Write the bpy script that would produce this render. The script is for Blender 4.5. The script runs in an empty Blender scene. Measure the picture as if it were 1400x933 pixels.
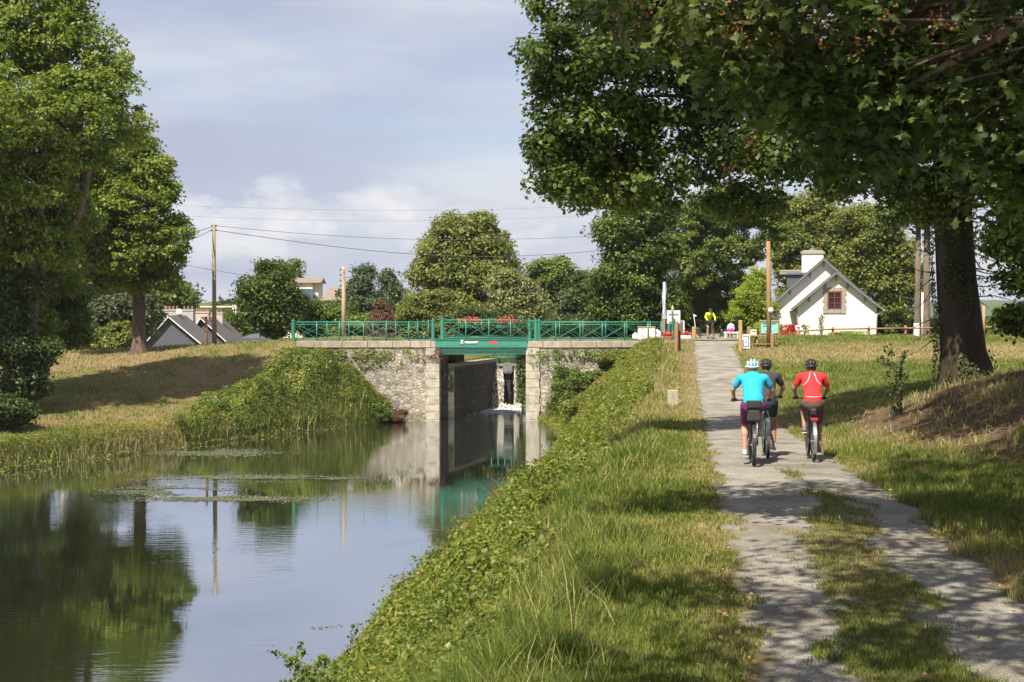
import bpy, math, random
import numpy as np
from mathutils import Vector, Matrix
sc = bpy.context.scene
COL = sc.collection
R = math.radians
random.seed(7)
rng = np.random.default_rng(11)

# ------------------------------------------------------------------ camera
FPX, CXP, CYP, HOR = 1900.0, 700.0, 466.5, 430.0
PITCH = math.atan((CYP - HOR) / FPX)
CAMZ = 5.9
cd = bpy.data.cameras.new('camera')
cam = bpy.data.objects.new('camera', cd)
COL.objects.link(cam)
cam.location = (0, 0, CAMZ)
cam.rotation_euler = (R(90) - PITCH, 0, 0)
cd.sensor_width = 36.0
cd.lens = FPX / 1400 * 36.0
cd.clip_start = 0.1
cd.clip_end = 6000
sc.camera = cam

# ------------------------------------------------------------------ sky and sun
SUN_EL, SUN_AZ = 53.0, 26.0        # azimuth: degrees to the left of straight behind the camera
w = bpy.data.worlds.new('World')
sc.world = w
w.use_nodes = True
nt = w.node_tree
nt.nodes.clear()
def N(tree, t, **kw):
    n = tree.nodes.new(t)
    for k, v in kw.items():
        setattr(n, k, v)
    return n
def ramp(tree, stops):
    n = tree.nodes.new('ShaderNodeValToRGB')
    e = n.color_ramp.elements
    while len(e) < len(stops):
        e.new(0.5)
    for i, (p, c) in enumerate(stops):
        e[i].position = p
        e[i].color = tuple(c) + (1,) if len(c) == 3 else c
    return n
out = N(nt, 'ShaderNodeOutputWorld')
sky = N(nt, 'ShaderNodeTexSky', sky_type='NISHITA')
sky.sun_disc = False
sky.sun_elevation = R(SUN_EL)
sky.sun_rotation = R(180 + SUN_AZ)
sky.air_density = 1.0
sky.dust_density = 0.6
bg1 = N(nt, 'ShaderNodeBackground')
bg1.inputs[1].default_value = 0.08
nt.links.new(sky.outputs[0], bg1.inputs[0])
tc = N(nt, 'ShaderNodeTexCoord')
mp = N(nt, 'ShaderNodeMapping')
mp.inputs['Scale'].default_value = (1.3, 1.3, 6.5)
mp.inputs['Rotation'].default_value = (R(4), R(-6), 0)
mp.inputs['Location'].default_value = (1.1, 0.4, 0.25)
nt.links.new(tc.outputs['Generated'], mp.inputs[0])
n1 = N(nt, 'ShaderNodeTexNoise')
n1.inputs['Scale'].default_value = 2.1
n1.inputs['Detail'].default_value = 7
n1.inputs['Roughness'].default_value = 0.52
n1.inputs['Distortion'].default_value = 0.35
nt.links.new(mp.outputs[0], n1.inputs['Vector'])
veil = ramp(nt, [(0.30, (0.60,) * 3), (0.62, (0.97,) * 3)])
nt.links.new(n1.outputs[0], veil.inputs[0])
# cumulus puffs in a low band
mp2 = N(nt, 'ShaderNodeMapping')
mp2.inputs['Scale'].default_value = (1.0, 1.0, 2.0)
mp2.inputs['Location'].default_value = (3.42, 0.9, 0.66)
nt.links.new(tc.outputs['Generated'], mp2.inputs[0])
n2 = N(nt, 'ShaderNodeTexNoise')
n2.inputs['Scale'].default_value = 9.5
n2.inputs['Detail'].default_value = 8
n2.inputs['Roughness'].default_value = 0.55
nt.links.new(mp2.outputs[0], n2.inputs['Vector'])
sx = N(nt, 'ShaderNodeSeparateXYZ')
nt.links.new(tc.outputs['Generated'], sx.inputs[0])
band = ramp(nt, [(0.0, (0.0,) * 3), (0.020, (0.25,) * 3), (0.055, (1,) * 3), (0.085, (1,) * 3), (0.115, (0,) * 3)])
nt.links.new(sx.outputs['Z'], band.inputs[0])
puff = ramp(nt, [(0.51, (0,) * 3), (0.59, (1,) * 3)])
nt.links.new(n2.outputs[0], puff.inputs[0])
pm = N(nt, 'ShaderNodeMath', operation='MULTIPLY')
nt.links.new(puff.outputs[0], pm.inputs[0]); nt.links.new(band.outputs[0], pm.inputs[1])
# cloud colour: lavender grey veil, lighter where thick
cc = ramp(nt, [(0.36, (0.47, 0.495, 0.635)), (0.50, (0.565, 0.58, 0.69)), (0.62, (0.69, 0.69, 0.745))])
n3 = N(nt, 'ShaderNodeTexNoise')
n3.inputs['Scale'].default_value = 3.2
n3.inputs['Detail'].default_value = 6
nt.links.new(mp.outputs[0], n3.inputs['Vector'])
nt.links.new(n3.outputs[0], cc.inputs[0])
pc = ramp(nt, [(0.51, (0.46, 0.48, 0.62)), (0.56, (0.66, 0.67, 0.755)), (0.66, (0.84, 0.83, 0.85))])
nt.links.new(n2.outputs[0], pc.inputs[0])
mixc = N(nt, 'ShaderNodeMixRGB')
nt.links.new(pm.outputs[0], mixc.inputs[0]); nt.links.new(cc.outputs[0], mixc.inputs[1]); nt.links.new(pc.outputs[0], mixc.inputs[2])
bg2 = N(nt, 'ShaderNodeBackground')
bg2.inputs[1].default_value = 0.56
nt.links.new(mixc.outputs[0], bg2.inputs[0])
mxf = N(nt, 'ShaderNodeMath', operation='MAXIMUM')
nt.links.new(veil.outputs[0], mxf.inputs[0]); nt.links.new(pm.outputs[0], mxf.inputs[1])
mx = N(nt, 'ShaderNodeMixShader')
nt.links.new(mxf.outputs[0], mx.inputs[0]); nt.links.new(bg1.outputs[0], mx.inputs[1]); nt.links.new(bg2.outputs[0], mx.inputs[2])
nt.links.new(mx.outputs[0], out.inputs[0])

sl = bpy.data.lights.new('sun', 'SUN')
sun = bpy.data.objects.new('sun', sl)
COL.objects.link(sun)
sl.energy = 5.0
sl.angle = R(0.53)
sl.color = (1.0, 0.915, 0.76)
_ce = math.cos(R(SUN_EL))
SUNV = Vector((-math.sin(R(SUN_AZ)) * _ce, -math.cos(R(SUN_AZ)) * _ce, math.sin(R(SUN_EL))))
sun.rotation_euler = SUNV.to_track_quat('Z', 'Y').to_euler()
sun.location = (0, 0, 60)
sc.view_settings.view_transform = 'Standard'
sc.view_settings.look = 'None'
sc.view_settings.gamma = 1.0
sc.view_settings.use_curve_mapping = False
sc.view_settings.exposure = 0.90
sc.render.engine = 'CYCLES'
sc.cycles.max_bounces = 6
sc.cycles.diffuse_bounces = 3
sc.cycles.glossy_bounces = 3
sc.cycles.transmission_bounces = 4
sc.cycles.transparent_max_bounces = 4
sc.cycles.volume_bounces = 0

# ------------------------------------------------------------------ helpers
OFF = {}
def P(px, py, d):
    """world point seen at photo pixel (px, py), d metres ahead of the camera"""
    xr, yr = (px - CXP) / FPX, (CYP - py) / FPX
    cp, sp = math.cos(PITCH), math.sin(PITCH)
    v = (xr, cp + yr * sp, -sp + yr * cp)
    k = d / v[1]
    return Vector((v[0] * k, d, CAMZ + v[2] * k))
def X(px, d):
    return P(px, 430, d).x
def tag(o, label, cat, group=None, kind=None):
    if label: o['label'] = label
    if cat: o['category'] = cat
    if group: o['group'] = group
    if kind: o['kind'] = kind
    return o
def empty(name, loc, label=None, cat=None, group=None, rz=0.0):
    o = bpy.data.objects.new(name, None)
    COL.objects.link(o)
    o.location = loc
    o.rotation_euler = (0, 0, rz)
    o.empty_display_size = 0.3
    OFF[o.name] = Vector(loc) if rz == 0 else Vector((0, 0, 0))
    return tag(o, label, cat, group)
def finish(me, name, mat, parent=None, smooth=False):
    o = bpy.data.objects.new(name, me)
    COL.objects.link(o)
    if mat: me.materials.append(mat)
    if parent is not None:
        o.parent = parent
        OFF[o.name] = OFF.get(parent.name, Vector((0, 0, 0)))
    if smooth and len(me.polygons):
        me.polygons.foreach_set('use_smooth', np.ones(len(me.polygons), dtype=bool))
    return o
def npmesh(name, V, Fc, mat, parent=None, attrs=None, smooth=False, off=True):
    V = np.asarray(V, dtype=np.float32).reshape(-1, 3)
    if parent is not None and off:
        V = V - np.array(OFF.get(parent.name, (0, 0, 0)), dtype=np.float32)
    Fc = np.asarray(Fc, dtype=np.int32)
    k = Fc.shape[1]
    me = bpy.data.meshes.new(name)
    me.vertices.add(len(V)); me.vertices.foreach_set('co', V.ravel())
    me.loops.add(Fc.size); me.loops.foreach_set('vertex_index', Fc.ravel())
    me.polygons.add(len(Fc))
    me.polygons.foreach_set('loop_start', np.arange(0, Fc.size, k, dtype=np.int32))
    me.polygons.foreach_set('loop_total', np.full(len(Fc), k, dtype=np.int32))
    for an, av in (attrs or {}).items():
        a = me.attributes.new(an, 'FLOAT', 'POINT')
        a.data.foreach_set('value', np.asarray(av, dtype=np.float32))
    me.update(calc_edges=True)
    return finish(me, name, mat, parent, smooth)

class MB:
    def __init__(s):
        s.v = []; s.f = []
    def box(s, c, sz, rz=0.0, M=None, taper=1.0):
        b = len(s.v)
        hx, hy, hz = sz[0] / 2, sz[1] / 2, sz[2] / 2
        m = M or Matrix.Rotation(rz, 3, 'Z')
        for dz, t in ((-1, 1.0), (1, taper)):
            for dx, dy in ((-1, -1), (1, -1), (1, 1), (-1, 1)):
                s.v.append(Vector(c) + m @ Vector((dx * hx * t, dy * hy * t, dz * hz)))
        s.f += [(b, b + 3, b + 2, b + 1), (b + 4, b + 5, b + 6, b + 7)]
        for i in range(4):
            j = (i + 1) % 4
            s.f.append((b + i, b + j, b + 4 + j, b + 4 + i))
        return s
    def bar(s, p0, p1, wd, th, up=(0, 0, 1)):
        p0, p1 = Vector(p0), Vector(p1)
        d = p1 - p0
        z = d.normalized()
        u = Vector(up)
        if abs(z.dot(u)) > 0.98: u = Vector((1, 0, 0))
        x = z.cross(u).normalized(); y = z.cross(x).normalized()
        m = Matrix((x, y, z)).transposed()
        return s.box((p0 + p1) / 2, (wd, th, d.length), M=m)
    def tube(s, pts, rad, n=8, cap=True, sq=1.0, side=None):
        pts = [Vector(p) for p in pts]
        if not hasattr(rad, '__len__'): rad = [rad] * len(pts)
        b = len(s.v)
        ref = None
        for i, p in enumerate(pts):
            d = (pts[min(i + 1, len(pts) - 1)] - pts[max(i - 1, 0)])
            d = d.normalized() if d.length > 1e-9 else Vector((0, 0, 1))
            if ref is None:
                ref = Vector(side) if side is not None else (Vector((1, 0, 0)) if abs(d.x) < 0.8 else Vector((0, 1, 0)))
            u = (ref - d * ref.dot(d))
            u = u.normalized() if u.length > 1e-6 else d.orthogonal().normalized()
            ref = u
            v = d.cross(u)
            for k in range(n):
                a = 2 * math.pi * k / n
                s.v.append(p + u * (rad[i] * math.cos(a)) + v * (rad[i] * sq * math.sin(a)))
        for i in range(len(pts) - 1):
            for k in range(n):
                k2 = (k + 1) % n
                s.f.append((b + i * n + k, b + i * n + k2, b + (i + 1) * n + k2, b + (i + 1) * n + k))
        if cap:
            s.f.append(tuple(b + k for k in range(n))[::-1])
            e = b + (len(pts) - 1) * n
            s.f.append(tuple(e + k for k in range(n)))
        return s
    def capsule(s, p0, p1, r0, r1, sq=1.0, side=None, n=12):
        p0, p1 = Vector(p0), Vector(p1)
        d = p1 - p0
        L = d.length
        z = d.normalized() if L > 1e-6 else Vector((0, 0, 1))
        pts, rs = [], []
        for a in (88, 60, 30):
            pts.append(p0 - z * r0 * math.sin(R(a))); rs.append(r0 * math.cos(R(a)))
        pts += [p0, p1]; rs += [r0, r1]
        for a in (30, 60, 88):
            pts.append(p1 + z * r1 * math.sin(R(a))); rs.append(r1 * math.cos(R(a)))
        return s.tube(pts, rs, n, True, sq, side)
    def ball(s, c, r, n=12, m=8):
        c = Vector(c)
        r = Vector(r) if hasattr(r, '__len__') else Vector((r, r, r))
        b = len(s.v)
        s.v.append(c + Vector((0, 0, -r.z)))
        for i in range(1, m):
            t = math.pi * i / m - math.pi / 2
            for k in range(n):
                a = 2 * math.pi * k / n
                s.v.append(c + Vector((r.x * math.cos(t) * math.cos(a), r.y * math.cos(t) * math.sin(a), r.z * math.sin(t))))
        s.v.append(c + Vector((0, 0, r.z)))
        e = len(s.v) - 1
        for k in range(n):
            k2 = (k + 1) % n
            s.f.append((b, b + 1 + k2, b + 1 + k))
            for i in range(m - 2):
                q = b + 1 + i * n
                s.f.append((q + k, q + k2, q + n + k2, q + n + k))
            q = b + 1 + (m - 2) * n
            s.f.append((q + k, q + k2, e))
        return s
    def poly(s, pts):
        b = len(s.v)
        s.v += [Vector(p) for p in pts]
        s.f.append(tuple(range(b, b + len(pts))))
        return s
    def prism(s, pts, vec):
        """closed polygon pts extruded by vec"""
        b = len(s.v); n = len(pts); vec = Vector(vec)
        s.v += [Vector(p) for p in pts] + [Vector(p) + vec for p in pts]
        s.f.append(tuple(range(b, b + n))[::-1])
        s.f.append(tuple(range(b + n, b + 2 * n)))
        for i in range(n):
            j = (i + 1) % n
            s.f.append((b + i, b + j, b + n + j, b + n + i))
        return s
    def torus(s, c, Rr, r, axis='X', n=36, m=8, sx=1.0):
        b = len(s.v); c = Vector(c)
        for i in range(n):
            a = 2 * math.pi * i / n
            rd = Vector((0, math.cos(a), math.sin(a))) if axis == 'X' else (Vector((math.cos(a), math.sin(a), 0)) if axis == 'Z' else Vector((math.cos(a), 0, math.sin(a))))
            ax = Vector((1, 0, 0)) if axis == 'X' else (Vector((0, 0, 1)) if axis == 'Z' else Vector((0, 1, 0)))
            for k in range(m):
                t = 2 * math.pi * k / m
                s.v.append(c + rd * (Rr + r * math.cos(t)) + ax * (r * sx * math.sin(t)))
        for i in range(n):
            for k in range(m):
                i2, k2 = (i + 1) % n, (k + 1) % m
                s.f.append((b + i * m + k, b + i2 * m + k, b + i2 * m + k2, b + i * m + k2))
        return s
    def build(s, name, mat, parent=None, smooth=False, bevel=0.0):
        off = OFF.get(parent.name, Vector((0, 0, 0))) if parent is not None else Vector((0, 0, 0))
        me = bpy.data.meshes.new(name)
        me.from_pydata([tuple(v - off) for v in s.v], [], s.f)
        me.update()
        o = finish(me, name, mat, parent, smooth)
        if bevel:
            m = o.modifiers.new('bevel', 'BEVEL'); m.width = bevel; m.segments = 2; m.limit_method = 'ANGLE'
        return o

def copy_tree(o, parent=None):
    c = o.copy(); COL.objects.link(c)
    if parent is not None: c.parent = parent
    for ch in list(o.children): copy_tree(ch, c)
    return c

# value noise
_T = np.random.default_rng(5).random((256, 256))
def vnoise(x, y):
    x = np.asarray(x, dtype=float); y = np.asarray(y, dtype=float)
    xi = np.floor(x).astype(int); yi = np.floor(y).astype(int)
    fx = x - xi; fy = y - yi
    fx = fx * fx * (3 - 2 * fx); fy = fy * fy * (3 - 2 * fy)
    a = _T[xi & 255, yi & 255]; b = _T[(xi + 1) & 255, yi & 255]
    c = _T[xi & 255, (yi + 1) & 255]; d = _T[(xi + 1) & 255, (yi + 1) & 255]
    return (a * (1 - fx) + b * fx) * (1 - fy) + (c * (1 - fx) + d * fx) * fy
def fbm(x, y, o=4):
    s = 0; a = 0.5; t = 0
    for i in range(o):
        s = s + a * vnoise(x * 2 ** i + 17 * i, y * 2 ** i + 31 * i); t += a; a *= 0.55
    return s / t
def ss(t):
    t = np.clip(t, 0, 1)
    return t * t * (3 - 2 * t)

# ------------------------------------------------------------------ materials
MATS = {}
def base_mat(name):
    m = bpy.data.materials.new(name); m.use_nodes = True
    t = m.node_tree
    b = t.nodes['Principled BSDF']
    return m, t, b
def mat(name, c1, c2=None, scale=3.0, rough=0.8, bump=0.0, bscale=None, metal=0.0, spec=0.35, detail=6, stretch=(1, 1, 1), streak=None):
    if name in MATS: return MATS[name]
    m, t, b = base_mat(name)
    b.inputs['Roughness'].default_value = rough
    b.inputs['Metallic'].default_value = metal
    b.inputs['Specular IOR Level'].default_value = spec
    c2 = c2 or tuple(min(1, x * 0.72) for x in c1)
    tcn = N(t, 'ShaderNodeTexCoord'); mpn = N(t, 'ShaderNodeMapping')
    mpn.inputs['Scale'].default_value = stretch
    t.links.new(tcn.outputs['Object'], mpn.inputs[0])
    n = N(t, 'ShaderNodeTexNoise'); n.inputs['Scale'].default_value = scale; n.inputs['Detail'].default_value = detail
    n.inputs['Roughness'].default_value = 0.65
    t.links.new(mpn.outputs[0], n.inputs['Vector'])
    rp = ramp(t, [(0.32, c1), (0.68, c2)])
    t.links.new(n.outputs[0], rp.inputs[0])
    t.links.new(rp.outputs[0], b.inputs['Base Color'])
    if bump:
        nb = N(t, 'ShaderNodeTexNoise'); nb.inputs['Scale'].default_value = bscale or scale * 6; nb.inputs['Detail'].default_value = 5
        t.links.new(mpn.outputs[0], nb.inputs['Vector'])
        bp = N(t, 'ShaderNodeBump'); bp.inputs['Strength'].default_value = bump; bp.inputs['Distance'].default_value = 0.02
        t.links.new(nb.outputs[0], bp.inputs['Height']); t.links.new(bp.outputs[0], b.inputs['Normal'])
    MATS[name] = m
    return m
def leafmat(name, cols, trans=0.32, rough=0.5, nscale=0.5, gain=1.0):
    """cols: list of leaf colours picked per leaf, drifting slowly through the crown"""
    if name in MATS: return MATS[name]
    m, t, b = base_mat(name)
    g = N(t, 'ShaderNodeNewGeometry')
    n = N(t, 'ShaderNodeTexNoise'); n.inputs['Scale'].default_value = nscale; n.inputs['Detail'].default_value = 3
    tcn = N(t, 'ShaderNodeTexCoord'); t.links.new(tcn.outputs['Object'], n.inputs['Vector'])
    ad = N(t, 'ShaderNodeMath', operation='MULTIPLY_ADD'); ad.inputs[1].default_value = 0.55
    t.links.new(g.outputs['Random Per Island'], ad.inputs[0])
    m2 = N(t, 'ShaderNodeMath', operation='MULTIPLY_ADD'); m2.inputs[1].default_value = 1.5; m2.inputs[2].default_value = -0.52
    t.links.new(n.outputs[0], m2.inputs[0]); t.links.new(m2.outputs[0], ad.inputs[2])
    k = len(cols)
    rp = ramp(t, [(i / (k - 1) * 0.9 + 0.05, tuple(min(0.9, x * gain) for x in c)) for i, c in enumerate(cols)])
    t.links.new(ad.outputs[0], rp.inputs[0])
    t.links.new(rp.outputs[0], b.inputs['Base Color'])
    b.inputs['Roughness'].default_value = rough
    b.inputs['Specular IOR Level'].default_value = 0.35
    tr = N(t, 'ShaderNodeBsdfTranslucent')
    hs = N(t, 'ShaderNodeHueSaturation'); hs.inputs['Value'].default_value = 1.5; hs.inputs['Saturation'].default_value = 1.1; hs.inputs['Hue'].default_value = 0.49
    t.links.new(rp.outputs[0], hs.inputs['Color']); t.links.new(hs.outputs[0], tr.inputs['Color'])
    mx = N(t, 'ShaderNodeMixShader'); mx.inputs[0].default_value = trans
    t.links.new(b.outputs[0], mx.inputs[1]); t.links.new(tr.outputs[0], mx.inputs[2])
    t.links.new(mx.outputs[0], t.nodes['Material Output'].inputs['Surface'])
    MATS[name] = m
    return m
# ------------------------------------------------------------------ terrain
def ip(v, xs, ys): return np.interp(v, xs, ys)
def zpath(y): 
    y = np.asarray(y, dtype=float)
    r = 0
    for o_ in (-2.5, 0, 2.5):
        r = r + ip(y + o_, [-20, 0, 10, 23, 35, 45, 58, 70, 78, 84, 200], [3.7, 3.55, 3.42, 3.37, 3.0, 2.9, 3.42, 4.1, 4.42, 4.48, 4.48])
    return r / 3
def xl(y): return 0.48 + 0.124 * y
def wp(y): return ip(y, [0, 18, 22, 35, 72, 78, 90], [2.5, 2.5, 2.3, 2.1, 2.1, 2.7, 3.2])
def xr_(y): return xl(y) + wp(y)
def shore_r(y): return ip(y, [-30, 22, 43, 66, 74, 77.5], [-9.3, -2.6, 0.45, 3.0, 2.4, 1.6])
def shore_l_y(x): return ip(x, [-40, -26, -19.2, -13.5, -8.9, -6.3], [26, 42, 52, 64, 72, 76.8])
def crest_y(x): return ip(x, [-45, -27, -18, -12, -8], [89, 87, 84, 79.5, 78.5])
def crest_z(x): return ip(x, [-45, -27, -18, -12, -8], [3.2, 3.5, 4.05, 4.4, 4.42])
LX0, LX1, RX0 = -4.05, 0.25, 0.80            # lock left edge, skew, right edge
def lock_l(y): return np.where(y < 79, -4.05 + 0.22 * (y - 77), -3.3 + 0.25 * (y - 79))
def lock_r(y): return 0.80 + 0.12 * (y - 77)
def H(x, y):
    x = np.asarray(x, dtype=float); y = np.asarray(y, dtype=float)
    x, y = np.broadcast_arrays(x, y)
    zp = zpath(y)
    # right bank: towpath, shelf, slope to the canal
    t = xl(y) - x
    T = np.maximum(xl(y) - shore_r(y), 2.5)
    shelf = np.minimum(1.7 + 0.25 * np.sin(y * 0.35), T * 0.4)
    s = np.clip((t - shelf) / (T - shelf), 0, 1.6)
    bank = zp * (1 - s ** 1.12) - 0.06 * np.clip(t, 0, 2)
    bank = np.where(s > 1, -0.25 - 1.4 * (s - 1), bank)
    z = np.where(t > 0, bank, zp)
    # right of path
    q = x - xr_(y)
    rise = ss(y / 30) * (0.07 * np.clip(q, 0, 6)) + 0.0
    mound = 1.05 * ss((x - 7.0 - 0.03 * (y - 20)) / 4.6) * ss((39 - y) / 9) * ss((y - 6) / 9)
    plat = ip(y, [0, 45, 60, 66, 74, 84, 95], [3.3, 3.3, 3.55, 3.75, 4.38, 4.48, 4.45])
    kk = ss(q / 4.0)
    right = zp * (1 - kk) + (np.maximum(plat, zp)) * kk + rise * (1 - ss((y - 50) / 20)) + mound
    z = np.where(q > 0, right, z)
    # verge a touch higher than the gravel
    z = z + 0.035 * ss((np.maximum(t, q) - 0.02) / 0.25)
    # left of the canal
    u = (y - shore_l_y(x)) / np.maximum(crest_y(x) - shore_l_y(x), 1.2)
    steep = ss((x + 15) / 5)
    prof = ip(u, [-0.3, 0, 0.035, 0.30, 0.60, 0.85, 1.0, 1.3], [-0.4, 0, 0.16, 0.30, 0.50, 0.80, 1.0, 1.0]) * (1 - steep) + ip(u, [-0.3, 0, 0.1, 0.5, 1.0, 1.3], [-0.4, 0, 0.28, 0.72, 1.0, 1.0]) * steep
    left = crest_z(x) * prof
    capw = ip(x, [-13.5, -12.2, -10.5, -8.9, -6.3, -5.5], [9, 4.2, 3.1, 2.0, 0.05, -0.5])
    left = np.where((x > -13.5) & (y < 77.5), np.minimum(left, np.maximum(capw, -0.6)), left)
    left = left - 2.2 * ss((y - crest_y(x) - 5) / 22) * ss((-x - 13) / 4)
    mid = (shore_r(y) + (-6.5)) / 2
    isl = (x < -3.5) & (y > 30) & (x < shore_r(y) - 1.5) | (x < -12)
    z = np.where(isl, left, z)
    z = np.where((x < shore_r(y) - 1.5) & (y < shore_l_y(x)), np.minimum(z, -0.7), z)
    # lock head: plateau behind the front walls, the chamber cut out
    beh = y > 77.55
    z = np.where(beh & (x > -11), ip(y, [77, 82.4, 83.2, 100, 125], [4.43, 4.43, 3.15, 3.5, 4.3]) * (x < 6.5) + 4.45 * (x >= 6.5), z)
    z = np.where(beh & (x >= -11) & (x < -8), 4.43, z)
    z = np.where((y > 82.8) & (y < 125) & (x > -8) & (x < lock_l(y) - 2.5), 3.1 + 1.0 * ss((lock_l(y) - 3 - x) / 3.0), z)
    cham = beh & (x > lock_l(y) - 0.45) & (x < lock_r(y) + 0.45) & (y < 120)
    z = np.where(cham, np.where(y < 88.6, -1.2, 1.0), z)
    z = np.where(~beh & (y > 76.4) & (x > -6.3) & (x < 1.4), -1.0, z)
    # falls away far to the right and left, then far land
    z = z - 7.0 * ss((x - 27) / 30) * ss((y - 92) / 40)
    far = ss((y - 180) / 200)
    z = z * (1 - far) + (0.2 + 6.0 * (fbm(x / 160.0, y / 160.0, 3) - 0.5)) * far
    # natural unevenness
    rough_ = np.where((t > 0.1) | (q > 0.1), 1.0, 0.0) * np.where(y > 77, 0.25, 1.0)
    z = z + rough_ * (0.10 * (fbm(x * 0.7, y * 0.7, 3) - 0.5) + 0.05 * (fbm(x * 2.6 + 9, y * 2.6, 2) - 0.5))
    return z
def Hs(x, y): return float(H(np.array([float(x)]), np.array([float(y)]))[0])

def dryness(x, y):
    """where the grass was cut and has gone to straw"""
    d = 0.30 + 0.9 * (fbm(x * 0.22 + 3, y * 0.22 + 1, 4) - 0.5) + 0.7 * (fbm(x * 1.1, y * 0.7, 3) - 0.5)
    q = x - xr_(y)
    d = d + 0.50 * ss((y - 60) / 4) * ss((76 - y) / 4) * (q > 0.5)                     # cut bank below the cottage
    d = d + 0.45 * ss((x - 6.9) / 1.5) * ss((37 - y) / 5) * (q > 0) * ss((y - 14) / 6)   # the mound
    t = xl(y) - x
    d = d + 0.30 * ((t > 0) & (t < 2.2)) * ss((y - 26) / 10)
    d = d + 0.22 * ss((0.45 - np.abs(t - 0.1)) / 0.3)
    d = d + 0.18 * ss((0.5 - np.abs(q - 0.1)) / 0.3)
    isl = (x < -8) & (y > 45)
    u = (y - shore_l_y(x)) / np.maximum(crest_y(x) - shore_l_y(x), 1.2)
    d = d + isl * (0.22 * (u > 0.05) + 0.30 * ss((u - 0.78) / 0.08) * ss((-x - 19) / 4) + 0.15 * ss((x + 20) / 6))
    return np.clip(d, 0, 1)

def bareness(x, y):
    return ss((x - 7.1 + 0.02 * (y - 26)) / 1.2) * ss((37 - y) / 4) * ss((y - 15) / 5) * ss((fbm(x * 0.9 + 50, y * 0.6, 4) - 0.30) / 0.12)
def lin(a, b, s): return list(np.arange(a, b, s))
gx = np.array([-2500, -1500, -900, -500, -300, -200, -140, -100, -80, -70] + lin(-62, -32, 1.0) + lin(-32, 24, 0.28) + lin(24, 60, 1.2) + [70, 90, 120, 160, 220, 300, 450, 700, 1100, 1700, 2500])
gy = np.array([-300, -150, -80, -50] + lin(-40, 4, 1.5) + lin(4, 92, 0.28) + lin(92, 135, 1.0) + [140, 150, 165, 185, 210, 240, 280, 340, 420, 520, 650, 800, 1000, 1300, 1700, 2300, 3200])
GX, GY = np.meshgrid(gx, gy)
GZ = H(GX, GY)
nx, ny = len(gx), len(gy)
idx = np.arange(nx * ny).reshape(ny, nx)
Fq = np.stack([idx[:-1, :-1], idx[:-1, 1:], idx[1:, 1:], idx[1:, :-1]], -1).reshape(-1, 4)
gm, t, b = base_mat('turf_soil')
at = N(t, 'ShaderNodeAttribute'); at.attribute_name = 'dry'
tcn = N(t, 'ShaderNodeTexCoord')
nn = N(t, 'ShaderNodeTexNoise'); nn.inputs['Scale'].default_value = 9; nn.inputs['Detail'].default_value = 9; nn.inputs['Roughness'].default_value = 0.75
t.links.new(tcn.outputs['Object'], nn.inputs['Vector'])
ad = N(t, 'ShaderNodeMath', operation='MULTIPLY_ADD'); ad.inputs[1].default_value = 0.9
t.links.new(nn.outputs[0], ad.inputs[0]); t.links.new(at.outputs['Fac'], ad.inputs[2])
rp = ramp(t, [(0.35, (0.035, 0.055, 0.012)), (0.72, (0.085, 0.11, 0.026)), (0.98, (0.17, 0.15, 0.055)), (1.3, (0.27, 0.20, 0.095))])
sc_ = N(t, 'ShaderNodeMath', operation='MULTIPLY'); sc_.inputs[1].default_value = 0.75
t.links.new(ad.outputs[0], sc_.inputs[0])
rp = ramp(t, [(0.27, (0.035, 0.055, 0.012)), (0.52, (0.085, 0.105, 0.026)), (0.72, (0.145, 0.125, 0.05)), (0.98, (0.20, 0.145, 0.08))])  # dry browns darkened to pass for thatch and shade below the blades
t.links.new(sc_.outputs[0], rp.inputs[0])
ab = N(t, 'ShaderNodeAttribute'); ab.attribute_name = 'bare'
n5 = N(t, 'ShaderNodeTexNoise'); n5.inputs['Scale'].default_value = 5; n5.inputs['Detail'].default_value = 8; n5.inputs['Roughness'].default_value = 0.8
t.links.new(tcn.outputs['Object'], n5.inputs['Vector'])
br_ = ramp(t, [(0.35, (0.055, 0.036, 0.022)), (0.52, (0.115, 0.078, 0.048)), (0.68, (0.20, 0.145, 0.09))]); t.links.new(n5.outputs[0], br_.inputs[0])
mb_ = N(t, 'ShaderNodeMixRGB'); t.links.new(ab.outputs['Fac'], mb_.inputs[0]); t.links.new(rp.outputs[0], mb_.inputs[1]); t.links.new(br_.outputs[0], mb_.inputs[2])
t.links.new(mb_.outputs[0], b.inputs['Base Color'])
b.inputs['Roughness'].default_value = 0.95; b.inputs['Specular IOR Level'].default_value = 0.1
bp = N(t, 'ShaderNodeBump'); bp.inputs['Strength'].default_value = 0.8; bp.inputs['Distance'].default_value = 0.06
t.links.new(nn.outputs[0], bp.inputs['Height']); t.links.new(bp.outputs[0], b.inputs['Normal'])
ground = npmesh('ground', np.stack([GX, GY, GZ], -1), Fq, gm, None, {'dry': dryness(GX, GY).ravel(), 'bare': bareness(GX, GY).ravel()}, smooth=True)
ground['kind'] = 'structure'

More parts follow.
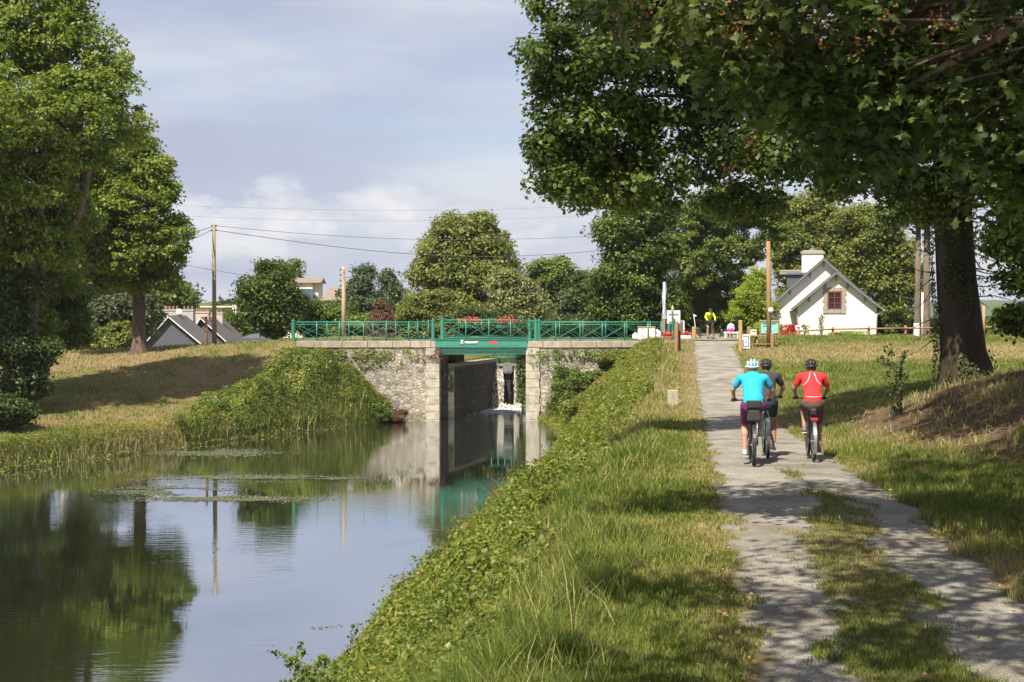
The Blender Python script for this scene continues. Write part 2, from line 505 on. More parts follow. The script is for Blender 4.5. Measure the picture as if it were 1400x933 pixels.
# towpath sheet
def strip_mask(x, y):
    """1 where grass grows between the wheel tracks"""
    u = (x - xl(y)) / wp(y)
    c = 0.52 + 0.06 * np.sin(y * 0.4) + 0.04 * np.sin(y * 1.1)
    wd = ip(y, [8, 14, 19, 22.5, 24], [0.24, 0.21, 0.15, 0.07, 0.0])
    return ss((wd - np.abs(u - c)) / 0.10 + (fbm(x * 3.6, y * 1.6, 4) - 0.50) * 3.6)
py_ = np.array(lin(-30, 6, 1.0) + lin(6, 96, 0.2))
pu = np.linspace(0, 1, 25)
PU, PY = np.meshgrid(pu, py_)
jl = 0.22 * (fbm(PY * 0.9, PY * 0 + 3, 4) - 0.5) + 0.26 * (fbm(PY * 4, PY * 0 + 5, 2) - 0.5)
jr = 0.26 * (fbm(PY * 0.8, PY * 0 + 8, 4) - 0.5) + 0.26 * (fbm(PY * 4, PY * 0 + 15, 2) - 0.5)
PX = (xl(PY) + jl - 0.05) * (1 - PU) + (xr_(PY) + jr + 0.05) * PU
PZ = H(PX, PY) * 0 + zpath(PY) + 0.035 - 0.02 * np.abs(PU - 0.5) * 2
fade = np.clip(1 - np.minimum(PU, 1 - PU) / (0.06 + 0.16 * fbm(PX * 1.5, PY * 1.2, 3)), 0, 1)
PZ = PZ - 0.012 * fade
pi = np.arange(PX.size).reshape(PX.shape)
Fp = np.stack([pi[:-1, :-1], pi[:-1, 1:], pi[1:, 1:], pi[1:, :-1]], -1).reshape(-1, 4)
pm_, t, b = base_mat('gravel')
tcn = N(t, 'ShaderNodeTexCoord')
na = N(t, 'ShaderNodeTexNoise'); na.inputs['Scale'].default_value = 45; na.inputs['Detail'].default_value = 8; na.inputs['Roughness'].default_value = 0.9
nb = N(t, 'ShaderNodeTexNoise'); nb.inputs['Scale'].default_value = 1.3; nb.inputs['Detail'].default_value = 6
vo = N(t, 'ShaderNodeTexVoronoi'); vo.inputs['Scale'].default_value = 55
for q_ in (na, nb, vo): t.links.new(tcn.outputs['Object'], q_.inputs['Vector'])
r1 = ramp(t, [(0.36, (0.095, 0.09, 0.08)), (0.5, (0.285, 0.27, 0.245)), (0.64, (0.54, 0.52, 0.48))])
t.links.new(na.outputs[0], r1.inputs[0])
r2 = ramp(t, [(0.35, (0.66, 0.62, 0.55)), (0.62, (1.08, 1.06, 1.03))])
t.links.new(nb.outputs[0], r2.inputs[0])
mu = N(t, 'ShaderNodeMixRGB', blend_type='MULTIPLY'); mu.inputs[0].default_value = 1
t.links.new(r1.outputs[0], mu.inputs[1]); t.links.new(r2.outputs[0], mu.inputs[2])
at = N(t, 'ShaderNodeAttribute'); at.attribute_name = 'soil'
nd = N(t, 'ShaderNodeMath', operation='MULTIPLY_ADD'); nd.inputs[1].default_value = 1.2; nd.inputs[2].default_value = -0.6
t.links.new(nb.outputs[0], nd.inputs[0])
n4 = N(t, 'ShaderNodeMath', operation='ADD', use_clamp=True)
t.links.new(nd.outputs[0], n4.inputs[0]); t.links.new(at.outputs['Fac'], n4.inputs[1])
r3 = ramp(t, [(0.35, (0, 0, 0)), (0.75, (1, 1, 1))])
t.links.new(n4.outputs[0], r3.inputs[0])
mz = N(t, 'ShaderNodeMixRGB'); mz.inputs[2].default_value = (0.15, 0.125, 0.06, 1)
t.links.new(r3.outputs[0], mz.inputs[0]); t.links.new(mu.outputs[0], mz.inputs[1])
t.links.new(mz.outputs[0], b.inputs['Base Color'])
b.inputs['Roughness'].default_value = 0.95; b.inputs['Specular IOR Level'].default_value = 0.15
bp = N(t, 'ShaderNodeBump'); bp.inputs['Strength'].default_value = 0.7; bp.inputs['Distance'].default_value = 0.03
t.links.new(vo.outputs['Distance'], bp.inputs['Height']); t.links.new(bp.outputs[0], b.inputs['Normal'])
soil = np.clip(strip_mask(PX, PY) * 0.9 + 0.75 * fade, 0, 1)
towpath = npmesh('towpath', np.stack([PX, PY, PZ], -1), Fp, pm_, None, {'soil': soil.ravel()}, smooth=True)
towpath['kind'] = 'structure'

# canal water
wm, t, b = base_mat('canal_water')
tcn = N(t, 'ShaderNodeTexCoord')
mpn = N(t, 'ShaderNodeMapping'); mpn.inputs['Scale'].default_value = (0.8, 3.4, 1)
t.links.new(tcn.outputs['Object'], mpn.inputs[0])
na = N(t, 'ShaderNodeTexNoise'); na.inputs['Scale'].default_value = 1.6; na.inputs['Detail'].default_value = 4; na.inputs['Roughness'].default_value = 0.5
nb = N(t, 'ShaderNodeTexNoise'); nb.inputs['Scale'].default_value = 0.16; nb.inputs['Detail'].default_value = 2
t.links.new(mpn.outputs[0], na.inputs['Vector']); t.links.new(tcn.outputs['Object'], nb.inputs['Vector'])
rr = ramp(t, [(0.40, (0.10,) * 3), (0.62, (1,) * 3)])
t.links.new(nb.outputs[0], rr.inputs[0])
# rougher water near the lock outfall
sxy = N(t, 'ShaderNodeSeparateXYZ'); t.links.new(tcn.outputs['Object'], sxy.inputs[0])
mr = N(t, 'ShaderNodeMapRange'); mr.inputs[1].default_value = 66; mr.inputs[2].default_value = 86; mr.inputs[3].default_value = 0.0; mr.inputs[4].default_value = 4.0
t.links.new(sxy.outputs['Y'], mr.inputs[0])
ad = N(t, 'ShaderNodeMath', operation='ADD'); t.links.new(rr.outputs[0], ad.inputs[0]); t.links.new(mr.outputs[0], ad.inputs[1])
ml = N(t, 'ShaderNodeMath', operation='MULTIPLY'); t.links.new(na.outputs[0], ml.inputs[0]); t.links.new(ad.outputs[0], ml.inputs[1])
bp = N(t, 'ShaderNodeBump'); bp.inputs['Strength'].default_value = 1.0; bp.inputs['Distance'].default_value = 0.0055
t.links.new(ml.outputs[0], bp.inputs['Height'])
df = N(t, 'ShaderNodeBsdfDiffuse'); df.inputs[0].default_value = (0.022, 0.026, 0.014, 1)
gl = N(t, 'ShaderNodeBsdfGlossy'); gl.inputs['Roughness'].default_value = 0.012; gl.inputs[0].default_value = (0.93, 0.95, 1, 1)
fr = N(t, 'ShaderNodeFresnel'); fr.inputs[0].default_value = 2.0
for q_ in (df, gl, fr): t.links.new(bp.outputs[0], q_.inputs['Normal'])
mx = N(t, 'ShaderNodeMixShader'); fm2 = N(t, 'ShaderNodeMath', operation='MULTIPLY_ADD'); fm2.inputs[1].default_value = 0.42; fm2.inputs[2].default_value = 0.58
t.links.new(fr.outputs[0], fm2.inputs[0]); t.links.new(fm2.outputs[0], mx.inputs[0]); t.links.new(df.outputs[0], mx.inputs[1]); t.links.new(gl.outputs[0], mx.inputs[2])
t.links.new(mx.outputs[0], t.nodes['Material Output'].inputs['Surface'])
o = MB().poly([(-120, -60, 0), (6, -60, 0), (6, 88.5, 0), (-120, 88.5, 0)]).build('canal_water', wm); o['kind'] = 'structure'
o = MB().poly([(-5, 88.9, 2.62), (8, 88.9, 2.62), (12, 121, 2.62), (2, 121, 2.62)]).build('upper_canal_water', wm); o['kind'] = 'structure'

# ------------------------------------------------------------------ leaves, crowns, trees
def frames(nrm, k):
    nrm = nrm / np.maximum(np.linalg.norm(nrm, axis=1, keepdims=True), 1e-6)
    r_ = rng.normal(size=nrm.shape)
    u = np.cross(nrm, r_); u /= np.maximum(np.linalg.norm(u, axis=1, keepdims=True), 1e-6)
    return nrm, u, np.cross(nrm, u)
KITE = np.array([(0, -0.5, 0), (0.34, 0.02, 0.10), (0, 0.55, -0.04), (-0.34, 0.02, 0.10)])
def leaves(pos, nrm, size, shape='kite'):
    n_, u, v = frames(nrm, 0)
    S = KITE
    sz = np.asarray(size)[:, None, None]
    V = pos[:, None, :] + sz * (S[None, :, 0:1] * u[:, None, :] + S[None, :, 1:2] * v[:, None, :] + S[None, :, 2:3] * n_[:, None, :])
    F_ = np.arange(len(pos) * 4).reshape(-1, 4)
    return V.reshape(-1, 3), F_
PALM = [(0, -0.42)] + [(0.5 * r_ * math.sin(a), 0.5 * r_ * math.cos(a)) for a, r_ in ((2.3, 0.72), (1.95, 0.42), (1.35, 1.0), (0.85, 0.50), (0.62, 0.62), (0, 1.15), (-0.62, 0.62), (-0.85, 0.50), (-1.35, 1.0), (-1.95, 0.42), (-2.3, 0.72))]
def palm_leaves(pos, nrm, size):
    n_, u, v = frames(nrm, 0)
    S = np.array([(0, 0, 0.05)] + [(x, y, -0.10 * (x * x + y * y) * 2) for x, y in PALM])
    m = len(PALM)
    sz = np.asarray(size)[:, None, None]
    V = pos[:, None, :] + sz * (S[None, :, 0:1] * u[:, None, :] + S[None, :, 1:2] * v[:, None, :] + S[None, :, 2:3] * n_[:, None, :])
    tri = np.array([(0, 1 + i, 1 + (i + 1) % m) for i in range(m)])
    F_ = (np.arange(len(pos))[:, None, None] * (m + 1) + tri[None]).reshape(-1, 3)
    return V.reshape(-1, 3), F_
def lobe(px, py, d, rx, ry=None, rd=None):
    """crown lobe whose size is given in photo pixels at distance d"""
    ry = ry or rx * 0.85
    k = d / FPX
    c = P(px, py, d)
    return (np.array(c), np.array([rx * k, (rd if rd else rx * k), ry * k]))
def crown_points(lobes, nclump, per, rc, inner=0.12, flat=0.62, up=0.75, droop=0.0, spread=1.0, bil=6):
    big = []
    for c, r in lobes:
        big.append((c, r * 0.80))
        for j in range(bil):
            dd = rng.normal(size=3); dd[2] = dd[2] * 0.9 + 0.15; dd /= np.linalg.norm(dd)
            big.append((c + dd * r * rng.uniform(0.62, 0.86), r * rng.uniform(0.30, 0.50)))
    lobes = big
    areas = np.array([r[0] * r[1] + r[0] * r[2] + r[1] * r[2] for _, r in lobes])
    cnt = np.maximum(3, (nclump * areas / areas.sum()).astype(int))
    P_, N_, CC = [], [], []
    for li, ((c, r), k) in enumerate(zip(lobes, cnt)):
        dirs = rng.normal(size=(k, 3)); dirs /= np.linalg.norm(dirs, axis=1, keepdims=True)
        rad = 0.66 + 0.42 * rng.random(k)
        ph = rng.random(3) * 6
        rad += 0.10 * np.sin(dirs[:, 0] * 5 + ph[0]) * np.sin(dirs[:, 2] * 6 + ph[1])
        inn = rng.random(k) < inner
        rad[inn] = rng.random(inn.sum()) * 0.7
        cc = c + dirs * r * rad[:, None]
        keep = np.ones(k, bool)
        for lj, (c2, r2) in enumerate(lobes):
            if lj != li:
                keep &= ~((np.linalg.norm((cc - c2) / r2, axis=1) < 0.62) & (rng.random(k) < 0.75))
        cc, dirs = cc[keep], dirs[keep]
        CC.append(cc)
        k = len(cc)
        crs = rc * (0.55 + 0.9 * rng.random(k) ** 1.3)
        dl = rng.normal(size=(k, per, 3)); dl /= np.linalg.norm(dl, axis=2, keepdims=True)
        rl = rng.random((k, per, 1)) ** 0.45
        off = dl * rl * crs[:, None, None] * spread
        off[:, :, 2] *= flat
        if droop: off[:, :, 2] -= droop * rng.random((k, per)) * crs[:, None]
        p = cc[:, None, :] + off
        n_ = dirs[:, None, :] * 0.45 + off / crs[:, None, None] * 0.5 + np.array([0, 0, up]) + rng.normal(size=off.shape) * 0.60
        P_.append(p.reshape(-1, 3)); N_.append(n_.reshape(-1, 3))
    return np.concatenate(P_), np.concatenate(N_), np.concatenate(CC)
BARK = mat('bark', (0.085, 0.065, 0.048), (0.19, 0.155, 0.12), 5, 0.95, 1.0, 14, stretch=(1, 1, 0.25))
BARKD = mat('bark_dark', (0.055, 0.040, 0.028), (0.16, 0.12, 0.085), 5, 0.95, 1.0, 12, stretch=(1, 1, 0.25))
def wob(p0, p1, n, a, rs):
    p0, p1 = np.array(p0, float), np.array(p1, float)
    L = np.linalg.norm(p1 - p0)
    pts = []
    o1 = rs.normal(size=3) * a * L
    for i in range(n + 1):
        s = i / n
        pts.append(p0 + (p1 - p0) * s + o1 * math.sin(math.pi * s) + rs.normal(size=3) * a * L * 0.15 * (0 < s < 1) + np.array([0, 0, 0.06 * L * math.sin(math.pi * s)]))
    return pts
def tree(name, label, base, fork, r0, lobes, leafm, nclump, per, rc, leaf, group=None, bark=None, cat='tree', lean=None,
         limb_n=14, flare=1.7, seed=1, trunk_pts=None, **kw):
    rs = np.random.default_rng(seed)
    root = empty(name, base, label, cat, group)
    p, n_, CC = crown_points(lobes, nclump, per, rc, **kw)
    V, F_ = leaves(p, n_, leaf * (0.7 + 0.6 * rng.random(len(p))))
    npmesh('crown', V, F_, leafm, root)
    if r0 > 0:
        mb = MB()
        bx, by, bz = base
        tp = trunk_pts or [(bx, by, bz - 0.4), (bx, by, bz), (bx + 0.02, by, bz + r0), (bx + (fork[0] - bx) * 0.35, by + (fork[1] - by) * 0.3, bz + (fork[2] - bz) * 0.4), tuple(fork)]
        rr_ = [r0 * flare * 1.15, r0 * flare, r0 * 1.18, r0, r0 * 0.86]
        if trunk_pts: rr_ = [r0 * flare * 1.1] + [r0 * flare * (1 - 0.25 * i) if i < 2 else r0 * (1 - 0.06 * i) for i in range(len(tp) - 1)]
        mb.tube(tp, rr_, 14)
        big = sorted(lobes, key=lambda l: -l[1][0])[:limb_n]
        for c, r in big:
            pts = wob(fork, c, 5, 0.07, rs)
            L = len(pts)
            rb = r0 * 0.45
            mb.tube(pts, [rb * (1 - 0.75 * i / (L - 1)) for i in range(L)], 8)
            near = CC[np.argsort(np.linalg.norm((CC - c) / r, axis=1) + rs.random(len(CC)) * 0.5)[:9]]
            for q_ in near:
                st = pts[rs.integers(2, L)]
                tw = wob(st, q_, 3, 0.10, rs)
                mb.tube(tw, [rb * 0.28, rb * 0.2, rb * 0.13, rb * 0.05], 5)
        mb.build('trunk', bark or BARK, root, smooth=True)
    return root
# ------------------------------------------------------------------ stone, paint
def stone_mat(name, kind, cols, mortar, sx_=1.0, stain=0.5, rough=0.92):
    m, t, b = base_mat(name)
    tcn = N(t, 'ShaderNodeTexCoord')
    # project onto walls: u = x + y, v = z
    s = N(t, 'ShaderNodeSeparateXYZ'); t.links.new(tcn.outputs['Object'], s.inputs[0])
    a = N(t, 'ShaderNodeMath', operation='ADD'); t.links.new(s.outputs['X'], a.inputs[0]); t.links.new(s.outputs['Y'], a.inputs[1])
    cx_ = N(t, 'ShaderNodeCombineXYZ'); t.links.new(a.outputs[0], cx_.inputs['X']); t.links.new(s.outputs['Z'], cx_.inputs['Y'])
    nz = N(t, 'ShaderNodeTexNoise'); nz.inputs['Scale'].default_value = 2.5; t.links.new(cx_.outputs[0], nz.inputs['Vector'])
    mixv = N(t, 'ShaderNodeMixRGB', blend_type='ADD'); mixv.inputs[0].default_value = 0.10 if kind == 'rubble' else 0.02
    t.links.new(cx_.outputs[0], mixv.inputs[1]); t.links.new(nz.outputs['Color'], mixv.inputs[2])
    if kind == 'rubble':
        mp_ = N(t, 'ShaderNodeMapping'); mp_.inputs['Scale'].default_value = (3.1 * sx_, 6.0 * sx_, 1); t.links.new(mixv.outputs[0], mp_.inputs[0])
        v1 = N(t, 'ShaderNodeTexVoronoi', feature='F1'); v2 = N(t, 'ShaderNodeTexVoronoi', feature='DISTANCE_TO_EDGE')
        for v in (v1, v2): t.links.new(mp_.outputs[0], v.inputs['Vector']); v.inputs['Scale'].default_value = 1.0
        sp = N(t, 'ShaderNodeSeparateColor'); t.links.new(v1.outputs['Color'], sp.inputs[0])
        k = len(cols); rp = ramp(t, [(i / (k - 1), c) for i, c in enumerate(cols)]); t.links.new(sp.outputs[0], rp.inputs[0])
        ed = ramp(t, [(0.0, (1,) * 3), (0.09, (0,) * 3)]); t.links.new(v2.outputs['Distance'], ed.inputs[0])
        col, edge = rp.outputs[0], ed.outputs[0]
    else:
        br = N(t, 'ShaderNodeTexBrick'); t.links.new(mixv.outputs[0], br.inputs['Vector'])
        br.inputs['Scale'].default_value = 1.0; br.inputs['Brick Width'].default_value = 0.85 * sx_; br.inputs['Row Height'].default_value = 0.42 * sx_
        br.inputs['Mortar Size'].default_value = 0.018; br.inputs['Color1'].default_value = (*cols[0], 1); br.inputs['Color2'].default_value = (*cols[-1], 1)
        br.inputs['Mortar'].default_value = (*mortar, 1)
        col, edge = br.outputs['Color'], br.outputs['Fac']
    mm = N(t, 'ShaderNodeMixRGB'); mm.inputs[2].default_value = (*mortar, 1); t.links.new(edge, mm.inputs[0]); t.links.new(col, mm.inputs[1])
    ns = N(t, 'ShaderNodeTexNoise'); ns.inputs['Scale'].default_value = 1.6; ns.inputs['Detail'].default_value = 9; ns.inputs['Roughness'].default_value = 0.7
    t.links.new(tcn.outputs['Object'], ns.inputs['Vector'])
    rs_ = ramp(t, [(0.36, (1 - stain,) * 3), (0.6, (1.1,) * 3)]); t.links.new(ns.outputs[0], rs_.inputs[0])
    mu = N(t, 'ShaderNodeMixRGB', blend_type='MULTIPLY'); mu.inputs[0].default_value = 1
    t.links.new(mm.outputs[0], mu.inputs[1]); t.links.new(rs_.outputs[0], mu.inputs[2])
    # lichen specks
    nl = N(t, 'ShaderNodeTexNoise'); nl.inputs['Scale'].default_value = 9; nl.inputs['Detail'].default_value = 6; t.links.new(tcn.outputs['Object'], nl.inputs['Vector'])
    rl = ramp(t, [(0.57, (0,) * 3), (0.66, (0.6,) * 3)]); t.links.new(nl.outputs[0], rl.inputs[0])
    ml = N(t, 'ShaderNodeMixRGB'); ml.inputs[2].default_value = (0.30, 0.28, 0.20, 1); t.links.new(rl.outputs[0], ml.inputs[0]); t.links.new(mu.outputs[0], ml.inputs[1])
    # wet, algae-dark foot near the water line
    zr = N(t, 'ShaderNodeMapRange'); zr.inputs[1].default_value = 0.05; zr.inputs[2].default_value = 0.7; zr.inputs[3].default_value = 0.55; zr.inputs[4].default_value = 0.0
    t.links.new(s.outputs['Z'], zr.inputs[0])
    mw = N(t, 'ShaderNodeMixRGB'); mw.inputs[2].default_value = (0.07, 0.075, 0.03, 1); t.links.new(zr.outputs[0], mw.inputs[0]); t.links.new(ml.outputs[0], mw.inputs[1])
    t.links.new(mw.outputs[0], b.inputs['Base Color'])
    b.inputs['Roughness'].default_value = rough; b.inputs['Specular IOR Level'].default_value = 0.2
    inv = N(t, 'ShaderNodeMath', operation='MULTIPLY_ADD'); inv.inputs[1].default_value = -1.0; inv.inputs[2].default_value = 1.0; t.links.new(edge, inv.inputs[0])
    ad2 = N(t, 'ShaderNodeMath', operation='ADD'); t.links.new(inv.outputs[0], ad2.inputs[0]); t.links.new(nl.outputs[0], ad2.inputs[1])
    bp = N(t, 'ShaderNodeBump'); bp.inputs['Strength'].default_value = 0.9; bp.inputs['Distance'].default_value = 0.04
    t.links.new(ad2.outputs[0], bp.inputs['Height']); t.links.new(bp.outputs[0], b.inputs['Normal'])
    return m
RUB = stone_mat('rubble_stone', 'rubble', [(0.18, 0.16, 0.14), (0.36, 0.325, 0.27), (0.26, 0.245, 0.22), (0.45, 0.41, 0.35), (0.30, 0.265, 0.22)], (0.27, 0.23, 0.175))
DRS = stone_mat('dressed_granite', 'brick', [(0.40, 0.36, 0.29), (0.30, 0.27, 0.22)], (0.16, 0.14, 0.11), stain=0.35)
WET = stone_mat('wet_dark_stone', 'brick', [(0.060, 0.048, 0.042), (0.035, 0.030, 0.028)], (0.02, 0.018, 0.016), stain=0.6, rough=0.55)
GBL = mat('granite_block', (0.40, 0.365, 0.30), (0.20, 0.18, 0.14), 3.1, 0.9, 0.7, 16)
COP = mat('coping_stone', (0.36, 0.31, 0.24), (0.20, 0.175, 0.135), 2.8, 0.9, 0.6, 20)
GRN = mat('green_paint', (0.022, 0.205, 0.135), (0.032, 0.15, 0.105), 2.2, 0.42, 0.1, 20, spec=0.5)
GRND = mat('green_paint_worn', (0.032, 0.21, 0.145), (0.040, 0.14, 0.10), 3, 0.5, 0.1, 20, spec=0.45)
ROAD = mat('road_asphalt', (0.16, 0.155, 0.15), (0.11, 0.11, 0.105), 6, 0.95, 0.5, 60)
WHITE = mat('white_paint', (0.80, 0.79, 0.76), (0.70, 0.69, 0.66), 3, 0.6)
WOOD = mat('weathered_wood', (0.34, 0.21, 0.11), (0.21, 0.125, 0.065), 4, 0.85, 0.6, 16, stretch=(3, 3, 0.5))
WOODP = mat('pale_wood', (0.46, 0.31, 0.15), (0.30, 0.19, 0.09), 4, 0.85, 0.6, 16, stretch=(3, 3, 0.5))
WOODG = mat('grey_pole_wood', (0.30, 0.24, 0.17), (0.20, 0.16, 0.11), 5, 0.9, 0.6, 16, stretch=(3, 3, 0.3))
DARKM = mat('dark_metal', (0.03, 0.03, 0.032), (0.02, 0.02, 0.02), 8, 0.45, spec=0.5)
GALV = mat('galvanised_metal', (0.36, 0.37, 0.38), (0.26, 0.27, 0.28), 5, 0.45, metal=0.5)

# ------------------------------------------------------------------ lock head: two wing walls with dressed piers
FY = 77.0
def wall(name, label, x0, x1, pier_side, group=None):
    root = empty(name, ((x0 + x1) / 2, FY, 0), label, 'lock wall')
    mb = MB(); a, b_ = x0, x1
    nseg = 40
    xs = np.linspace(a, b_, nseg + 1)
    mb.box(((a + b_) / 2, FY + 0.42, 1.52), (b_ - a, 0.80, 5.05))
    mb.build('rubble_face', RUB, root)
    # coping stones, one mesh with joints
    cp = MB(); x = a - 0.05
    rs = random.Random(len(name))
    while x < b_ - 0.05:
        L = min(rs.uniform(0.9, 1.6), b_ - x)
        cp.box((x + L / 2, FY + 0.45 + rs.uniform(-0.01, 0.01), 4.235 + rs.uniform(-0.008, 0.008)), (L - 0.018, 1.02, 0.36))
        x += L
    cp.build('coping', COP, root, bevel=0.025)
    # dressed pier of quoins
    q = MB(); z = -0.9
    xc_ = b_ - 0.42 if pier_side > 0 else a + 0.42
    k = 0
    while z < 3.98:
        h = min(rs.uniform(0.40, 0.52), 4.04 - z)
        wd = 0.74 + (0.05 if k % 2 else 0)
        cx_ = (b_ + 0.03 - wd / 2) if pier_side > 0 else (a - 0.03 + wd / 2)
        q.box((cx_, FY + 0.72 + rs.uniform(-0.008, 0.008), z + h / 2), (wd, 1.64, h - 0.014))
        z += h; k += 1
    q.build('pier', GBL, root, bevel=0.02)
    return root
wall('lock_wing_wall', 'long rubble stone wing wall with pale coping left of the green bridge', -11.9, -4.05, 1)
wall('lock_wing_wall', 'rubble stone wing wall with dressed pier right of the green bridge, half behind bushes', 0.80, 9.0, -1)

# chamber side walls
def chamber_wall(label, fx, y0, y1, z1, side, th=1.0):
    root = empty('chamber_wall', (float(fx(y0)), y0, 0), label, 'lock wall')
    m = MB()
    a, b_ = float(fx(y0)), float(fx(y1))
    m.prism([(a, y0, -1.2), (b_, y1, -1.2), (b_, y1, z1 - 0.16), (a, y0, z1 - 0.16)], (side * th, 0, 0))
    m.build('wall_face', WET, root)
    c = MB(); n_ = int((y1 - y0) / 1.2)
    for i in range(n_):
        ya, yb = y0 + (y1 - y0) * i / n_, y0 + (y1 - y0) * (i + 1) / n_ - 0.02
        xa, xb = float(fx(ya)), float(fx(yb))
        c.prism([(xa - side * 0.02, ya, z1 - 0.157), (xb - side * 0.02, yb, z1 - 0.157), (xb - side * 0.02, yb, z1 + 0.05), (xa - side * 0.02, ya, z1 + 0.05)], (side * 0.8, 0, 0))
    c.build('coping', COP, root, bevel=0.015)
    return root
chamber_wall('dark wet stone chamber wall under the bridge behind the left pier', lambda y: -4.05 + 0.22 * (y - 77), 78.5, 79.0, 4.0, -1, 1.2)
chamber_wall('long dark streaked chamber wall left of the waterfalls', lambda y: -3.3 + 0.25 * (y - 79), 79.0, 88.2, 3.05, -1)
chamber_wall('ivy grown chamber wall right of the waterfalls', lambda y: 0.80 + 0.12 * (y - 77), 78.6, 88.2, 3.05, 1)
# pale pier at the step in the left wall
stp = MB()
rs = random.Random(3); z = -1.0
while z < 2.85:
    h = rs.uniform(0.4, 0.5); stp.box((-3.475, 79.10, z + h / 2), (0.36, 0.36, h - 0.012)); z += h
tag(stp.build('quoin_strip', GBL, bevel=0.015), 'narrow pale strip of quoins beside the dark chamber wall', 'quoin strip')

# road over the bridge, with a stone edge
road = MB().box((1.0, 79.6, 4.40), (26, 3.6, 0.08)).build('road', ROAD)
road['kind'] = 'structure'

# ------------------------------------------------------------------ the green bridge
br = empty('lock_bridge', (-1.6, FY, 4.0), 'green steel bridge with white lettering and red emblem across the lock', 'bridge')
bx0, bx1 = -4.25, 0.82
for yy in (76.92, 81.4):
    g = MB()
    g.box(((bx0 + bx1) / 2, yy, 4.30), (bx1 - bx0, 0.10, 0.44))
    g.box(((bx0 + bx1) / 2, yy - 0.03, 4.53), (bx1 - bx0 + 0.04, 0.20, 0.03))
    g.box(((bx0 + bx1) / 2, yy - 0.03, 4.085), (bx1 - bx0, 0.22, 0.03))
    for x in np.linspace(bx0 + 0.65, bx1 - 0.5, 5):
        g.box((x, yy - 0.058, 4.30), (0.03, 0.02, 0.40))
    g.build('girder', GRN, br, bevel=0.006)
g = MB()
for yy in (77.10, 81.2):
    g.box(((bx0 + bx1) / 2 + 0.05, yy, 3.86), (bx1 - bx0 - 0.25, 0.12, 0.30))
    g.box(((bx0 + bx1) / 2 + 0.05, yy - 0.02, 3.70), (bx1 - bx0 - 0.25, 0.24, 0.03))
for x in np.linspace(bx0 + 0.6, bx1 - 0.6, 6):
    g.box((x, 79.15, 3.95), (0.12, 4.0, 0.2))
g.build('lower_beam', GRND, br, bevel=0.006)
MB().box(((bx0 + bx1) / 2, 79.15, 4.32), (bx1 - bx0, 4.3, 0.12)).build('deck', ROAD, br)
def text(name, body, size, loc, rot, m, parent=None, ext=0.004, width=None, font=None):
    c = bpy.data.curves.new(name, 'FONT'); c.body = body; c.size = size; c.extrude = ext
    c.align_x = 'CENTER'; c.align_y = 'CENTER'; c.offset = size * 0.02
    o = bpy.data.objects.new(name, c); COL.objects.link(o)
    o.rotation_euler = rot
    off = OFF.get(parent.name, Vector((0, 0, 0))) if parent is not None else Vector((0, 0, 0))
    o.location = Vector(loc) - off
    if parent is not None: o.parent = parent
    c.materials.append(m)
    bpy.context.view_layer.update()
    me = bpy.data.meshes.new_from_object(o.evaluated_get(bpy.context.evaluated_depsgraph_get()))
    o2 = bpy.data.objects.new(name, me); COL.objects.link(o2)
    o2.location, o2.rotation_euler, o2.parent = o.location, o.rotation_euler, o.parent
    bpy.data.objects.remove(o); bpy.data.curves.remove(c)
    if not len(me.materials): me.materials.append(m)
    o2.name = name
    return o2
WTXT = mat('sign_white', (0.85, 0.85, 0.83), (0.8, 0.8, 0.78), 2, 0.5)
RTXT = mat('sign_red', (0.65, 0.05, 0.06), (0.55, 0.04, 0.05), 2, 0.5)
text('lettering', 'Z', 0.25, P(631.5, 467.6, 76.8), (R(90), 0, 0), WTXT, br, 0.005)
text('lettering', 'OULAINET', 0.155, P(644.5, 468.2, 76.8), (R(90), 0, 0), WTXT, br, 0.005, 1.0)
em = MB(); ex, ez = P(674.5, 468.3, 76.85).x, P(674.5, 468.3, 76.85).z
em.prism([(ex - 0.25, 76.862, ez - 0.03), (ex - 0.20, 76.862, ez - 0.08), (ex + 0.20, 76.862, ez - 0.08), (ex + 0.25, 76.862, ez - 0.01), (ex + 0.19, 76.862, ez + 0.07), (ex + 0.05, 76.862, ez + 0.05), (ex - 0.04, 76.862, ez + 0.08), (ex - 0.21, 76.862, ez + 0.05)], (0, -0.008, 0))
em.build('red_emblem', RTXT, br)

# railings
def railing(name, label, x0, x1, y, posts, group='green railings along the road over the lock', big=(), parent=None, base=4.42, slant=0.0):
    root = parent or empty(name, ((x0 + x1) / 2, y, base), label, 'railing', group)
    r_ = MB()
    for zz, rd in ((1.04, 0.026), (0.90, 0.016), (0.10, 0.018)):
        r_.tube([(x0, y, base + zz), (x1, y, base + zz)], rd, 6)
    r_.build('rail', GRN, root, smooth=True)
    p_ = MB(); ex_ = MB()
    xs = sorted(posts)
    for x in xs:
        p_ = MB()
        p_.tube([(x, y, base - 0.02), (x, y, base + 1.06)], 0.036, 8)
        p_.ball((x, y, base + 1.07), 0.04, 8, 5)
        p_.build('post', GRN, root, smooth=True)
    for x in big:
        p_ = MB()
        p_.tube([(x, y, base - 0.02), (x, y, base + 0.10), (x, y, base + 0.12), (x, y, base + 1.08), (x, y, base + 1.10), (x, y, base + 1.15)], [0.14, 0.14, 0.10, 0.10, 0.135, 0.12], 10)
        p_.ball((x, y, base + 1.18), (0.07, 0.07, 0.05), 8, 5)
        p_.build('pillar', GRN, root, smooth=False)
    allx = sorted(set([x0, x1] + xs + list(big)))
    for a, b_ in zip(allx[:-1], allx[1:]):
        if b_ - a < 0.7: continue
        ex_.tube([(a, y, base + 0.12), (b_, y, base + 0.88)], 0.012, 5)
        ex_.tube([(a, y + 0.015, base + 0.88), (b_, y + 0.015, base + 0.12)], 0.012, 5)
    ex_.build('cross_bracing', GRN, root)
    return root
xp = lambda lst, d: [X(p_, d) for p_ in lst]
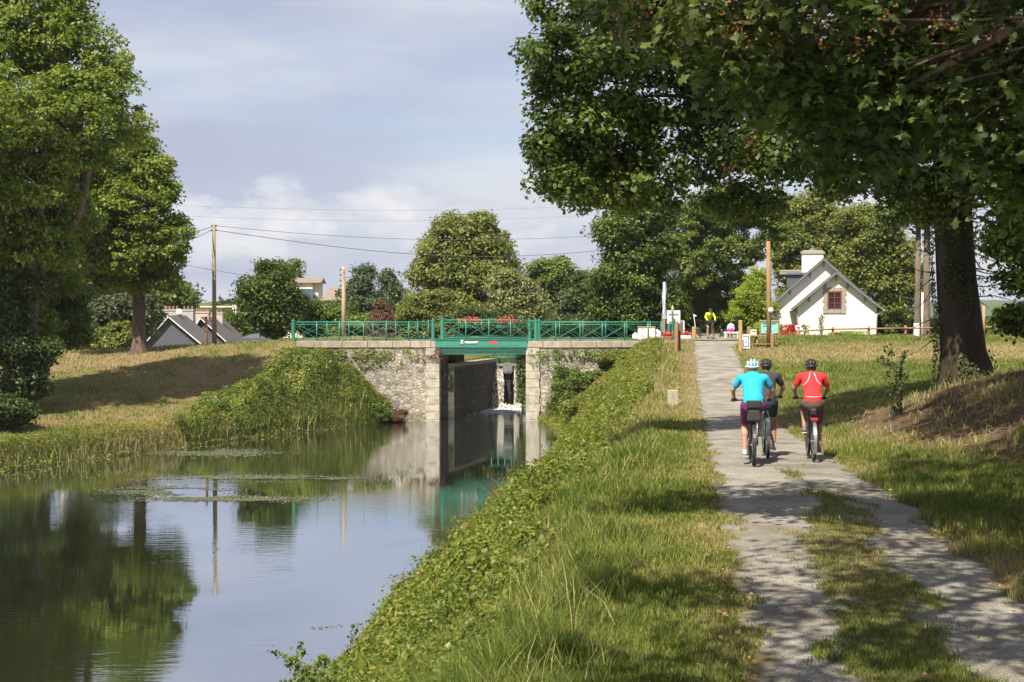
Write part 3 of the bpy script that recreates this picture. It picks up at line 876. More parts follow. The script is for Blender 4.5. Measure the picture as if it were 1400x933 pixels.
railing('railing', 'front green railing on the wall left of the bridge, with stout end pillar', X(400, 77.3), X(590, 77.3), 77.3, xp([433, 464, 497, 528, 559], 77.3), big=xp([401, 592], 77.3))
railing('railing', 'front green railing on the wall right of the bridge', X(723, 77.3), X(905, 77.3), 77.3, xp([760, 793, 823.5, 854, 886, 904], 77.3), big=xp([724, 732.5], 77.3))
railing('railing', 'rear green railing across the road behind the left railing', X(405, 81.6), X(588, 81.6), 81.6, xp([447, 477, 510, 541, 571, 586], 81.6))
railing('railing', 'rear green railing across the road behind the right railing', X(736, 81.6), X(900, 81.6), 81.6, xp([765, 797, 828, 857, 889], 81.6), big=xp([737], 81.6))
railing('r', '', X(604, 77.0), X(722, 77.0), 76.95, xp([637, 668.5, 698], 76.95), big=xp([604.5], 76.95), parent=br, base=4.54)
railing('r', '', X(607, 81.4), X(717, 81.4), 81.4, xp([627.5, 658.5, 689], 81.4), parent=br, base=4.54)

# flower boxes on the bridge railing
PET = mat('geranium_red', (0.75, 0.03, 0.03), (0.60, 0.05, 0.08), 9, 0.6)
PETP = mat('geranium_coral', (0.80, 0.16, 0.12), (0.70, 0.09, 0.10), 9, 0.6)
GERL = leafmat('geranium_leaf', [(0.05, 0.10, 0.02), (0.09, 0.16, 0.04)])
for px, lab in ((642, 'red geraniums in a trough on the bridge railing, left one'), (692, 'red and coral geraniums in a trough on the bridge railing, right one')):
    c = P(px, 444, 81.15)
    root = empty('flower_box', (c.x, c.y, 5.1), lab, 'flower box', 'flower boxes on the bridge')
    MB().box((c.x, c.y, 5.22), (1.1, 0.24, 0.22)).build('trough', GRND, root, bevel=0.02)
    for nm, m_, k, sz in (('foliage', GERL, 500, 0.11), ('blossom', PET, 170, 0.12), ('blossom', PETP, 110, 0.11)):
        p_ = np.array([c.x, c.y, 5.42]) + rng.normal(size=(k, 3)) * np.array([0.27, 0.12, 0.13 if nm == 'foliage' else 0.12]) + np.array([0.1 if m_ is PETP else 0, 0, 0.07 if nm != 'foliage' else -0.04])
        V, F_ = leaves(p_, rng.normal(size=(k, 3)) + np.array([0, -0.6, 0.8]), np.full(k, sz))
        npmesh(nm, V, F_, m_, root)

# lock gate with overflow
gr = empty('lock_gate', P(694, 510, 88.3), 'grey timber lock gate with a projecting centre box between two falls', 'lock gate')
GATE = mat('gate_grey', (0.20, 0.20, 0.20), (0.12, 0.12, 0.12), 3, 0.75, 0.4, 12)
GATED = mat('gate_wet_timber', (0.045, 0.042, 0.038), (0.028, 0.026, 0.024), 5, 0.5, 0.5, 12)
gx0, gx1 = float(lock_l(88.2)) - 0.1, float(lock_r(88.2)) + 0.1
ztop = P(694, 497, 88).z
m = MB(); 
for i in range(9): 
    a = gx0 + (gx1 - gx0) * i / 9
    m.box((a + (gx1 - gx0) / 18, 88.5 + (i % 2) * 0.02, 0.6), ((gx1 - gx0) / 9 - 0.015, 0.22, 3.6))
m.build('planking', GATED, gr)
m = MB()
m.box(((gx0 + gx1) / 2, 88.32, ztop - 0.12), (gx1 - gx0, 0.55, 0.16))
m.box(((gx0 + gx1) / 2, 88.20, ztop - 0.42), (gx1 - gx0, 0.35, 0.10))
cxg = X(694, 88)
m.box((cxg, 88.0, ztop - 0.30), (0.62, 0.66, 0.48)); m.box((cxg, 87.95, ztop - 0.55), (0.5, 0.5, 0.16))
m.box((cxg, 87.88, ztop - 0.02), (0.44, 0.4, 0.10))
m.bar((cxg - 0.95, 88.1, ztop - 0.12), (cxg - 0.3, 87.9, ztop - 0.45), 0.09, 0.09)
m.bar((cxg + 0.7, 88.1, ztop - 0.12), (cxg + 0.3, 87.9, ztop - 0.45), 0.09, 0.09)
m.build('gate_beam', GATE, gr, bevel=0.02)
m = MB(); m.box((cxg, 88.2, 0.7), (0.34, 0.3, 3.2)); m.box((cxg, 88.06, 0.9), (0.5, 0.1, 0.12)); m.box((cxg, 88.06, 1.7), (0.5, 0.1, 0.12)); m.build('heel_post', GATED, gr)
# walkway of the gate: green rail
m = MB()
for zz in (0.35, 1.0): m.tube([(X(668, 89), 89.0, ztop + zz), (X(712, 89), 89.0, ztop + zz)], 0.05 if zz < 0.5 else 0.03, 6)
for px in (672, 681, 690, 699, 703, 711): m.tube([(X(px, 89), 89.0, ztop - 0.1), (X(px, 89), 89.0, ztop + 1.02)], 0.03, 6)
m.build('walkway_rail', GRND, gr, smooth=True)
# falls
fm, t, b = base_mat('falling_water')
tcn = N(t, 'ShaderNodeTexCoord'); mpn = N(t, 'ShaderNodeMapping'); mpn.inputs['Scale'].default_value = (16, 16, 2.6)
t.links.new(tcn.outputs['Object'], mpn.inputs[0])
na = N(t, 'ShaderNodeTexNoise'); na.inputs['Scale'].default_value = 1.2; na.inputs['Detail'].default_value = 6
t.links.new(mpn.outputs[0], na.inputs['Vector'])
rp = ramp(t, [(0.38, (0.035, 0.032, 0.022)), (0.50, (0.20, 0.185, 0.14)), (0.64, (0.66, 0.63, 0.55))]); t.links.new(na.outputs[0], rp.inputs[0]); t.links.new(rp.outputs[0], b.inputs['Base Color'])
b.inputs['Roughness'].default_value = 0.35
bp = N(t, 'ShaderNodeBump'); bp.inputs['Strength'].default_value = 1; bp.inputs['Distance'].default_value = 0.08; t.links.new(na.outputs[0], bp.inputs['Height']); t.links.new(bp.outputs[0], b.inputs['Normal'])
def fall(label, xa, xb, seed):
    rs = np.random.default_rng(seed)
    nu, nv = 18, 26
    U, Vv = np.meshgrid(np.linspace(0, 1, nu), np.linspace(0, 1, nv))
    wdt = (xb - xa) * (1 + 0.12 * Vv)
    xx = xa + (xb - xa) * 0.5 + (U - 0.5) * wdt + 0.03 * np.sin(Vv * 9 + U * 5)
    yy = 88.05 - 0.95 * Vv ** 0.55 + 0.10 * (fbm(U * 9 + seed, Vv * 4, 3) - 0.5)
    zz = ztop - 0.38 - (ztop - 0.38) * Vv ** 1.0
    i_ = np.arange(nu * nv).reshape(nv, nu)
    F_ = np.stack([i_[:-1, :-1], i_[:-1, 1:], i_[1:, 1:], i_[1:, :-1]], -1).reshape(-1, 4)
    o = npmesh('waterfall', np.stack([xx, yy, zz], -1), F_, fm, smooth=True)
    so = o.modifiers.new('t', 'SOLIDIFY'); so.thickness = 0.08
    return tag(o, label, 'waterfall')
fall('broad fall of overflow water left of the gate box', X(672.5, 88), X(688.5, 88), 1)
fall('narrow fall of overflow water right of the gate box', X(703, 88), X(709.5, 88), 2)
fall('fall of overflow water against the right chamber wall', X(716, 88), X(730, 88), 3)
# foam: broken white water where the falls land
k = 3200
fy = 88.0 - np.abs(rng.normal(size=k)) * 4.2
fx_ = lock_l(np.clip(fy, 77, 90)) + (lock_r(fy) - lock_l(np.clip(fy, 77, 90))) * rng.random(k)
keep = (fy > 80.5) & (rng.random(k) < np.clip(fbm(fx_ * 1.4, fy * 0.7, 3) * 2.2 - 0.55 + 0.25 * (fy - 84) / 4, 0, 1))
fx_, fy = fx_[keep], fy[keep]; k = len(fx_)
FOAM = mat('foam_white', (0.62, 0.63, 0.66), (0.36, 0.38, 0.42), 6, 0.6)
pos = np.stack([fx_, fy, np.full(k, 0.01) + 0.04 * rng.random(k)], -1)
nr = rng.normal(size=(k, 3)) * 0.3 + np.array([0, -0.25, 1]); sz = 0.06 + 0.16 * rng.random(k) * (0.5 + 0.5 * (fy - 78) / 10)
V, F_ = leaves(pos, nr, np.clip(sz, 0.03, 1)); tag(npmesh('foam', V, F_, FOAM), None, None, kind='stuff')
k = 700
pos = np.stack([gx0 + 0.2 + (gx1 - gx0 - 0.4) * rng.random(k), 86.9 + 0.35 * rng.normal(size=k), np.abs(rng.normal(size=k)) * 0.13], -1)
V, F_ = leaves(pos, rng.normal(size=(k, 3)), np.full(k, 0.14)); FW = mat('foam_bright', (0.85, 0.83, 0.76), (0.6, 0.58, 0.52), 6, 0.7)
tag(npmesh('splash', V, F_, FW), None, None, kind='stuff')

# ------------------------------------------------------------------ cottage
def gable_house(root, xa, xb, ya, yb, z0, ze, zr, over=0.35, wallm=None, roofm=None, rx=None, barge=None, thick=0.10):
    """house with its gable towards -y; ridge runs along y"""
    rx = rx if rx is not None else (xa + xb) / 2
    w_ = MB().prism([(xa, ya, z0 - 0.6), (xb, ya, z0 - 0.6), (xb, ya, ze), (rx, ya, zr), (xa, ya, ze)], (0, yb - ya, 0)).build('wall', wallm, root)
    sl_ = (zr - ze) / (rx - xa); sr_ = (zr - ze) / (xb - rx)
    r_ = MB()
    y0, y1 = ya - over, yb + over
    r_.prism([(xa - over, y0, ze - over * sl_ + 0.03), (rx, y0, zr + 0.03), (rx, y0, zr + 0.03 + thick * 1.2), (xa - over, y0, ze - over * sl_ + 0.03 + thick)], (0, y1 - y0, 0))
    r_.prism([(rx, y0, zr + 0.03), (xb + over, y0, ze - over * sr_ + 0.03), (xb + over, y0, ze - over * sr_ + 0.03 + thick), (rx, y0, zr + 0.03 + thick * 1.2)], (0, y1 - y0, 0))
    rf = r_.build('roof', roofm, root)
    return w_, rf
RENDER = mat('white_render', (0.80, 0.77, 0.70), (0.70, 0.67, 0.60), 1.2, 0.9, 0.25, 25)
SLATE = mat('slate', (0.095, 0.105, 0.125), (0.06, 0.068, 0.082), 7, 0.6, 0.5, 22, spec=0.4)
EAVE = mat('grey_eave_boards', (0.26, 0.25, 0.24), (0.20, 0.19, 0.18), 4, 0.8)
GRAN = mat('granite_trim', (0.36, 0.33, 0.27), (0.25, 0.22, 0.18), 6, 0.9, 0.5, 20)
REDP = mat('red_window_paint', (0.22, 0.035, 0.035), (0.17, 0.03, 0.03), 4, 0.5)
GLS = mat('dark_glass', (0.025, 0.03, 0.035), (0.02, 0.022, 0.025), 2, 0.06, spec=0.6)
TERR = mat('terracotta', (0.30, 0.15, 0.09), (0.22, 0.11, 0.07), 5, 0.8)
D1, D2 = 95.0, 96.5
ct = empty('cottage', (X(1140, D1), D1, 4.4), 'white lock keeper cottage with slate roof and red window', 'cottage')
zb = 4.35
wx0, wx1 = X(1091, D1), X(1197, D1); wze, wzr = P(0, 418, D1).z, P(0, 374, D1).z
mx0, mx1 = X(1057, D2), X(1184, D2); mze, mzr = P(0, 412, D2).z, P(0, 355.5, D2).z
gable_house(ct, mx0, mx1, D2, D2 + 8.5, zb, mze, mzr, 0.42, RENDER, SLATE)
gable_house(ct, wx0, wx1, D1, D2 + 4.0, zb, wze, wzr, 0.42, RENDER, SLATE, rx=X(1143, D1))
def barge(xa, xb, rx, y, ze, zr, over):
    sl_ = (zr - ze) / (rx - xa); m = MB(); yy = y - over
    for a, zz_ in ((xa - over, ze - over * sl_), (xb + over, ze - over * (zr - ze) / (xb - rx))):
        m.bar((a, yy - 0.02, zz_ - 0.0), (rx, yy - 0.02, zr + 0.0), 0.05, 0.18, up=(0, 1, 0))
    m.build('barge_board', EAVE, ct)
    for f in (0.30, 0.72): 
        for a, sg in ((xa, 1), (xb, -1)):
            bx_ = a + (rx - a) * f; bz_ = ze + (zr - ze) * f
            MB().prism([(bx_ - 0.05, y - over, bz_ - 0.02), (bx_ - 0.05, y, bz_ - 0.02), (bx_ - 0.05, y, bz_ - 0.42)], (0.10, 0, 0)).build('eave_bracket', EAVE, ct)
    MB().prism([(rx - 0.05, y - over, zr - 0.02), (rx - 0.05, y, zr - 0.02), (rx - 0.05, y, zr - 0.5)], (0.10, 0, 0)).build('eave_bracket', EAVE, ct)
barge(mx0, mx1, (mx0 + mx1) / 2, D2, mze, mzr, 0.42)
barge(wx0, wx1, X(1143, D1), D1, wze, wzr, 0.42)
# chimney
cx_, cy_ = X(1112, D2 + 3) - 0.85, D2 + 3.0
z1, z0_ = P(0, 347, D2 + 3).z, mzr - 1.4
ch = MB().box((cx_, cy_, (z0_ + z1) / 2), (1.50, 0.9, z1 - z0_)).build('chimney', RENDER, ct)
MB().box((cx_, cy_, z1 + 0.05), (1.66, 1.06, 0.20)).box((cx_, cy_, z1 + 0.19), (1.4, 0.8, 0.10)).build('chimney_cap', GRAN, ch, bevel=0.02)
MB().tube([(cx_, cy_, z1 + 0.2), (cx_, cy_, z1 + 0.48)], 0.10, 10).tube([(cx_, cy_, z1 + 0.50), (cx_, cy_, z1 + 0.56)], [0.17, 0.02], 10).tube([(cx_ - 0.16, cy_, z1 + 0.2), (cx_ - 0.16, cy_, z1 + 0.36)], 0.05, 8).build('flue', GALV, ch)
# dormer on the left slope
dx0, dx1 = X(1057, D2 + 2), X(1098, D2 + 2)
dz0, dz1 = P(0, 391, D2 + 2).z, P(0, 376, D2 + 2).z
dr = MB().box(((dx0 + dx1) / 2 + 0.25, D2 + 2.9, (dz0 + dz1) / 2 + 0.02), (dx1 - dx0 - 0.3, 1.7, dz1 - dz0 + 0.3)).build('dormer', SLATE, ct)
m = MB()
zt = P(0, 370.5, D2 + 2).z
m.prism([(dx0 - 0.1, D2 + 1.85, dz1 + 0.04), (dx0 - 0.1, D2 + 2.9, zt), (dx0 - 0.1, D2 + 3.95, dz1 + 0.04)], (dx1 - dx0 + 0.3, 0, 0))
m.build('dormer_roof', mat('slate_light', (0.17, 0.18, 0.20), (0.13, 0.14, 0.155), 7, 0.55, 0.4, 22), dr)
MB().tube([(dx0 - 0.1, D2 + 2.9, zt + 0.03), (dx1 + 0.1, D2 + 2.9, zt + 0.03)], 0.07, 6).build('ridge_tile', mat('ridge_tile', (0.33, 0.26, 0.24), (0.25, 0.2, 0.18), 5, 0.8), dr)
# window with granite surround
wc = P(1141, 411, D1); ww, wh = 0.95, 1.22
sr_ = MB()
k = 0; z = wc.z - wh / 2 - 0.28
for sx_ in (-1, 1):
    z = wc.z - wh / 2
    k = 0
    while z < wc.z + wh / 2 - 0.01:
        h = wh / 5; wd = 0.24 if k % 2 else 0.32
        sr_.box((wc.x + sx_ * (ww / 2 + wd / 2), D1 - 0.02, z + h / 2), (wd, 0.10, h - 0.012)); z += h; k += 1
for zz in (wc.z - wh / 2 - 0.14, wc.z + wh / 2 + 0.14):
    for i in range(4): sr_.box((wc.x - ww / 2 - 0.3 + (i + 0.5) * (ww + 0.6) / 4, D1 - 0.02, zz), ((ww + 0.6) / 4 - 0.012, 0.11, 0.27))
sr_.build('window_surround', GRAN, ct, bevel=0.01)
wf = MB()
for sx_ in (-1, 0, 1): wf.box((wc.x + sx_ * (ww / 2 - 0.05), D1 - 0.04, wc.z), (0.09 if sx_ else 0.06, 0.07, wh))
for zz in (-0.5, -1 / 6, 1 / 6, 0.5): wf.box((wc.x, D1 - 0.045, wc.z + zz * (wh - 0.08)), (ww, 0.06, 0.08 if abs(zz) == 0.5 else 0.045))
wfo = wf.build('window', REDP, ct)
MB().box((wc.x, D1 - 0.018, wc.z), (ww, 0.03, wh)).build('pane', GLS, wfo)
# side door and windows on the shaded left face of the wing
dm = MB().box((wx0 - 0.03, D1 + 1.9, zb + 1.05), (0.06, 0.95, 2.1)).build('door', mat('brown_door', (0.20, 0.10, 0.05), (0.15, 0.07, 0.04), 4, 0.6), ct)
MB().box((wx0 - 0.08, D1 + 2.25, zb + 1.0), (0.05, 0.12, 0.03)).build('handle', GALV, dm)
f_ = MB().box((wx0 - 0.03, D1 + 0.8, zb + 1.5), (0.06, 0.6, 1.0)).build('window', WHITE, ct)
MB().box((wx0 - 0.065, D1 + 0.8, zb + 1.5), (0.02, 0.5, 0.9)).build('pane', GLS, f_)
# gutters and downpipes
GUT = mat('zinc', (0.50, 0.51, 0.52), (0.40, 0.41, 0.42), 4, 0.4, metal=0.3)
m = MB()
for xx, ze_, sg in ((wx0 - 0.45, wze - 0.42 * (wzr - wze) / (X(1143, D1) - wx0), -1), (wx1 + 0.45, wze - 0.42 * (wzr - wze) / (wx1 - X(1143, D1)), 1)):
    MB().tube([(xx, D1 - 0.45, ze_), (xx, D2 + 3.5, ze_)], 0.07, 8).build('gutter', GUT, ct, smooth=True)
    MB().tube([(xx, D1 - 0.30, ze_ - 0.03), (xx - sg * 0.12, D1 - 0.25, ze_ - 0.12), (xx - sg * 0.40, D1 - 0.10, ze_ - 0.25), (xx - sg * 0.46, D1 - 0.08, ze_ - 0.45), (xx - sg * 0.46, D1 - 0.08, zb)], 0.05, 8).build('downpipe', GUT, ct, smooth=True)
m.tube([(mx0 - 0.45, D2 - 0.45, mze - 0.25), (mx0 - 0.45, D2 + 8, mze - 0.25)], 0.07, 8)
m.build('gutter', GUT, ct, smooth=True)

ct.rotation_euler.z = -R(10)
# ------------------------------------------------------------------ houses beyond the left embankment
DS = mat('dark_slate_cladding', (0.085, 0.095, 0.12), (0.07, 0.078, 0.10), 2.5, 0.7, 0.3, 14, stretch=(1, 1, 3))
RFD = mat('grey_brown_roof', (0.13, 0.115, 0.11), (0.09, 0.08, 0.078), 6, 0.8, 0.5, 16, stretch=(1, 1, 1))
CHM = mat('chimney_render', (0.42, 0.41, 0.42), (0.30, 0.29, 0.30), 2, 0.9)
CHM2 = mat('chimney_render_pink', (0.52, 0.43, 0.37), (0.40, 0.34, 0.30), 2, 0.9)
def far_house(label, d, pxa, pxr, pxb, pye, pyr, length, rot=0.0):
    """gable towards the canal: left foot, ridge, right foot pixels; roof runs back and to the right"""
    rx, zr = X(pxr, d), P(0, pyr, d).z
    xa, xb, ze = X(pxa, d), X(pxb, d), P(0, pye, d).z
    root = empty('slate_house', (rx, d, 1.5), label, 'house', 'houses beyond the left embankment')
    bk = Vector((-0.08 * length, length, 0))
    MB().prism([(xa, d, -1), (xb, d, -1), (xb, d, ze), (rx, d, zr), (xa, d, ze)], bk).build('wall', DS, root)
    m = MB()
    sl_ = (zr - ze) / (rx - xa); o_ = 0.3
    m.prism([(xa - o_, d - 0.25, ze - o_ * sl_ + 0.03), (rx, d - 0.25, zr + 0.03), (rx, d - 0.25, zr + 0.17), (xa - o_, d - 0.25, ze - o_ * sl_ + 0.15)], bk * 1.03)
    m.prism([(rx, d - 0.25, zr + 0.03), (xb + o_, d - 0.25, ze - o_ * sl_ + 0.03), (xb + o_, d - 0.25, ze - o_ * sl_ + 0.15), (rx, d - 0.25, zr + 0.17)], bk * 1.03)
    m.build('roof', RFD, root)
    m = MB()
    for a in (xa - o_, xb + o_):
        m.bar((a, d - 0.29, ze - o_ * sl_ + 0.02), (rx, d - 0.29, zr + 0.04), 0.06, 0.34, up=(0, 1, 0))
    m.build('barge_board', WHITE, root)
    return root
h1 = far_house('left dark slate gabled house with white barge boards behind the embankment', 128, 192, 231.5, 286, 478, 434, 10)
h2 = far_house('second dark slate gabled house with white barge boards, behind the utility pole', 140, 250, 275, 322, 476, 436, 16)
def chimney(root, px0, px1, py0, py1, d, m_, pots):
    x0, x1, z1, z0_ = X(px0, d), X(px1, d), P(0, py0, d).z, P(0, py1, d).z
    c = MB().box(((x0 + x1) / 2, d + 0.5, (z0_ + z1) / 2 - 1), (x1 - x0, 1.0, z1 - z0_ + 2)).box(((x0 + x1) / 2, d + 0.5, z1 + 0.02), (x1 - x0 + 0.12, 1.12, 0.14)).build('chimney', m_, root)
    for i in range(pots):
        m = MB(); xx = x0 + (i + 0.5) * (x1 - x0) / pots
        m.tube([(xx, d + 0.5, z1 + 0.08), (xx, d + 0.5, z1 + 0.42)], [0.12, 0.09], 8)
        m.build('chimney_pot', TERR, c)
chimney(h1, 223, 243, 424.5, 440, 133, CHM, 4); chimney(h1, 248, 264, 424.5, 442, 140, CHM, 3)
chimney(h2, 266, 285, 427.5, 445, 143, CHM2, 6); chimney(h2, 288, 304, 428.5, 446, 150, CHM2, 3)
c = P(245.5, 426, 132); m = MB()
m.tube([(c.x, c.y - 0.12, c.z), (c.x, c.y - 0.02, c.z), (c.x, c.y + 0.03, c.z)], [0.27, 0.21, 0.04], 16); m.build('satellite_dish', WHITE, h1)
lo = empty('slate_roofed_shed', P(345, 465, 135), 'low slate roofed outbuilding right of the slate houses', 'outbuilding')
x0, x1 = X(330, 135), X(363, 135)
MB().prism([(x0, 135, P(0, 462, 135).z), (x1, 135, P(0, 462, 135).z), (x1 + 0.9, 135, P(0, 475, 135).z), (x0 - 1.3, 135, P(0, 475, 135).z)], (0, 6, 0.3)).build('roof', mat('slate_roof_blue', (0.10, 0.11, 0.13), (0.08, 0.085, 0.10), 5, 0.6), lo)
MB().box(((x0 + x1) / 2, 138, 1.2), (x1 - x0 + 1, 5, 2.4)).build('wall', CHM2, lo)

# far buildings: cream block, barn with blue roof, old tiled roof, hangar, church
CREAM = mat('cream_render', (0.70, 0.64, 0.50), (0.60, 0.55, 0.43), 1.5, 0.9)
TILEO = mat('old_tile_roof', (0.26, 0.21, 0.16), (0.17, 0.14, 0.11), 2.5, 0.9, 0.4, 12)
cb = empty('cream_building', P(412, 400, 190), 'cream rendered building rising over the trees with a shallow roof', 'building')
x0, x1, xm = X(386, 190), X(436, 190), X(427.5, 190)
zt, z0_ = P(0, 387, 190).z, P(0, 402, 190).z
MB().box(((x0 + xm) / 2, 192.5, (zt + z0_) / 2 - 3), (xm - x0, 5, zt - z0_ + 6)).box(((x0 + xm) / 2 + 0.6, 192.8, (zt + z0_) / 2 - 3), (xm - x0 + 0.2, 4.6, zt - z0_ + 5.9)).build('wall', CREAM, cb)
MB().prism([(x0 - 0.4, 189.6, zt), (x0 - 0.4, 192.5, zt + 0.75), (x0 - 0.4, 195.4, zt)], (xm - x0 + 1.6, 0, 0)).build('roof', TILEO, cb)
bb = empty('stone_barn', P(430, 430, 165), 'old stone barn with blue slate roof left of the green hedge', 'barn')
xa, xr2, xb = X(425, 165), X(425, 165), X(437, 165)
MB().prism([(X(413, 165), 165, -1), (X(436, 165), 165, -1), (X(436, 165), 165, P(0, 413, 165).z), (X(427, 165), 165, P(0, 402.5, 165).z), (X(413, 165), 165, P(0, 424, 165).z)], (-1.0, 9, 0)).build('wall', RUB, bb)
MB().prism([(X(427.5, 165), 164.6, P(0, 401.5, 165).z), (X(438, 165), 164.6, P(0, 414, 165).z), (X(438, 165), 164.6, P(0, 412.5, 165).z), (X(427.5, 165), 164.6, P(0, 400, 165).z)], (-1, 9.5, 0)).prism([(X(411, 165), 164.6, P(0, 427, 165).z), (X(427.5, 165), 164.6, P(0, 401.5, 165).z), (X(427.5, 165), 164.6, P(0, 400, 165).z), (X(411, 165), 164.6, P(0, 425.5, 165).z)], (-1, 9.5, 0)).build('roof', mat('blue_slate', (0.09, 0.13, 0.21), (0.07, 0.10, 0.16), 4, 0.45), bb)
MB().box((X(415, 162), 163.2, P(0, 412, 162).z), (1.9, 0.3, 2.9)).build('roof_light', mat('blue_slate', (0,) * 3), bb)
hr = empty('tiled_roof_house', P(465, 405, 175), 'house with an old mossy tiled roof behind the hedge', 'house')
MB().prism([(X(436, 175), 175, P(0, 411, 175).z), (X(448, 175), 178, P(0, 392, 175).z), (X(482, 175), 178, P(0, 392, 175).z), (X(492, 175), 175, P(0, 411, 175).z)], (0, 0.3, 0)).prism([(X(438, 175), 175.2, -1), (X(488, 175), 175.2, -1), (X(488, 175), 175.2, P(0, 411, 175).z), (X(438, 175), 175.2, P(0, 411, 175).z)], (0, 5, 0)).build('roof', TILEO, hr)
wb = empty('white_shed', P(335, 430, 260), 'pale farm sheds and silo beyond the slate houses', 'farm shed')
MB().box((X(335, 262), 264, P(0, 429, 262).z), (4.6, 5, 3.4)).box((X(318, 262), 266, P(0, 419.5, 262).z), (13, 5, 0.25)).build('wall', CREAM, wb)
MB().tube([(X(327, 258), 258, 0), (X(327, 258), 258, P(0, 418, 258).z)], 0.55, 10).build('silo', GALV, wb)
cs = empty('church', P(310, 412, 900), 'distant church spire on the skyline behind the utility pole', 'church')
xs_ = X(301, 900)
MB().box((xs_, 900, P(0, 417, 900).z - 3), (2.4, 3, 11)).build('tower', mat('far_stone', (0.2, 0.2, 0.2)), cs)
MB().tube([(xs_, 900, P(0, 414, 900).z), (xs_, 900, P(0, 401, 900).z)], [1.1, 0.05], 6).build('spire', mat('far_stone', (0.2,) * 3), cs)
# ------------------------------------------------------------------ trees
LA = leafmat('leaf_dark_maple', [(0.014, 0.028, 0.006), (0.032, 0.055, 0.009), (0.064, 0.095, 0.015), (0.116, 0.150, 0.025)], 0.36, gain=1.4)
LL = leafmat('leaf_oak', [(0.041, 0.065, 0.009), (0.070, 0.100, 0.014), (0.099, 0.130, 0.019), (0.139, 0.165, 0.030)], 0.38, gain=1.75)
LM = leafmat('leaf_mid_green', [(0.041, 0.065, 0.010), (0.070, 0.105, 0.017), (0.104, 0.140, 0.025), (0.151, 0.180, 0.038)], 0.34, gain=1.35)
LO = leafmat('leaf_olive', [(0.060, 0.075, 0.015), (0.100, 0.120, 0.023), (0.139, 0.160, 0.034), (0.180, 0.190, 0.054)], 0.34, gain=1.35)
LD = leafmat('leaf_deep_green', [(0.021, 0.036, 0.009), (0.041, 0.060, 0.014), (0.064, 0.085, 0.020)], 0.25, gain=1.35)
LY = leafmat('leaf_yellow_green', [(0.12, 0.17, 0.02), (0.18, 0.24, 0.03), (0.28, 0.32, 0.05)], 0.42, gain=1.3)
LB = leafmat('leaf_blue_green', [(0.029, 0.045, 0.019), (0.052, 0.070, 0.027), (0.081, 0.095, 0.038)], 0.25, gain=1.35)
LPn = leafmat('leaf_pine', [(0.025, 0.045, 0.018), (0.045, 0.07, 0.026), (0.07, 0.10, 0.035)], 0.2, gain=1.35)
LR = leafmat('leaf_red_brown', [(0.10, 0.05, 0.03), (0.16, 0.085, 0.05), (0.14, 0.11, 0.05)], 0.3)
LP = leafmat('leaf_pale_blossom', [(0.12, 0.15, 0.04), (0.20, 0.22, 0.08), (0.32, 0.32, 0.16)], 0.3)

def gbase(px, d, py=None):
    x = X(px, d); return (x, d, Hs(x, d))

BARKI = mat('ivy_dark_bark', (0.022, 0.017, 0.011), (0.060, 0.045, 0.030), 7, 0.95, 1.0, 16, stretch=(1, 1, 0.3))
# right tree leaning over the towpath
b_ = gbase(1320, 34)
tA = tree('maple_tree', 'big broad tree with thick ivy clad trunk on the mound right of the path', b_, (X(1300, 34), 33.6, b_[2] + 6.4), 0.54,
    [lobe(800, 60, 30, 75), lobe(775, 5, 30, 52), lobe(765, 115, 30, 34), lobe(752, 205, 30, 26), lobe(815, 180, 31, 62, 52), lobe(860, 165, 31, 60, 50), lobe(800, 225, 31, 40, 32), lobe(830, 265, 31, 40, 24), lobe(790, 180, 30, 52, 60), lobe(770, 250, 30, 28), lobe(905, 110, 31, 95), lobe(890, 235, 31, 60, 55),
     lobe(1005, 60, 31, 95, 80), lobe(985, 190, 32, 80, 70), lobe(1010, 275, 33, 50, 34), lobe(1110, 130, 31, 85, 75), lobe(1130, 235, 32, 55, 42), lobe(1060, 215, 30, 50),
     lobe(1220, 70, 32, 95, 80), lobe(1215, 210, 33, 60, 62), lobe(1250, 275, 33, 42, 40), lobe(1330, 90, 33, 95), lobe(1350, 215, 33, 65, 60), lobe(1440, 140, 34, 90),
     lobe(900, -60, 31, 110, 90), lobe(1040, -110, 32, 120), lobe(1180, -110, 33, 120), lobe(1330, -90, 34, 120), lobe(1275, 25, 30, 95, 70), lobe(1305, 185, 31.5, 62, 45), lobe(1340, 230, 31, 50, 30), lobe(1120, -240, 33, 130), lobe(1280, -230, 34, 120)],  # lobes above the frame and before the trunk added for their shade
    LA, 2500, 100, 0.50, 0.125, bark=BARKI, seed=2, flare=1.35, limb_n=18, inner=0.10,
    trunk_pts=[(X(1323, 34), 34, b_[2] - 0.6), (X(1322, 34), 34, b_[2] + 0.05), (X(1317, 34), 34, b_[2] + 0.8), (X(1307, 34), 34, b_[2] + 2.6), (X(1299, 34), 33.9, b_[2] + 4.6), (X(1292, 34), 33.7, b_[2] + 7.4)])
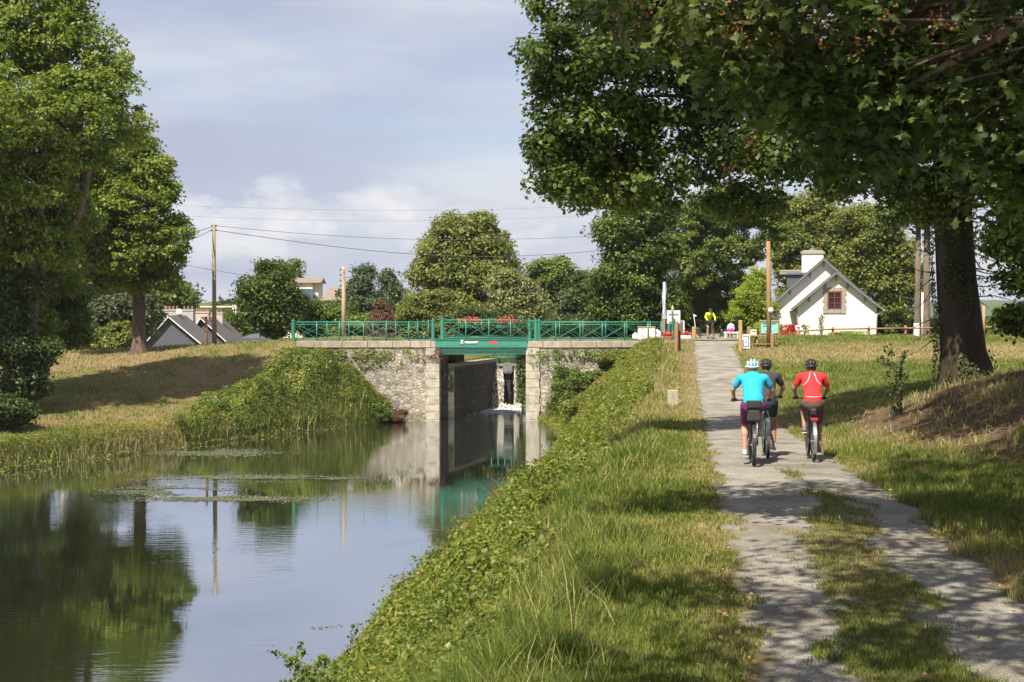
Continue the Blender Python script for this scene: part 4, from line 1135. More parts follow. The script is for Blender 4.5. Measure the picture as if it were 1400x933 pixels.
# bare epicormic twigs and ivy on its trunk
iv = []
m = MB(); rs = np.random.default_rng(4)
for i in range(26):
    zz = b_[2] + rs.uniform(0.8, 4.6); sg = 1 if i % 2 else -1
    st = (X(1301, 34) + sg * 0.48, 33.9, zz)
    MB().tube(wob(st, (st[0] + sg * rs.uniform(0.4, 1.1), 33.8 + rs.uniform(-0.5, 0.5), zz - rs.uniform(-0.3, 0.7)), 3, 0.12, rs), [0.018, 0.012, 0.008, 0.004], 4).build('twig', BARKD, tA)
k = 5200
a = rs.uniform(2.6, 6.2, k); zz = rs.uniform(-0.1, 6.6, k) ; rr_ = 0.49 + 0.10 * rs.random(k) + 0.25 * np.exp(-zz)
pos = np.stack([np.interp(zz, [0, 0.8, 2.6, 4.6, 7.4], [X(p_, 34) for p_ in (1322, 1317, 1307, 1299, 1292)]) + rr_ * np.cos(a), 34 + rr_ * np.sin(a), b_[2] + zz], -1)
kp = (fbm(a * 2.5, zz * 0.8, 3) > 0.47) | (zz > 5.3) | (a < 3.3)
V, F_ = leaves(pos[kp], np.stack([np.cos(a), np.sin(a), 0.4 + 0 * a], -1)[kp] + rs.normal(size=(kp.sum(), 3)) * 0.4, np.full(kp.sum(), 0.085))
npmesh('ivy', V, F_, LD, tA)

# nearest sycamore: trunk outside the frame to the right, its boughs hang into the top of the picture
def syc(root, lobes, nclump, per, rc, leaf, m_, nm='crown'):
    p_, n_, CC = crown_points(lobes, nclump, per, rc, inner=0.3, flat=0.5, up=1.1, droop=0.5)
    V, F_ = palm_leaves(p_, n_, leaf * (0.65 + 0.6 * rng.random(len(p_))))
    npmesh(nm, V, F_, m_, root); return CC
LS = leafmat('leaf_sycamore', [(0.016, 0.032, 0.009), (0.032, 0.056, 0.012), (0.056, 0.085, 0.017), (0.099, 0.125, 0.025)], 0.38, gain=1.15)
sb = (9.6, 10.5, Hs(9.6, 10.5))
sy = empty('sycamore_tree', sb, 'near sycamore whose large lobed leaves and brown seed bunches hang in from the top right', 'tree')
slobes = [lobe(1000, 10, 14, 110, 55), lobe(900, -15, 14.5, 90, 50), lobe(1130, 60, 14, 110, 80), lobe(1240, 120, 13.5, 120, 90), lobe(1370, 120, 13, 110, 100), lobe(1415, 235, 13, 45, 40),
          lobe(1180, 165, 15, 60, 45), lobe(1050, 90, 15, 60, 40), lobe(1100, -90, 13, 150, 90), lobe(1350, -60, 13, 160, 110)]
slobes += [(np.array(c), np.array(r)) for c, r in (((4.5, 10, 12.2), (2.6, 2.4, 1.2)), ((7.5, 16, 12.6), (3.2, 3.0, 1.6)), ((8.5, 21, 12.8), (3.4, 3.0, 1.6)), ((9.5, 6, 12.5), (3.5, 3.5, 1.6)),  # unseen boughs added overhead to shade the path and the mound
          ((3.4, 5.0, 11.2), (2.2, 2.0, 0.9)), ((0.6, 2.6, 10.8), (1.8, 1.5, 0.8)), ((6.5, 11.5, 14.5), (3.5, 3.5, 1.5)), ((12, 15, 13), (3.2, 4, 2.2)), ((4.5, 15, 14.2), (2.6, 2.6, 1.2)), ((12, 24, 13.5), (3.5, 4, 2)), ((2.2, 7.0, 12.4), (2.0, 1.6, 0.8)), ((0.9, 12.6, 12.7), (3.0, 2.3, 0.9)), ((0.3, 6.3, 11.8), (2.6, 2.4, 0.8)), ((-1.2, 3.0, 11.6), (2.0, 1.3, 0.7)), ((2.9, 8.8, 12.4), (2.0, 1.6, 0.7)), ((7.4, 19, 12.9), (2.4, 2.4, 1.0)), ((8.2, 24.5, 13.4), (2.5, 2.6, 1.1)), ((10.8, 28, 13.8), (2.6, 2.4, 1.2)), ((9.6, 23, 13.0), (2.6, 3.0, 1.2)), ((6.6, 22.0, 13.2), (1.9, 2.4, 0.9)), ((9.8, 18, 13.0), (2.6, 2.6, 1.1)))]
CC = syc(sy, slobes, 2800, 50, 0.60, 0.138, LS)
# brown winged seeds
SEED = leafmat('sycamore_seed', [(0.14, 0.06, 0.025), (0.26, 0.12, 0.05), (0.38, 0.20, 0.09)], 0.2)
vis = [P(px, py, d) for px, py, d in ((845, 25, 14), (870, 12, 14), (950, 38, 13.6), (1000, 30, 13.3), (1012, 45, 13.4), (1045, 8, 13.2), (1060, 55, 13.6), (1128, 45, 12.6), (1170, 55, 13), (860, 40, 14.2), (930, 12, 13.8), (985, 60, 14), (905, 30, 14), (1105, 20, 13), (1210, 20, 12.8), (1280, 30, 12.6), (1360, 50, 12.6), (1030, 200, 14.4), (1000, 235, 14.6))]
for v in vis:
    pp = np.array(v) + rng.normal(size=(34, 3)) * np.array([0.07, 0.06, 0.08])
    V, F_ = leaves(pp, rng.normal(size=pp.shape), 0.034 + 0.018 * rng.random(len(pp)))
    npmesh('seed_bunch', V, F_, SEED, sy)['kind'] = 'stuff'
m = MB(); rs = np.random.default_rng(8)
fk = (8.6, 10.8, sb[2] + 5.2)
m.tube([(sb[0], sb[1], sb[2] - 0.4), sb, (9.5, 10.5, sb[2] + 0.6), (9.2, 10.6, sb[2] + 2.5), fk], [0.62, 0.55, 0.42, 0.38, 0.33], 14)
for c, r in slobes:
    pts = wob(fk, c, 6, 0.06, rs); m.tube(pts, [0.16 * (1 - 0.8 * i / 6) for i in range(7)], 7)
    near = CC[np.argsort(np.linalg.norm((CC - c) / r, axis=1))[:14]]
    for q_ in near: m.tube(wob(pts[rs.integers(2, 7)], q_, 3, 0.1, rs), [0.035, 0.024, 0.015, 0.006], 5)
m.build('trunk', BARKD, sy, smooth=True)

# tree at the right edge, foliage hanging in
b_ = gbase(1560, 30)
tree('maple_tree', 'tree beyond the right edge whose low branches hang beside the far hill', b_, (b_[0], 30, b_[2] + 5), 0.35,
     [lobe(1425, 300, 28, 62, 60), lobe(1415, 385, 28, 40, 35), lobe(1385, 330, 28, 28, 24), lobe(1480, 200, 29, 90), lobe(1400, 440, 27, 16, 12), lobe(1560, 120, 30, 130), lobe(1560, 280, 30, 100)], LA, 420, 90, 0.5, 0.115, seed=5)

# left bank: two big trees
b_ = gbase(24, 66)
tree('oak_tree', 'tall round oak at the left edge with ivy down its trunk', b_, (X(40, 66), 66, P(0, 395, 66).z), 0.62,
     [lobe(40, 55, 66, 75, 70), lobe(115, 80, 66, 68, 70), lobe(150, 145, 65, 55, 60), lobe(60, 150, 64, 85, 70), lobe(100, 215, 65, 70, 50), lobe(-30, 60, 66, 90), lobe(-30, 180, 66, 90), lobe(30, 260, 64, 75, 55),
      lobe(-10, 330, 65, 70, 60), lobe(55, 335, 65, 55, 45), lobe(-60, 300, 66, 80), lobe(80, 10, 66, 60, 45), lobe(60, 385, 68, 50, 34), lobe(-20, 400, 66, 50, 40), lobe(85, 290, 67, 50, 40), lobe(15, 440, 66, 44, 40), lobe(60, 450, 68, 30, 26), lobe(10, -20, 66, 70, 50), lobe(130, 170, 64, 48, 40)],
     LL, 2100, 70, 0.60, 0.19, bark=BARKD, seed=11, limb_n=16, flare=1.5)
b_ = gbase(190, 84)
tree('oak_tree', 'spreading oak left of the slate houses with bare lower trunk on the embankment', b_, (X(190, 84), 84, P(0, 385, 84).z), 0.40,
     [lobe(150, 250, 84, 60, 48), lobe(168, 212, 84, 44, 34), lobe(115, 235, 83, 50, 44), lobe(190, 200, 84, 20, 18), lobe(205, 280, 84, 50, 48), lobe(190, 235, 84, 36, 26), lobe(120, 300, 83, 60, 45), lobe(205, 330, 83, 48, 36), lobe(150, 350, 83, 55, 32), lobe(95, 350, 83, 45, 34), lobe(75, 310, 84, 50, 45), lobe(110, 385, 84, 40, 22), lobe(150, 300, 82, 60, 45), lobe(220, 355, 84, 34, 24), lobe(235, 315, 84, 24, 24), lobe(180, 385, 84, 34, 16), lobe(225, 385, 84, 22, 12)],
     LL, 1800, 75, 0.68, 0.21, bark=BARKD, seed=12, limb_n=11, flare=1.55)
# ivy / undergrowth about the left oak
for px, py, d, rx, ry, lab in ((15, 440, 64, 40, 60, 'dark ivy thicket wrapped round the left oak trunk'), (38, 500, 63, 26, 40, 'dark holly bush spilling out at the foot of the left oak'), (12, 560, 58, 22, 12, 'low dark bush under the holly at the left edge'), (85, 420, 72, 36, 40, 'mid green bush behind the ivy thicket')):
    b_ = gbase(px, d)
    tree('bush', lab, b_, b_, 0, [lobe(px, py + ry * 0.3, d, rx * 0.8, ry * 0.8)] + [lobe(px + random.uniform(-0.9, 0.9) * rx, py + random.uniform(-0.8, 1.0) * ry, d + random.uniform(-1, 1), rx * random.uniform(0.2, 0.5), ry * random.uniform(0.2, 0.5)) for _ in range(9)], LD if 'dark' in lab else LM, 420, 60, 0.55, 0.17, cat='bush', seed=px)  # deep green leaf stands in for the shading on the dark bushes

# left background
def bg(name, label, px, d, lobes, m_, n, per, rc, leaf, trunk=0.0, seed=1, cat='tree', group='trees beyond the canal', **kw):
    b_ = gbase(px, d)
    L = [lobe(x, y, d + dd, rx, ry) for x, y, dd, rx, ry in lobes]
    fk = (b_[0], d, b_[2] + 0.45 * (max(c[2] for c, r in L) - b_[2]))
    return tree(name, label, b_, fk, trunk, L, m_, n, per, rc, leaf, group=group, cat=cat, seed=seed, limb_n=6, **kw)
bg('evergreen_tree', 'dark bluish tree filling the gap between the two left oaks', 135, 112, [(130, 400, 0, 46, 40), (160, 430, -2, 45, 35), (100, 430, 0, 36, 38), (125, 365, 0, 34, 26), (170, 395, 0, 30, 26), (130, 460, 0, 60, 22)], LB, 520, 70, 1.1, 0.34, 0.3, 21)
bg('dense_tree', 'green tree above the first slate house, right of the oak trunk', 225, 150, [(222, 412, 0, 38, 26), (200, 430, 0, 30, 30), (248, 412, 0, 20, 18), (215, 450, 0, 40, 20)], LM, 340, 65, 1.3, 0.42, 0.3, 22)
bg('shrub', 'pale leafy shrubs at the foot of the bluish tree', 160, 96, [(165, 462, 0, 22, 18), (135, 470, 0, 30, 12), (100, 470, 0, 26, 14)], LO, 230, 60, 0.5, 0.2, 0.0, 23, 'shrub', None)
bg('round_tree', 'round walnut tree between the slate houses and the cream building', 376, 94, [(370, 395, 0, 34, 28), (350, 405, 0, 26, 22), (392, 412, 0, 25, 24), (372, 372, 0, 22, 14), (345, 428, 0, 24, 16), (375, 432, 0, 36, 20), (398, 438, 0, 16, 15), (378, 450, 0, 20, 10), (345, 392, 0, 14, 12)], LA, 520, 75, 0.8, 0.20, 0.2, 24)
bg('poplar_tree', 'tall poplar tip behind the round walnut tree', 402, 210, [(402, 372, 0, 9, 17), (403, 388, 0, 11, 16), (396, 385, 0, 8, 14)], LM, 90, 50, 1.3, 0.4, 0.25, 25)
bg('garden_tree', 'light green garden tree behind the slate chimneys', 315, 165, [(315, 445, 0, 28, 18), (335, 452, 0, 22, 16), (300, 450, 0, 20, 12), (345, 460, 0, 20, 10)], LM, 200, 60, 1.1, 0.36, 0.0, 26)
bg('round_bush', 'rounded green tree behind the left railing beside the stone barn', 450, 97, [(450, 430, 0, 30, 24), (438, 448, 0, 24, 20), (470, 440, 0, 28, 24), (495, 448, 0, 30, 18), (460, 455, 0, 36, 14)], LM, 480, 65, 0.7, 0.19, 0.0, 27)
bg('pine_tree', 'dark pine behind the slatted utility pole', 497, 150, [(497, 385, 0, 15, 16), (492, 402, 0, 22, 14), (505, 415, 0, 24, 14), (488, 420, 0, 20, 16), (498, 374, 0, 7, 9), (500, 435, 0, 26, 14)], LPn, 300, 70, 1.0, 0.28, 0.25, 28)
bg('pine_tree', 'broad pine right of the red brown shrub', 533, 155, [(530, 385, 0, 13, 14), (534, 400, 0, 20, 14), (540, 415, 0, 24, 14), (525, 415, 0, 18, 14), (535, 432, 0, 24, 14)], LPn, 300, 70, 1.0, 0.28, 0.25, 29)
bg('red_shrub', 'red brown conifer shrub behind the green railing', 524, 92, [(522, 425, 0, 9, 16), (524, 443, 0, 15, 18), (527, 455, 0, 20, 12), (515, 448, 0, 14, 14)], LR, 260, 60, 0.4, 0.13, 0.05, 30, 'shrub', None)
bg('olive_tree', 'large olive green tree rising above the bridge', 640, 118, [(630, 335, 0, 48, 38), (660, 350, 2, 45, 40), (600, 360, 0, 34, 36), (590, 390, 2, 30, 34), (640, 385, 0, 55, 40), (676, 330, 0, 26, 24), (618, 312, 0, 22, 18), (690, 375, 0, 26, 30), (655, 305, 0, 20, 12), (640, 420, 0, 60, 26)], LO, 1000, 90, 0.95, 0.26, 0.45, 31)
bg('blossom_tree', 'pale flowering tree right of the large olive green tree', 700, 108, [(690, 395, 0, 26, 26), (712, 405, 0, 28, 26), (735, 420, 0, 18, 20), (690, 425, 0, 30, 22), (722, 435, 0, 26, 14)], LP, 420, 75, 0.75, 0.20, 0.0, 32)
bg('golden_bush', 'golden green bush behind the left end of the bridge', 572, 103, [(580, 418, 0, 24, 20), (560, 432, 0, 22, 18), (590, 438, 0, 28, 16), (600, 412, 0, 18, 16), (555, 450, 0, 18, 12), (575, 452, 0, 26, 12)], LO, 380, 70, 0.65, 0.19, 0.0, 33)
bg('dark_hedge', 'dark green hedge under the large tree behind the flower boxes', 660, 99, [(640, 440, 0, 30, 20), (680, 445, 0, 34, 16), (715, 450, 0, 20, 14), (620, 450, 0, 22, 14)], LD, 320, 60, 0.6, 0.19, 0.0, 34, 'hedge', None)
bg('dense_tree', 'dense green tree over the right railing', 760, 150, [(745, 372, 0, 24, 14), (765, 368, 0, 20, 12), (760, 395, 0, 36, 24), (735, 400, 0, 24, 24), (790, 395, 0, 30, 20), (765, 425, 0, 46, 22)], LM, 560, 75, 1.1, 0.33, 0.4, 35)
bg('dense_tree', 'darker tree right of the dense green one, over the railing', 810, 140, [(810, 400, 0, 28, 24), (795, 420, 0, 30, 22), (825, 420, 0, 28, 26), (800, 440, 0, 40, 16)], LD, 420, 75, 1.0, 0.32, 0.3, 36)
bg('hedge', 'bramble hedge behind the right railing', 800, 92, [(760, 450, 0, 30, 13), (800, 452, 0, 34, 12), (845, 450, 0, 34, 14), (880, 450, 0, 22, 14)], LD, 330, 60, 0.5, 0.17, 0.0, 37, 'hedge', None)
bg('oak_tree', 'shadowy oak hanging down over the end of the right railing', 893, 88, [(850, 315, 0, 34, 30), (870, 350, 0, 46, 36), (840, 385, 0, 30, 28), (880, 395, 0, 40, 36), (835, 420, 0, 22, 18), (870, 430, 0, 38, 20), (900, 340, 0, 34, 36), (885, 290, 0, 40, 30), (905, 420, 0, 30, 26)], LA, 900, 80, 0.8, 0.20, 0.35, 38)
bg('maple_tree', 'bright green maple arching over the towpath beyond the bridge', 985, 106, [(940, 310, 0, 36, 34), (985, 290, 0, 42, 34), (1035, 285, 0, 42, 30), (1060, 320, 0, 24, 22), (950, 360, 0, 36, 32), (1000, 345, 0, 40, 36), (930, 400, 2, 30, 28), (985, 395, 2, 36, 26), (960, 428, 3, 34, 22), (1000, 430, 3, 34, 20), (925, 435, 3, 24, 18)], LM, 1500, 75, 0.62, 0.20, 0.0, 39)
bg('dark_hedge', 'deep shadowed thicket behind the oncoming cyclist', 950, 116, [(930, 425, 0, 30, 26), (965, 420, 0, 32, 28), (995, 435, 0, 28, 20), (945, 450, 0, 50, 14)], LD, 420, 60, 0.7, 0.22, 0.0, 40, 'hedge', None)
bg('small_tree', 'small yellow green tree left of the cottage', 1030, 97, [(1035, 385, 0, 16, 18), (1025, 405, 0, 24, 18), (1040, 420, 0, 22, 20), (1018, 430, 0, 22, 18), (1035, 445, 0, 26, 14)], LY, 420, 70, 0.5, 0.14, 0.1, 41)
bg('willow_tree', 'pale willow behind the cottage chimney', 1110, 125, [(1090, 300, 0, 40, 34), (1130, 310, 0, 40, 36), (1085, 345, 0, 40, 36), (1150, 350, 0, 44, 36), (1115, 280, 0, 30, 24), (1100, 385, 0, 44, 30), (1160, 390, 0, 40, 26)], LO, 950, 85, 0.95, 0.26, 0.4, 42)
bg('willow_tree', 'loose olive green tree right of the cottage roof', 1205, 118, [(1190, 320, 0, 38, 32), (1225, 345, 0, 32, 34), (1190, 365, 0, 40, 32), (1225, 390, 0, 36, 34), (1170, 300, 0, 28, 22), (1215, 425, 0, 40, 24), (1230, 445, 0, 30, 16)], LO, 850, 85, 0.9, 0.25, 0.35, 43)
bg('shrub', 'green scrub behind the wooden fence right of the cottage', 1240, 99, [(1225, 448, 0, 26, 10), (1262, 446, 0, 24, 12), (1290, 448, 0, 16, 12), (1215, 436, 0, 18, 14)], LM, 240, 60, 0.5, 0.17, 0.0, 44, 'shrub', None)
bg('shrub', 'bushes beyond the fence below the far hill', 1385, 97, [(1378, 435, 0, 18, 16), (1400, 430, 0, 22, 20), (1360, 448, 0, 14, 8), (1350, 452, 0, 20, 6)], LM, 200, 60, 0.5, 0.17, 0.0, 45, 'shrub', None)
# two slender tall trunks right of the cottage
for px, w_, lab, s_ in ((1254, 0.19, 'slender grey brown trunk, left of the pair beside the fence', 46), (1266, 0.23, 'slender pale trunk, right of the pair beside the fence', 47)):
    b_ = gbase(px, 93)
    tree('slender_tree', lab, b_, (X(px + 1, 93), 93, P(0, 300, 93).z), w_, [lobe(px - 8, 262, 93, 40, 34), lobe(px + 14, 285, 93, 34, 26), lobe(px - 30, 290, 93, 26, 20)], LA, 130, 80, 0.8, 0.2, seed=s_, bark=BARK, flare=1.2, group='pair of slender trunks')
# out of frame to the left: an unseen tree added for its reflection and shade
b_ = gbase(-120, 60)
tree('oak_tree', 'unseen oak added outside the left edge for its reflection and shade', b_, (b_[0], 60, b_[2] + 6), 0.5, [lobe(-120, 150, 60, 120), lobe(-160, 250, 60, 110), lobe(-90, 300, 60, 70)], LL, 300, 70, 1.1, 0.26, seed=48)
# sapling with stake
sp_ = P(1228, 572, 31.5); sx0 = X(1231, 31.5); sz = Hs(sx0, 31.5)
sap = empty('sapling', (sx0, 31.5, sz), 'thin young sapling tied to a dark stake on the lawn', 'sapling')
MB().box((sx0 + 0.02, 31.5, sz + 0.55), (0.045, 0.045, 1.30)).build('stake', DARKM, sap)
m = MB(); rs = np.random.default_rng(3); top = P(1213, 474, 31.3)
st = wob((sx0 - 0.07, 31.5, sz), (X(1222, 31.4), 31.4, P(0, 500, 31.4).z), 4, 0.04, rs); m.tube(st, [0.014, 0.012, 0.01, 0.008, 0.006], 6)
pts_ = []
for px, py in ((1213, 474), (1203, 492), (1238, 486), (1216, 500), (1228, 505), (1212, 515), (1222, 525), (1230, 530), (1215, 538), (1224, 548), (1222, 560), (1232, 515)):
    q_ = np.array(P(px, py, 31.4 + rs.uniform(-0.2, 0.2))); s0 = st[rs.integers(1, 5)] if py > 500 else st[4]
    m.tube(wob(s0, q_, 3, 0.08, rs), [0.006, 0.005, 0.004, 0.002], 4)
    for k in range(34): pts_.append(np.array(s0) + (q_ - np.array(s0)) * rs.uniform(0.55, 1.1) + rs.normal(size=3) * 0.06)
m.build('stem', BARKD, sap)
pts_ = np.array(pts_); V, F_ = leaves(pts_, rng.normal(size=pts_.shape) + np.array([0, -0.2, 0.8]), np.full(len(pts_), 0.085)); npmesh('crown', V, F_, LD, sap)

hz_ = MB().box((0, 1600, 26), (5400, 4100, 72)); ho = hz_.build('haze', None); ho['kind'] = 'stuff'
hm_ = bpy.data.materials.new('haze'); hm_.use_nodes = True; t = hm_.node_tree; t.nodes.remove(t.nodes['Principled BSDF'])
v = N(t, 'ShaderNodeVolumePrincipled'); v.inputs['Density'].default_value = 0.00011; v.inputs['Color'].default_value = (0.75, 0.84, 1.0, 1)
t.links.new(v.outputs[0], t.nodes['Material Output'].inputs['Volume']); ho.data.materials.append(hm_)
# far wood on the skyline, left, and the far blue hill, right
def ridge(name, pxs, pys, d, depth, m_, kind):
    nseg = 160
    px_ = np.linspace(pxs[0], pxs[-1], nseg)
    hh = np.array([P(p_, y_, d).z for p_, y_ in zip(px_, np.interp(px_, pxs, pys))]) + (d / 900) * 4.0 * (fbm(px_ * 0.09, px_ * 0, 4) - 0.5)
    xx = np.array([X(p_, d) for p_ in px_])
    rows = []
    for f, s_ in ((-1.0, 0.0), (-0.7, 0.45), (-0.35, 0.82), (0, 1.0), (0.6, 0.9), (1.5, 0.2)):
        rows.append(np.stack([xx, np.full(nseg, d + f * depth), -4 + (hh + 4) * s_], -1))
    V = np.array(rows).reshape(-1, 3); i_ = np.arange(len(rows) * nseg).reshape(len(rows), nseg)
    F_ = np.stack([i_[:-1, :-1], i_[:-1, 1:], i_[1:, 1:], i_[1:, :-1]], -1).reshape(-1, 4)
    o = npmesh(name, V, F_, m_, smooth=True); o['kind'] = kind; return o
HILL = mat('wooded_hill', (0.045, 0.07, 0.03), (0.075, 0.105, 0.045), 0.02, 0.95, 1.0, 0.08, detail=10)
ridge('hill', [600, 1000, 1250, 1330, 1400, 1500, 2400], [424, 420, 414, 411, 411, 414, 428], 1250, 260, HILL, 'structure')
ridge('far_ridge', [-900, 0, 250, 330, 420, 620], [420, 416, 413, 415, 416, 424], 900, 120, HILL, 'structure')
fp = []
for i in range(150):
    px = rng.uniform(180, 640); d = rng.uniform(300, 620)
    r_ = rng.uniform(2.5, 5.5); c = np.array([X(px, d), d, 0.5 + r_ * 0.9]); k = 130
    dd = rng.normal(size=(k, 3)); dd /= np.linalg.norm(dd, axis=1, keepdims=True)
    fp.append(c + dd * np.array([r_, r_, r_ * 0.9]) * (0.8 + 0.3 * rng.random((k, 1))))
for i in range(70):
    px = rng.uniform(1290, 1600); d = rng.uniform(250, 600)
    r_ = rng.uniform(2.5, 4.5); c = np.array([X(px, d), d, -3 + r_ * 0.8]); k = 130
    dd = rng.normal(size=(k, 3)); dd /= np.linalg.norm(dd, axis=1, keepdims=True)
    fp.append(c + dd * r_ * (0.8 + 0.3 * rng.random((k, 1))))
fp = np.concatenate(fp); V, F_ = leaves(fp, rng.normal(size=fp.shape) * 0.5 + np.array([0, -0.3, 0.8]), 1.5 + 0.9 * rng.random(len(fp)))
o = npmesh('far_wood', V, F_, LD); o['kind'] = 'stuff'
for px, py, r_, lab in ((309, 420, 9, 'distant round tree on the skyline, right of the spire'), (325, 417, 10, 'distant taller tree on the skyline beside the silo')):
    bg('distant_tree', lab, px, 420, [(px, py, 0, r_, r_), (px - 5, py + 6, 0, r_, r_ * 0.8), (px + 5, py + 7, 0, r_, r_ * 0.8)], LD, 90, 40, 2.0, 0.8, 0.0, px, group='distant trees on the skyline')

# ------------------------------------------------------------------ ground cover
GB = leafmat('grass_blade', [(0.055, 0.095, 0.014), (0.095, 0.155, 0.022), (0.15, 0.20, 0.04), (0.21, 0.22, 0.07), (0.36, 0.29, 0.14)], 0.35, 0.6, 0.3)
def blademat():
    m, t, b = base_mat('blade')
    at = N(t, 'ShaderNodeAttribute'); at.attribute_name = 'tone'
    rp = ramp(t, [(0.0, (0.058, 0.10, 0.013)), (0.30, (0.125, 0.175, 0.024)), (0.50, (0.205, 0.225, 0.045)), (0.72, (0.30, 0.265, 0.10)), (1.0, (0.42, 0.33, 0.18))])
    t.links.new(at.outputs['Fac'], rp.inputs[0]); t.links.new(rp.outputs[0], b.inputs['Base Color'])
    b.inputs['Roughness'].default_value = 0.6; b.inputs['Specular IOR Level'].default_value = 0.25
    tr = N(t, 'ShaderNodeBsdfTranslucent'); t.links.new(rp.outputs[0], tr.inputs['Color'])
    mx = N(t, 'ShaderNodeMixShader'); mx.inputs[0].default_value = 0.3
    t.links.new(b.outputs[0], mx.inputs[1]); t.links.new(tr.outputs[0], mx.inputs[2])
    t.links.new(mx.outputs[0], t.nodes['Material Output'].inputs['Surface'])
    return m
BLADE = blademat()
def blades(name, x, y, z, h, wd, tone, m_=BLADE, lean=0.45):
    k = len(x)
    a = rng.random(k) * 6.283
    ux, uy = np.cos(a), np.sin(a)
    la = rng.random(k) * 6.283; ll = lean * (0.3 + rng.random(k)) * h
    lx, ly = np.cos(la) * ll, np.sin(la) * ll
    b0 = np.stack([x - ux * wd / 2, y - uy * wd / 2, z - 0.02], -1); b1 = np.stack([x + ux * wd / 2, y + uy * wd / 2, z - 0.02], -1)
    m0 = np.stack([x - ux * wd * 0.36 + lx * 0.35, y - uy * wd * 0.36 + ly * 0.35, z + h * 0.58], -1)
    m1 = np.stack([x + ux * wd * 0.36 + lx * 0.35, y + uy * wd * 0.36 + ly * 0.35, z + h * 0.58], -1)
    t0 = np.stack([x + lx - ux * wd * 0.06, y + ly - uy * wd * 0.06, z + h], -1)
    t1 = np.stack([x + lx + ux * wd * 0.06, y + ly + uy * wd * 0.06, z + h], -1)
    V = np.stack([b0, b1, m0, m1, t0, t1], 1).reshape(-1, 3)
    i_ = np.arange(k)[:, None] * 6
    F_ = np.concatenate([i_ + np.array([0, 1, 3, 2]), i_ + np.array([2, 3, 5, 4])], 0)
    o = npmesh(name, V, F_, m_, attrs={'tone': np.repeat(tone, 6)}); o['kind'] = 'stuff'
    return o
def field(n, d0=8.0, d1=98.0, pw=0.25):
    u = rng.random(n)
    # density falls a little slower than 1/d^2
    e = pw
    d = (d0 ** -e + u * (d1 ** -e - d0 ** -e)) ** (-1 / e)
    px = rng.uniform(-90, 1500, n)
    return (px - 700) / FPX * d, d
def tonef(x, y):
    dr_ = dryness(x, y)
    return np.clip(0.22 + 0.64 * dr_ + 0.21 * rng.normal(size=len(x)) + 0.22 * (fbm(x * 0.5 + 40, y * 0.5, 3) - 0.5) + 0.42 * (fbm(x * 2.3 + 11, y * 1.9, 3) - 0.5), 0, 1)
x, y = field(900000)
t = xl(y) - x; q = x - xr_(y); T = np.maximum(xl(y) - shore_r(y), 2.5)
rightbank = (t > 0.04 - 0.9 * np.clip(fbm(x * 2.6, y * 1.6, 3) - 0.46, 0, 1)) & (t < T + 0.1) & (y < 76.8)
lawn = (q > 0.02 - 0.9 * np.clip(fbm(x * 2.6 + 5, y * 1.6, 3) - 0.46, 0, 1)) & ~((x > 7.2) & (y < 36) & (y > 15) & (rng.random(len(x)) < 0.35 + 0.60 * bareness(x, y))) & ~((y > 94.8) & (x < X(1200, 95)) & (x > X(1058, 95)))
strip = (t < 0) & (q < 0) & (y < 24) & (rng.random(len(x)) < strip_mask(x, y) * 0.9)
leftb = (x < -6.3) & (y > shore_l_y(x) - 0.1) & (y < crest_y(x) + 4)
kp = rightbank | lawn | strip | leftb
x, y, t, q, T = x[kp], y[kp], t[kp], q[kp], T[kp]; strip, lawn, leftb, rightbank = strip[kp], lawn[kp], leftb[kp], rightbank[kp]
k = len(x)
clump = fbm(x * 1.3, y * 1.3, 3); tuft = np.clip((clump - 0.45) * 5, 0, 1)
h = np.full(k, 0.07)
h = np.where(rightbank, 0.045 + 0.05 * ss((t - 0.35) / 1.2) + 0.12 * tuft * ss((t - 0.5) / 0.8) + 0.06 * ss((t - 1.6) / 1.2), h)
h = np.where(lawn, 0.055 + 0.05 * tuft + 0.08 * ss((x - 7.5) / 2) * (y < 34), h)
h = np.where(strip, 0.03 + 0.02 * tuft, h)
u = (y - shore_l_y(x))
h = np.where(leftb, 0.045 + 0.05 * tuft + 0.40 * np.exp(-np.clip(u, 0, 99) / 1.4), h)
h = h * (0.5 + rng.random(k)) * np.clip(1 + (y - 30) / 150, 1, 1.35)
wd = (0.0024 + 0.00058 * y) * (0.6 + 0.8 * rng.random(k)) * np.where(strip | lawn, 0.9, 1.1)
tn = tonef(x, y) + np.where(rightbank, -0.10 * tuft + 0.02, 0)
z = np.where(strip, zpath(y) + 0.02, H(x, y))
blades('grass', x, y, z, h, wd, np.clip(tn, 0, 1))

# tall straggling grass stems on the near bank shoulder
x, y = field(9000, 8.5, 60, 0.5)
t = xl(y) - x; T = np.maximum(xl(y) - shore_r(y), 2.5)
kp = (t > 1.0) & (t < 3.6) & (fbm(x * 0.9 + 5, y * 0.9, 3) > 0.42)
x, y = x[kp], y[kp]; k = len(x)
blades('tall_grass', x, y, H(x, y), 0.22 + 0.28 * rng.random(k), 0.004 + 0.0005 * y, np.clip(0.5 + 0.3 * rng.normal(size=k), 0, 1), lean=0.7)

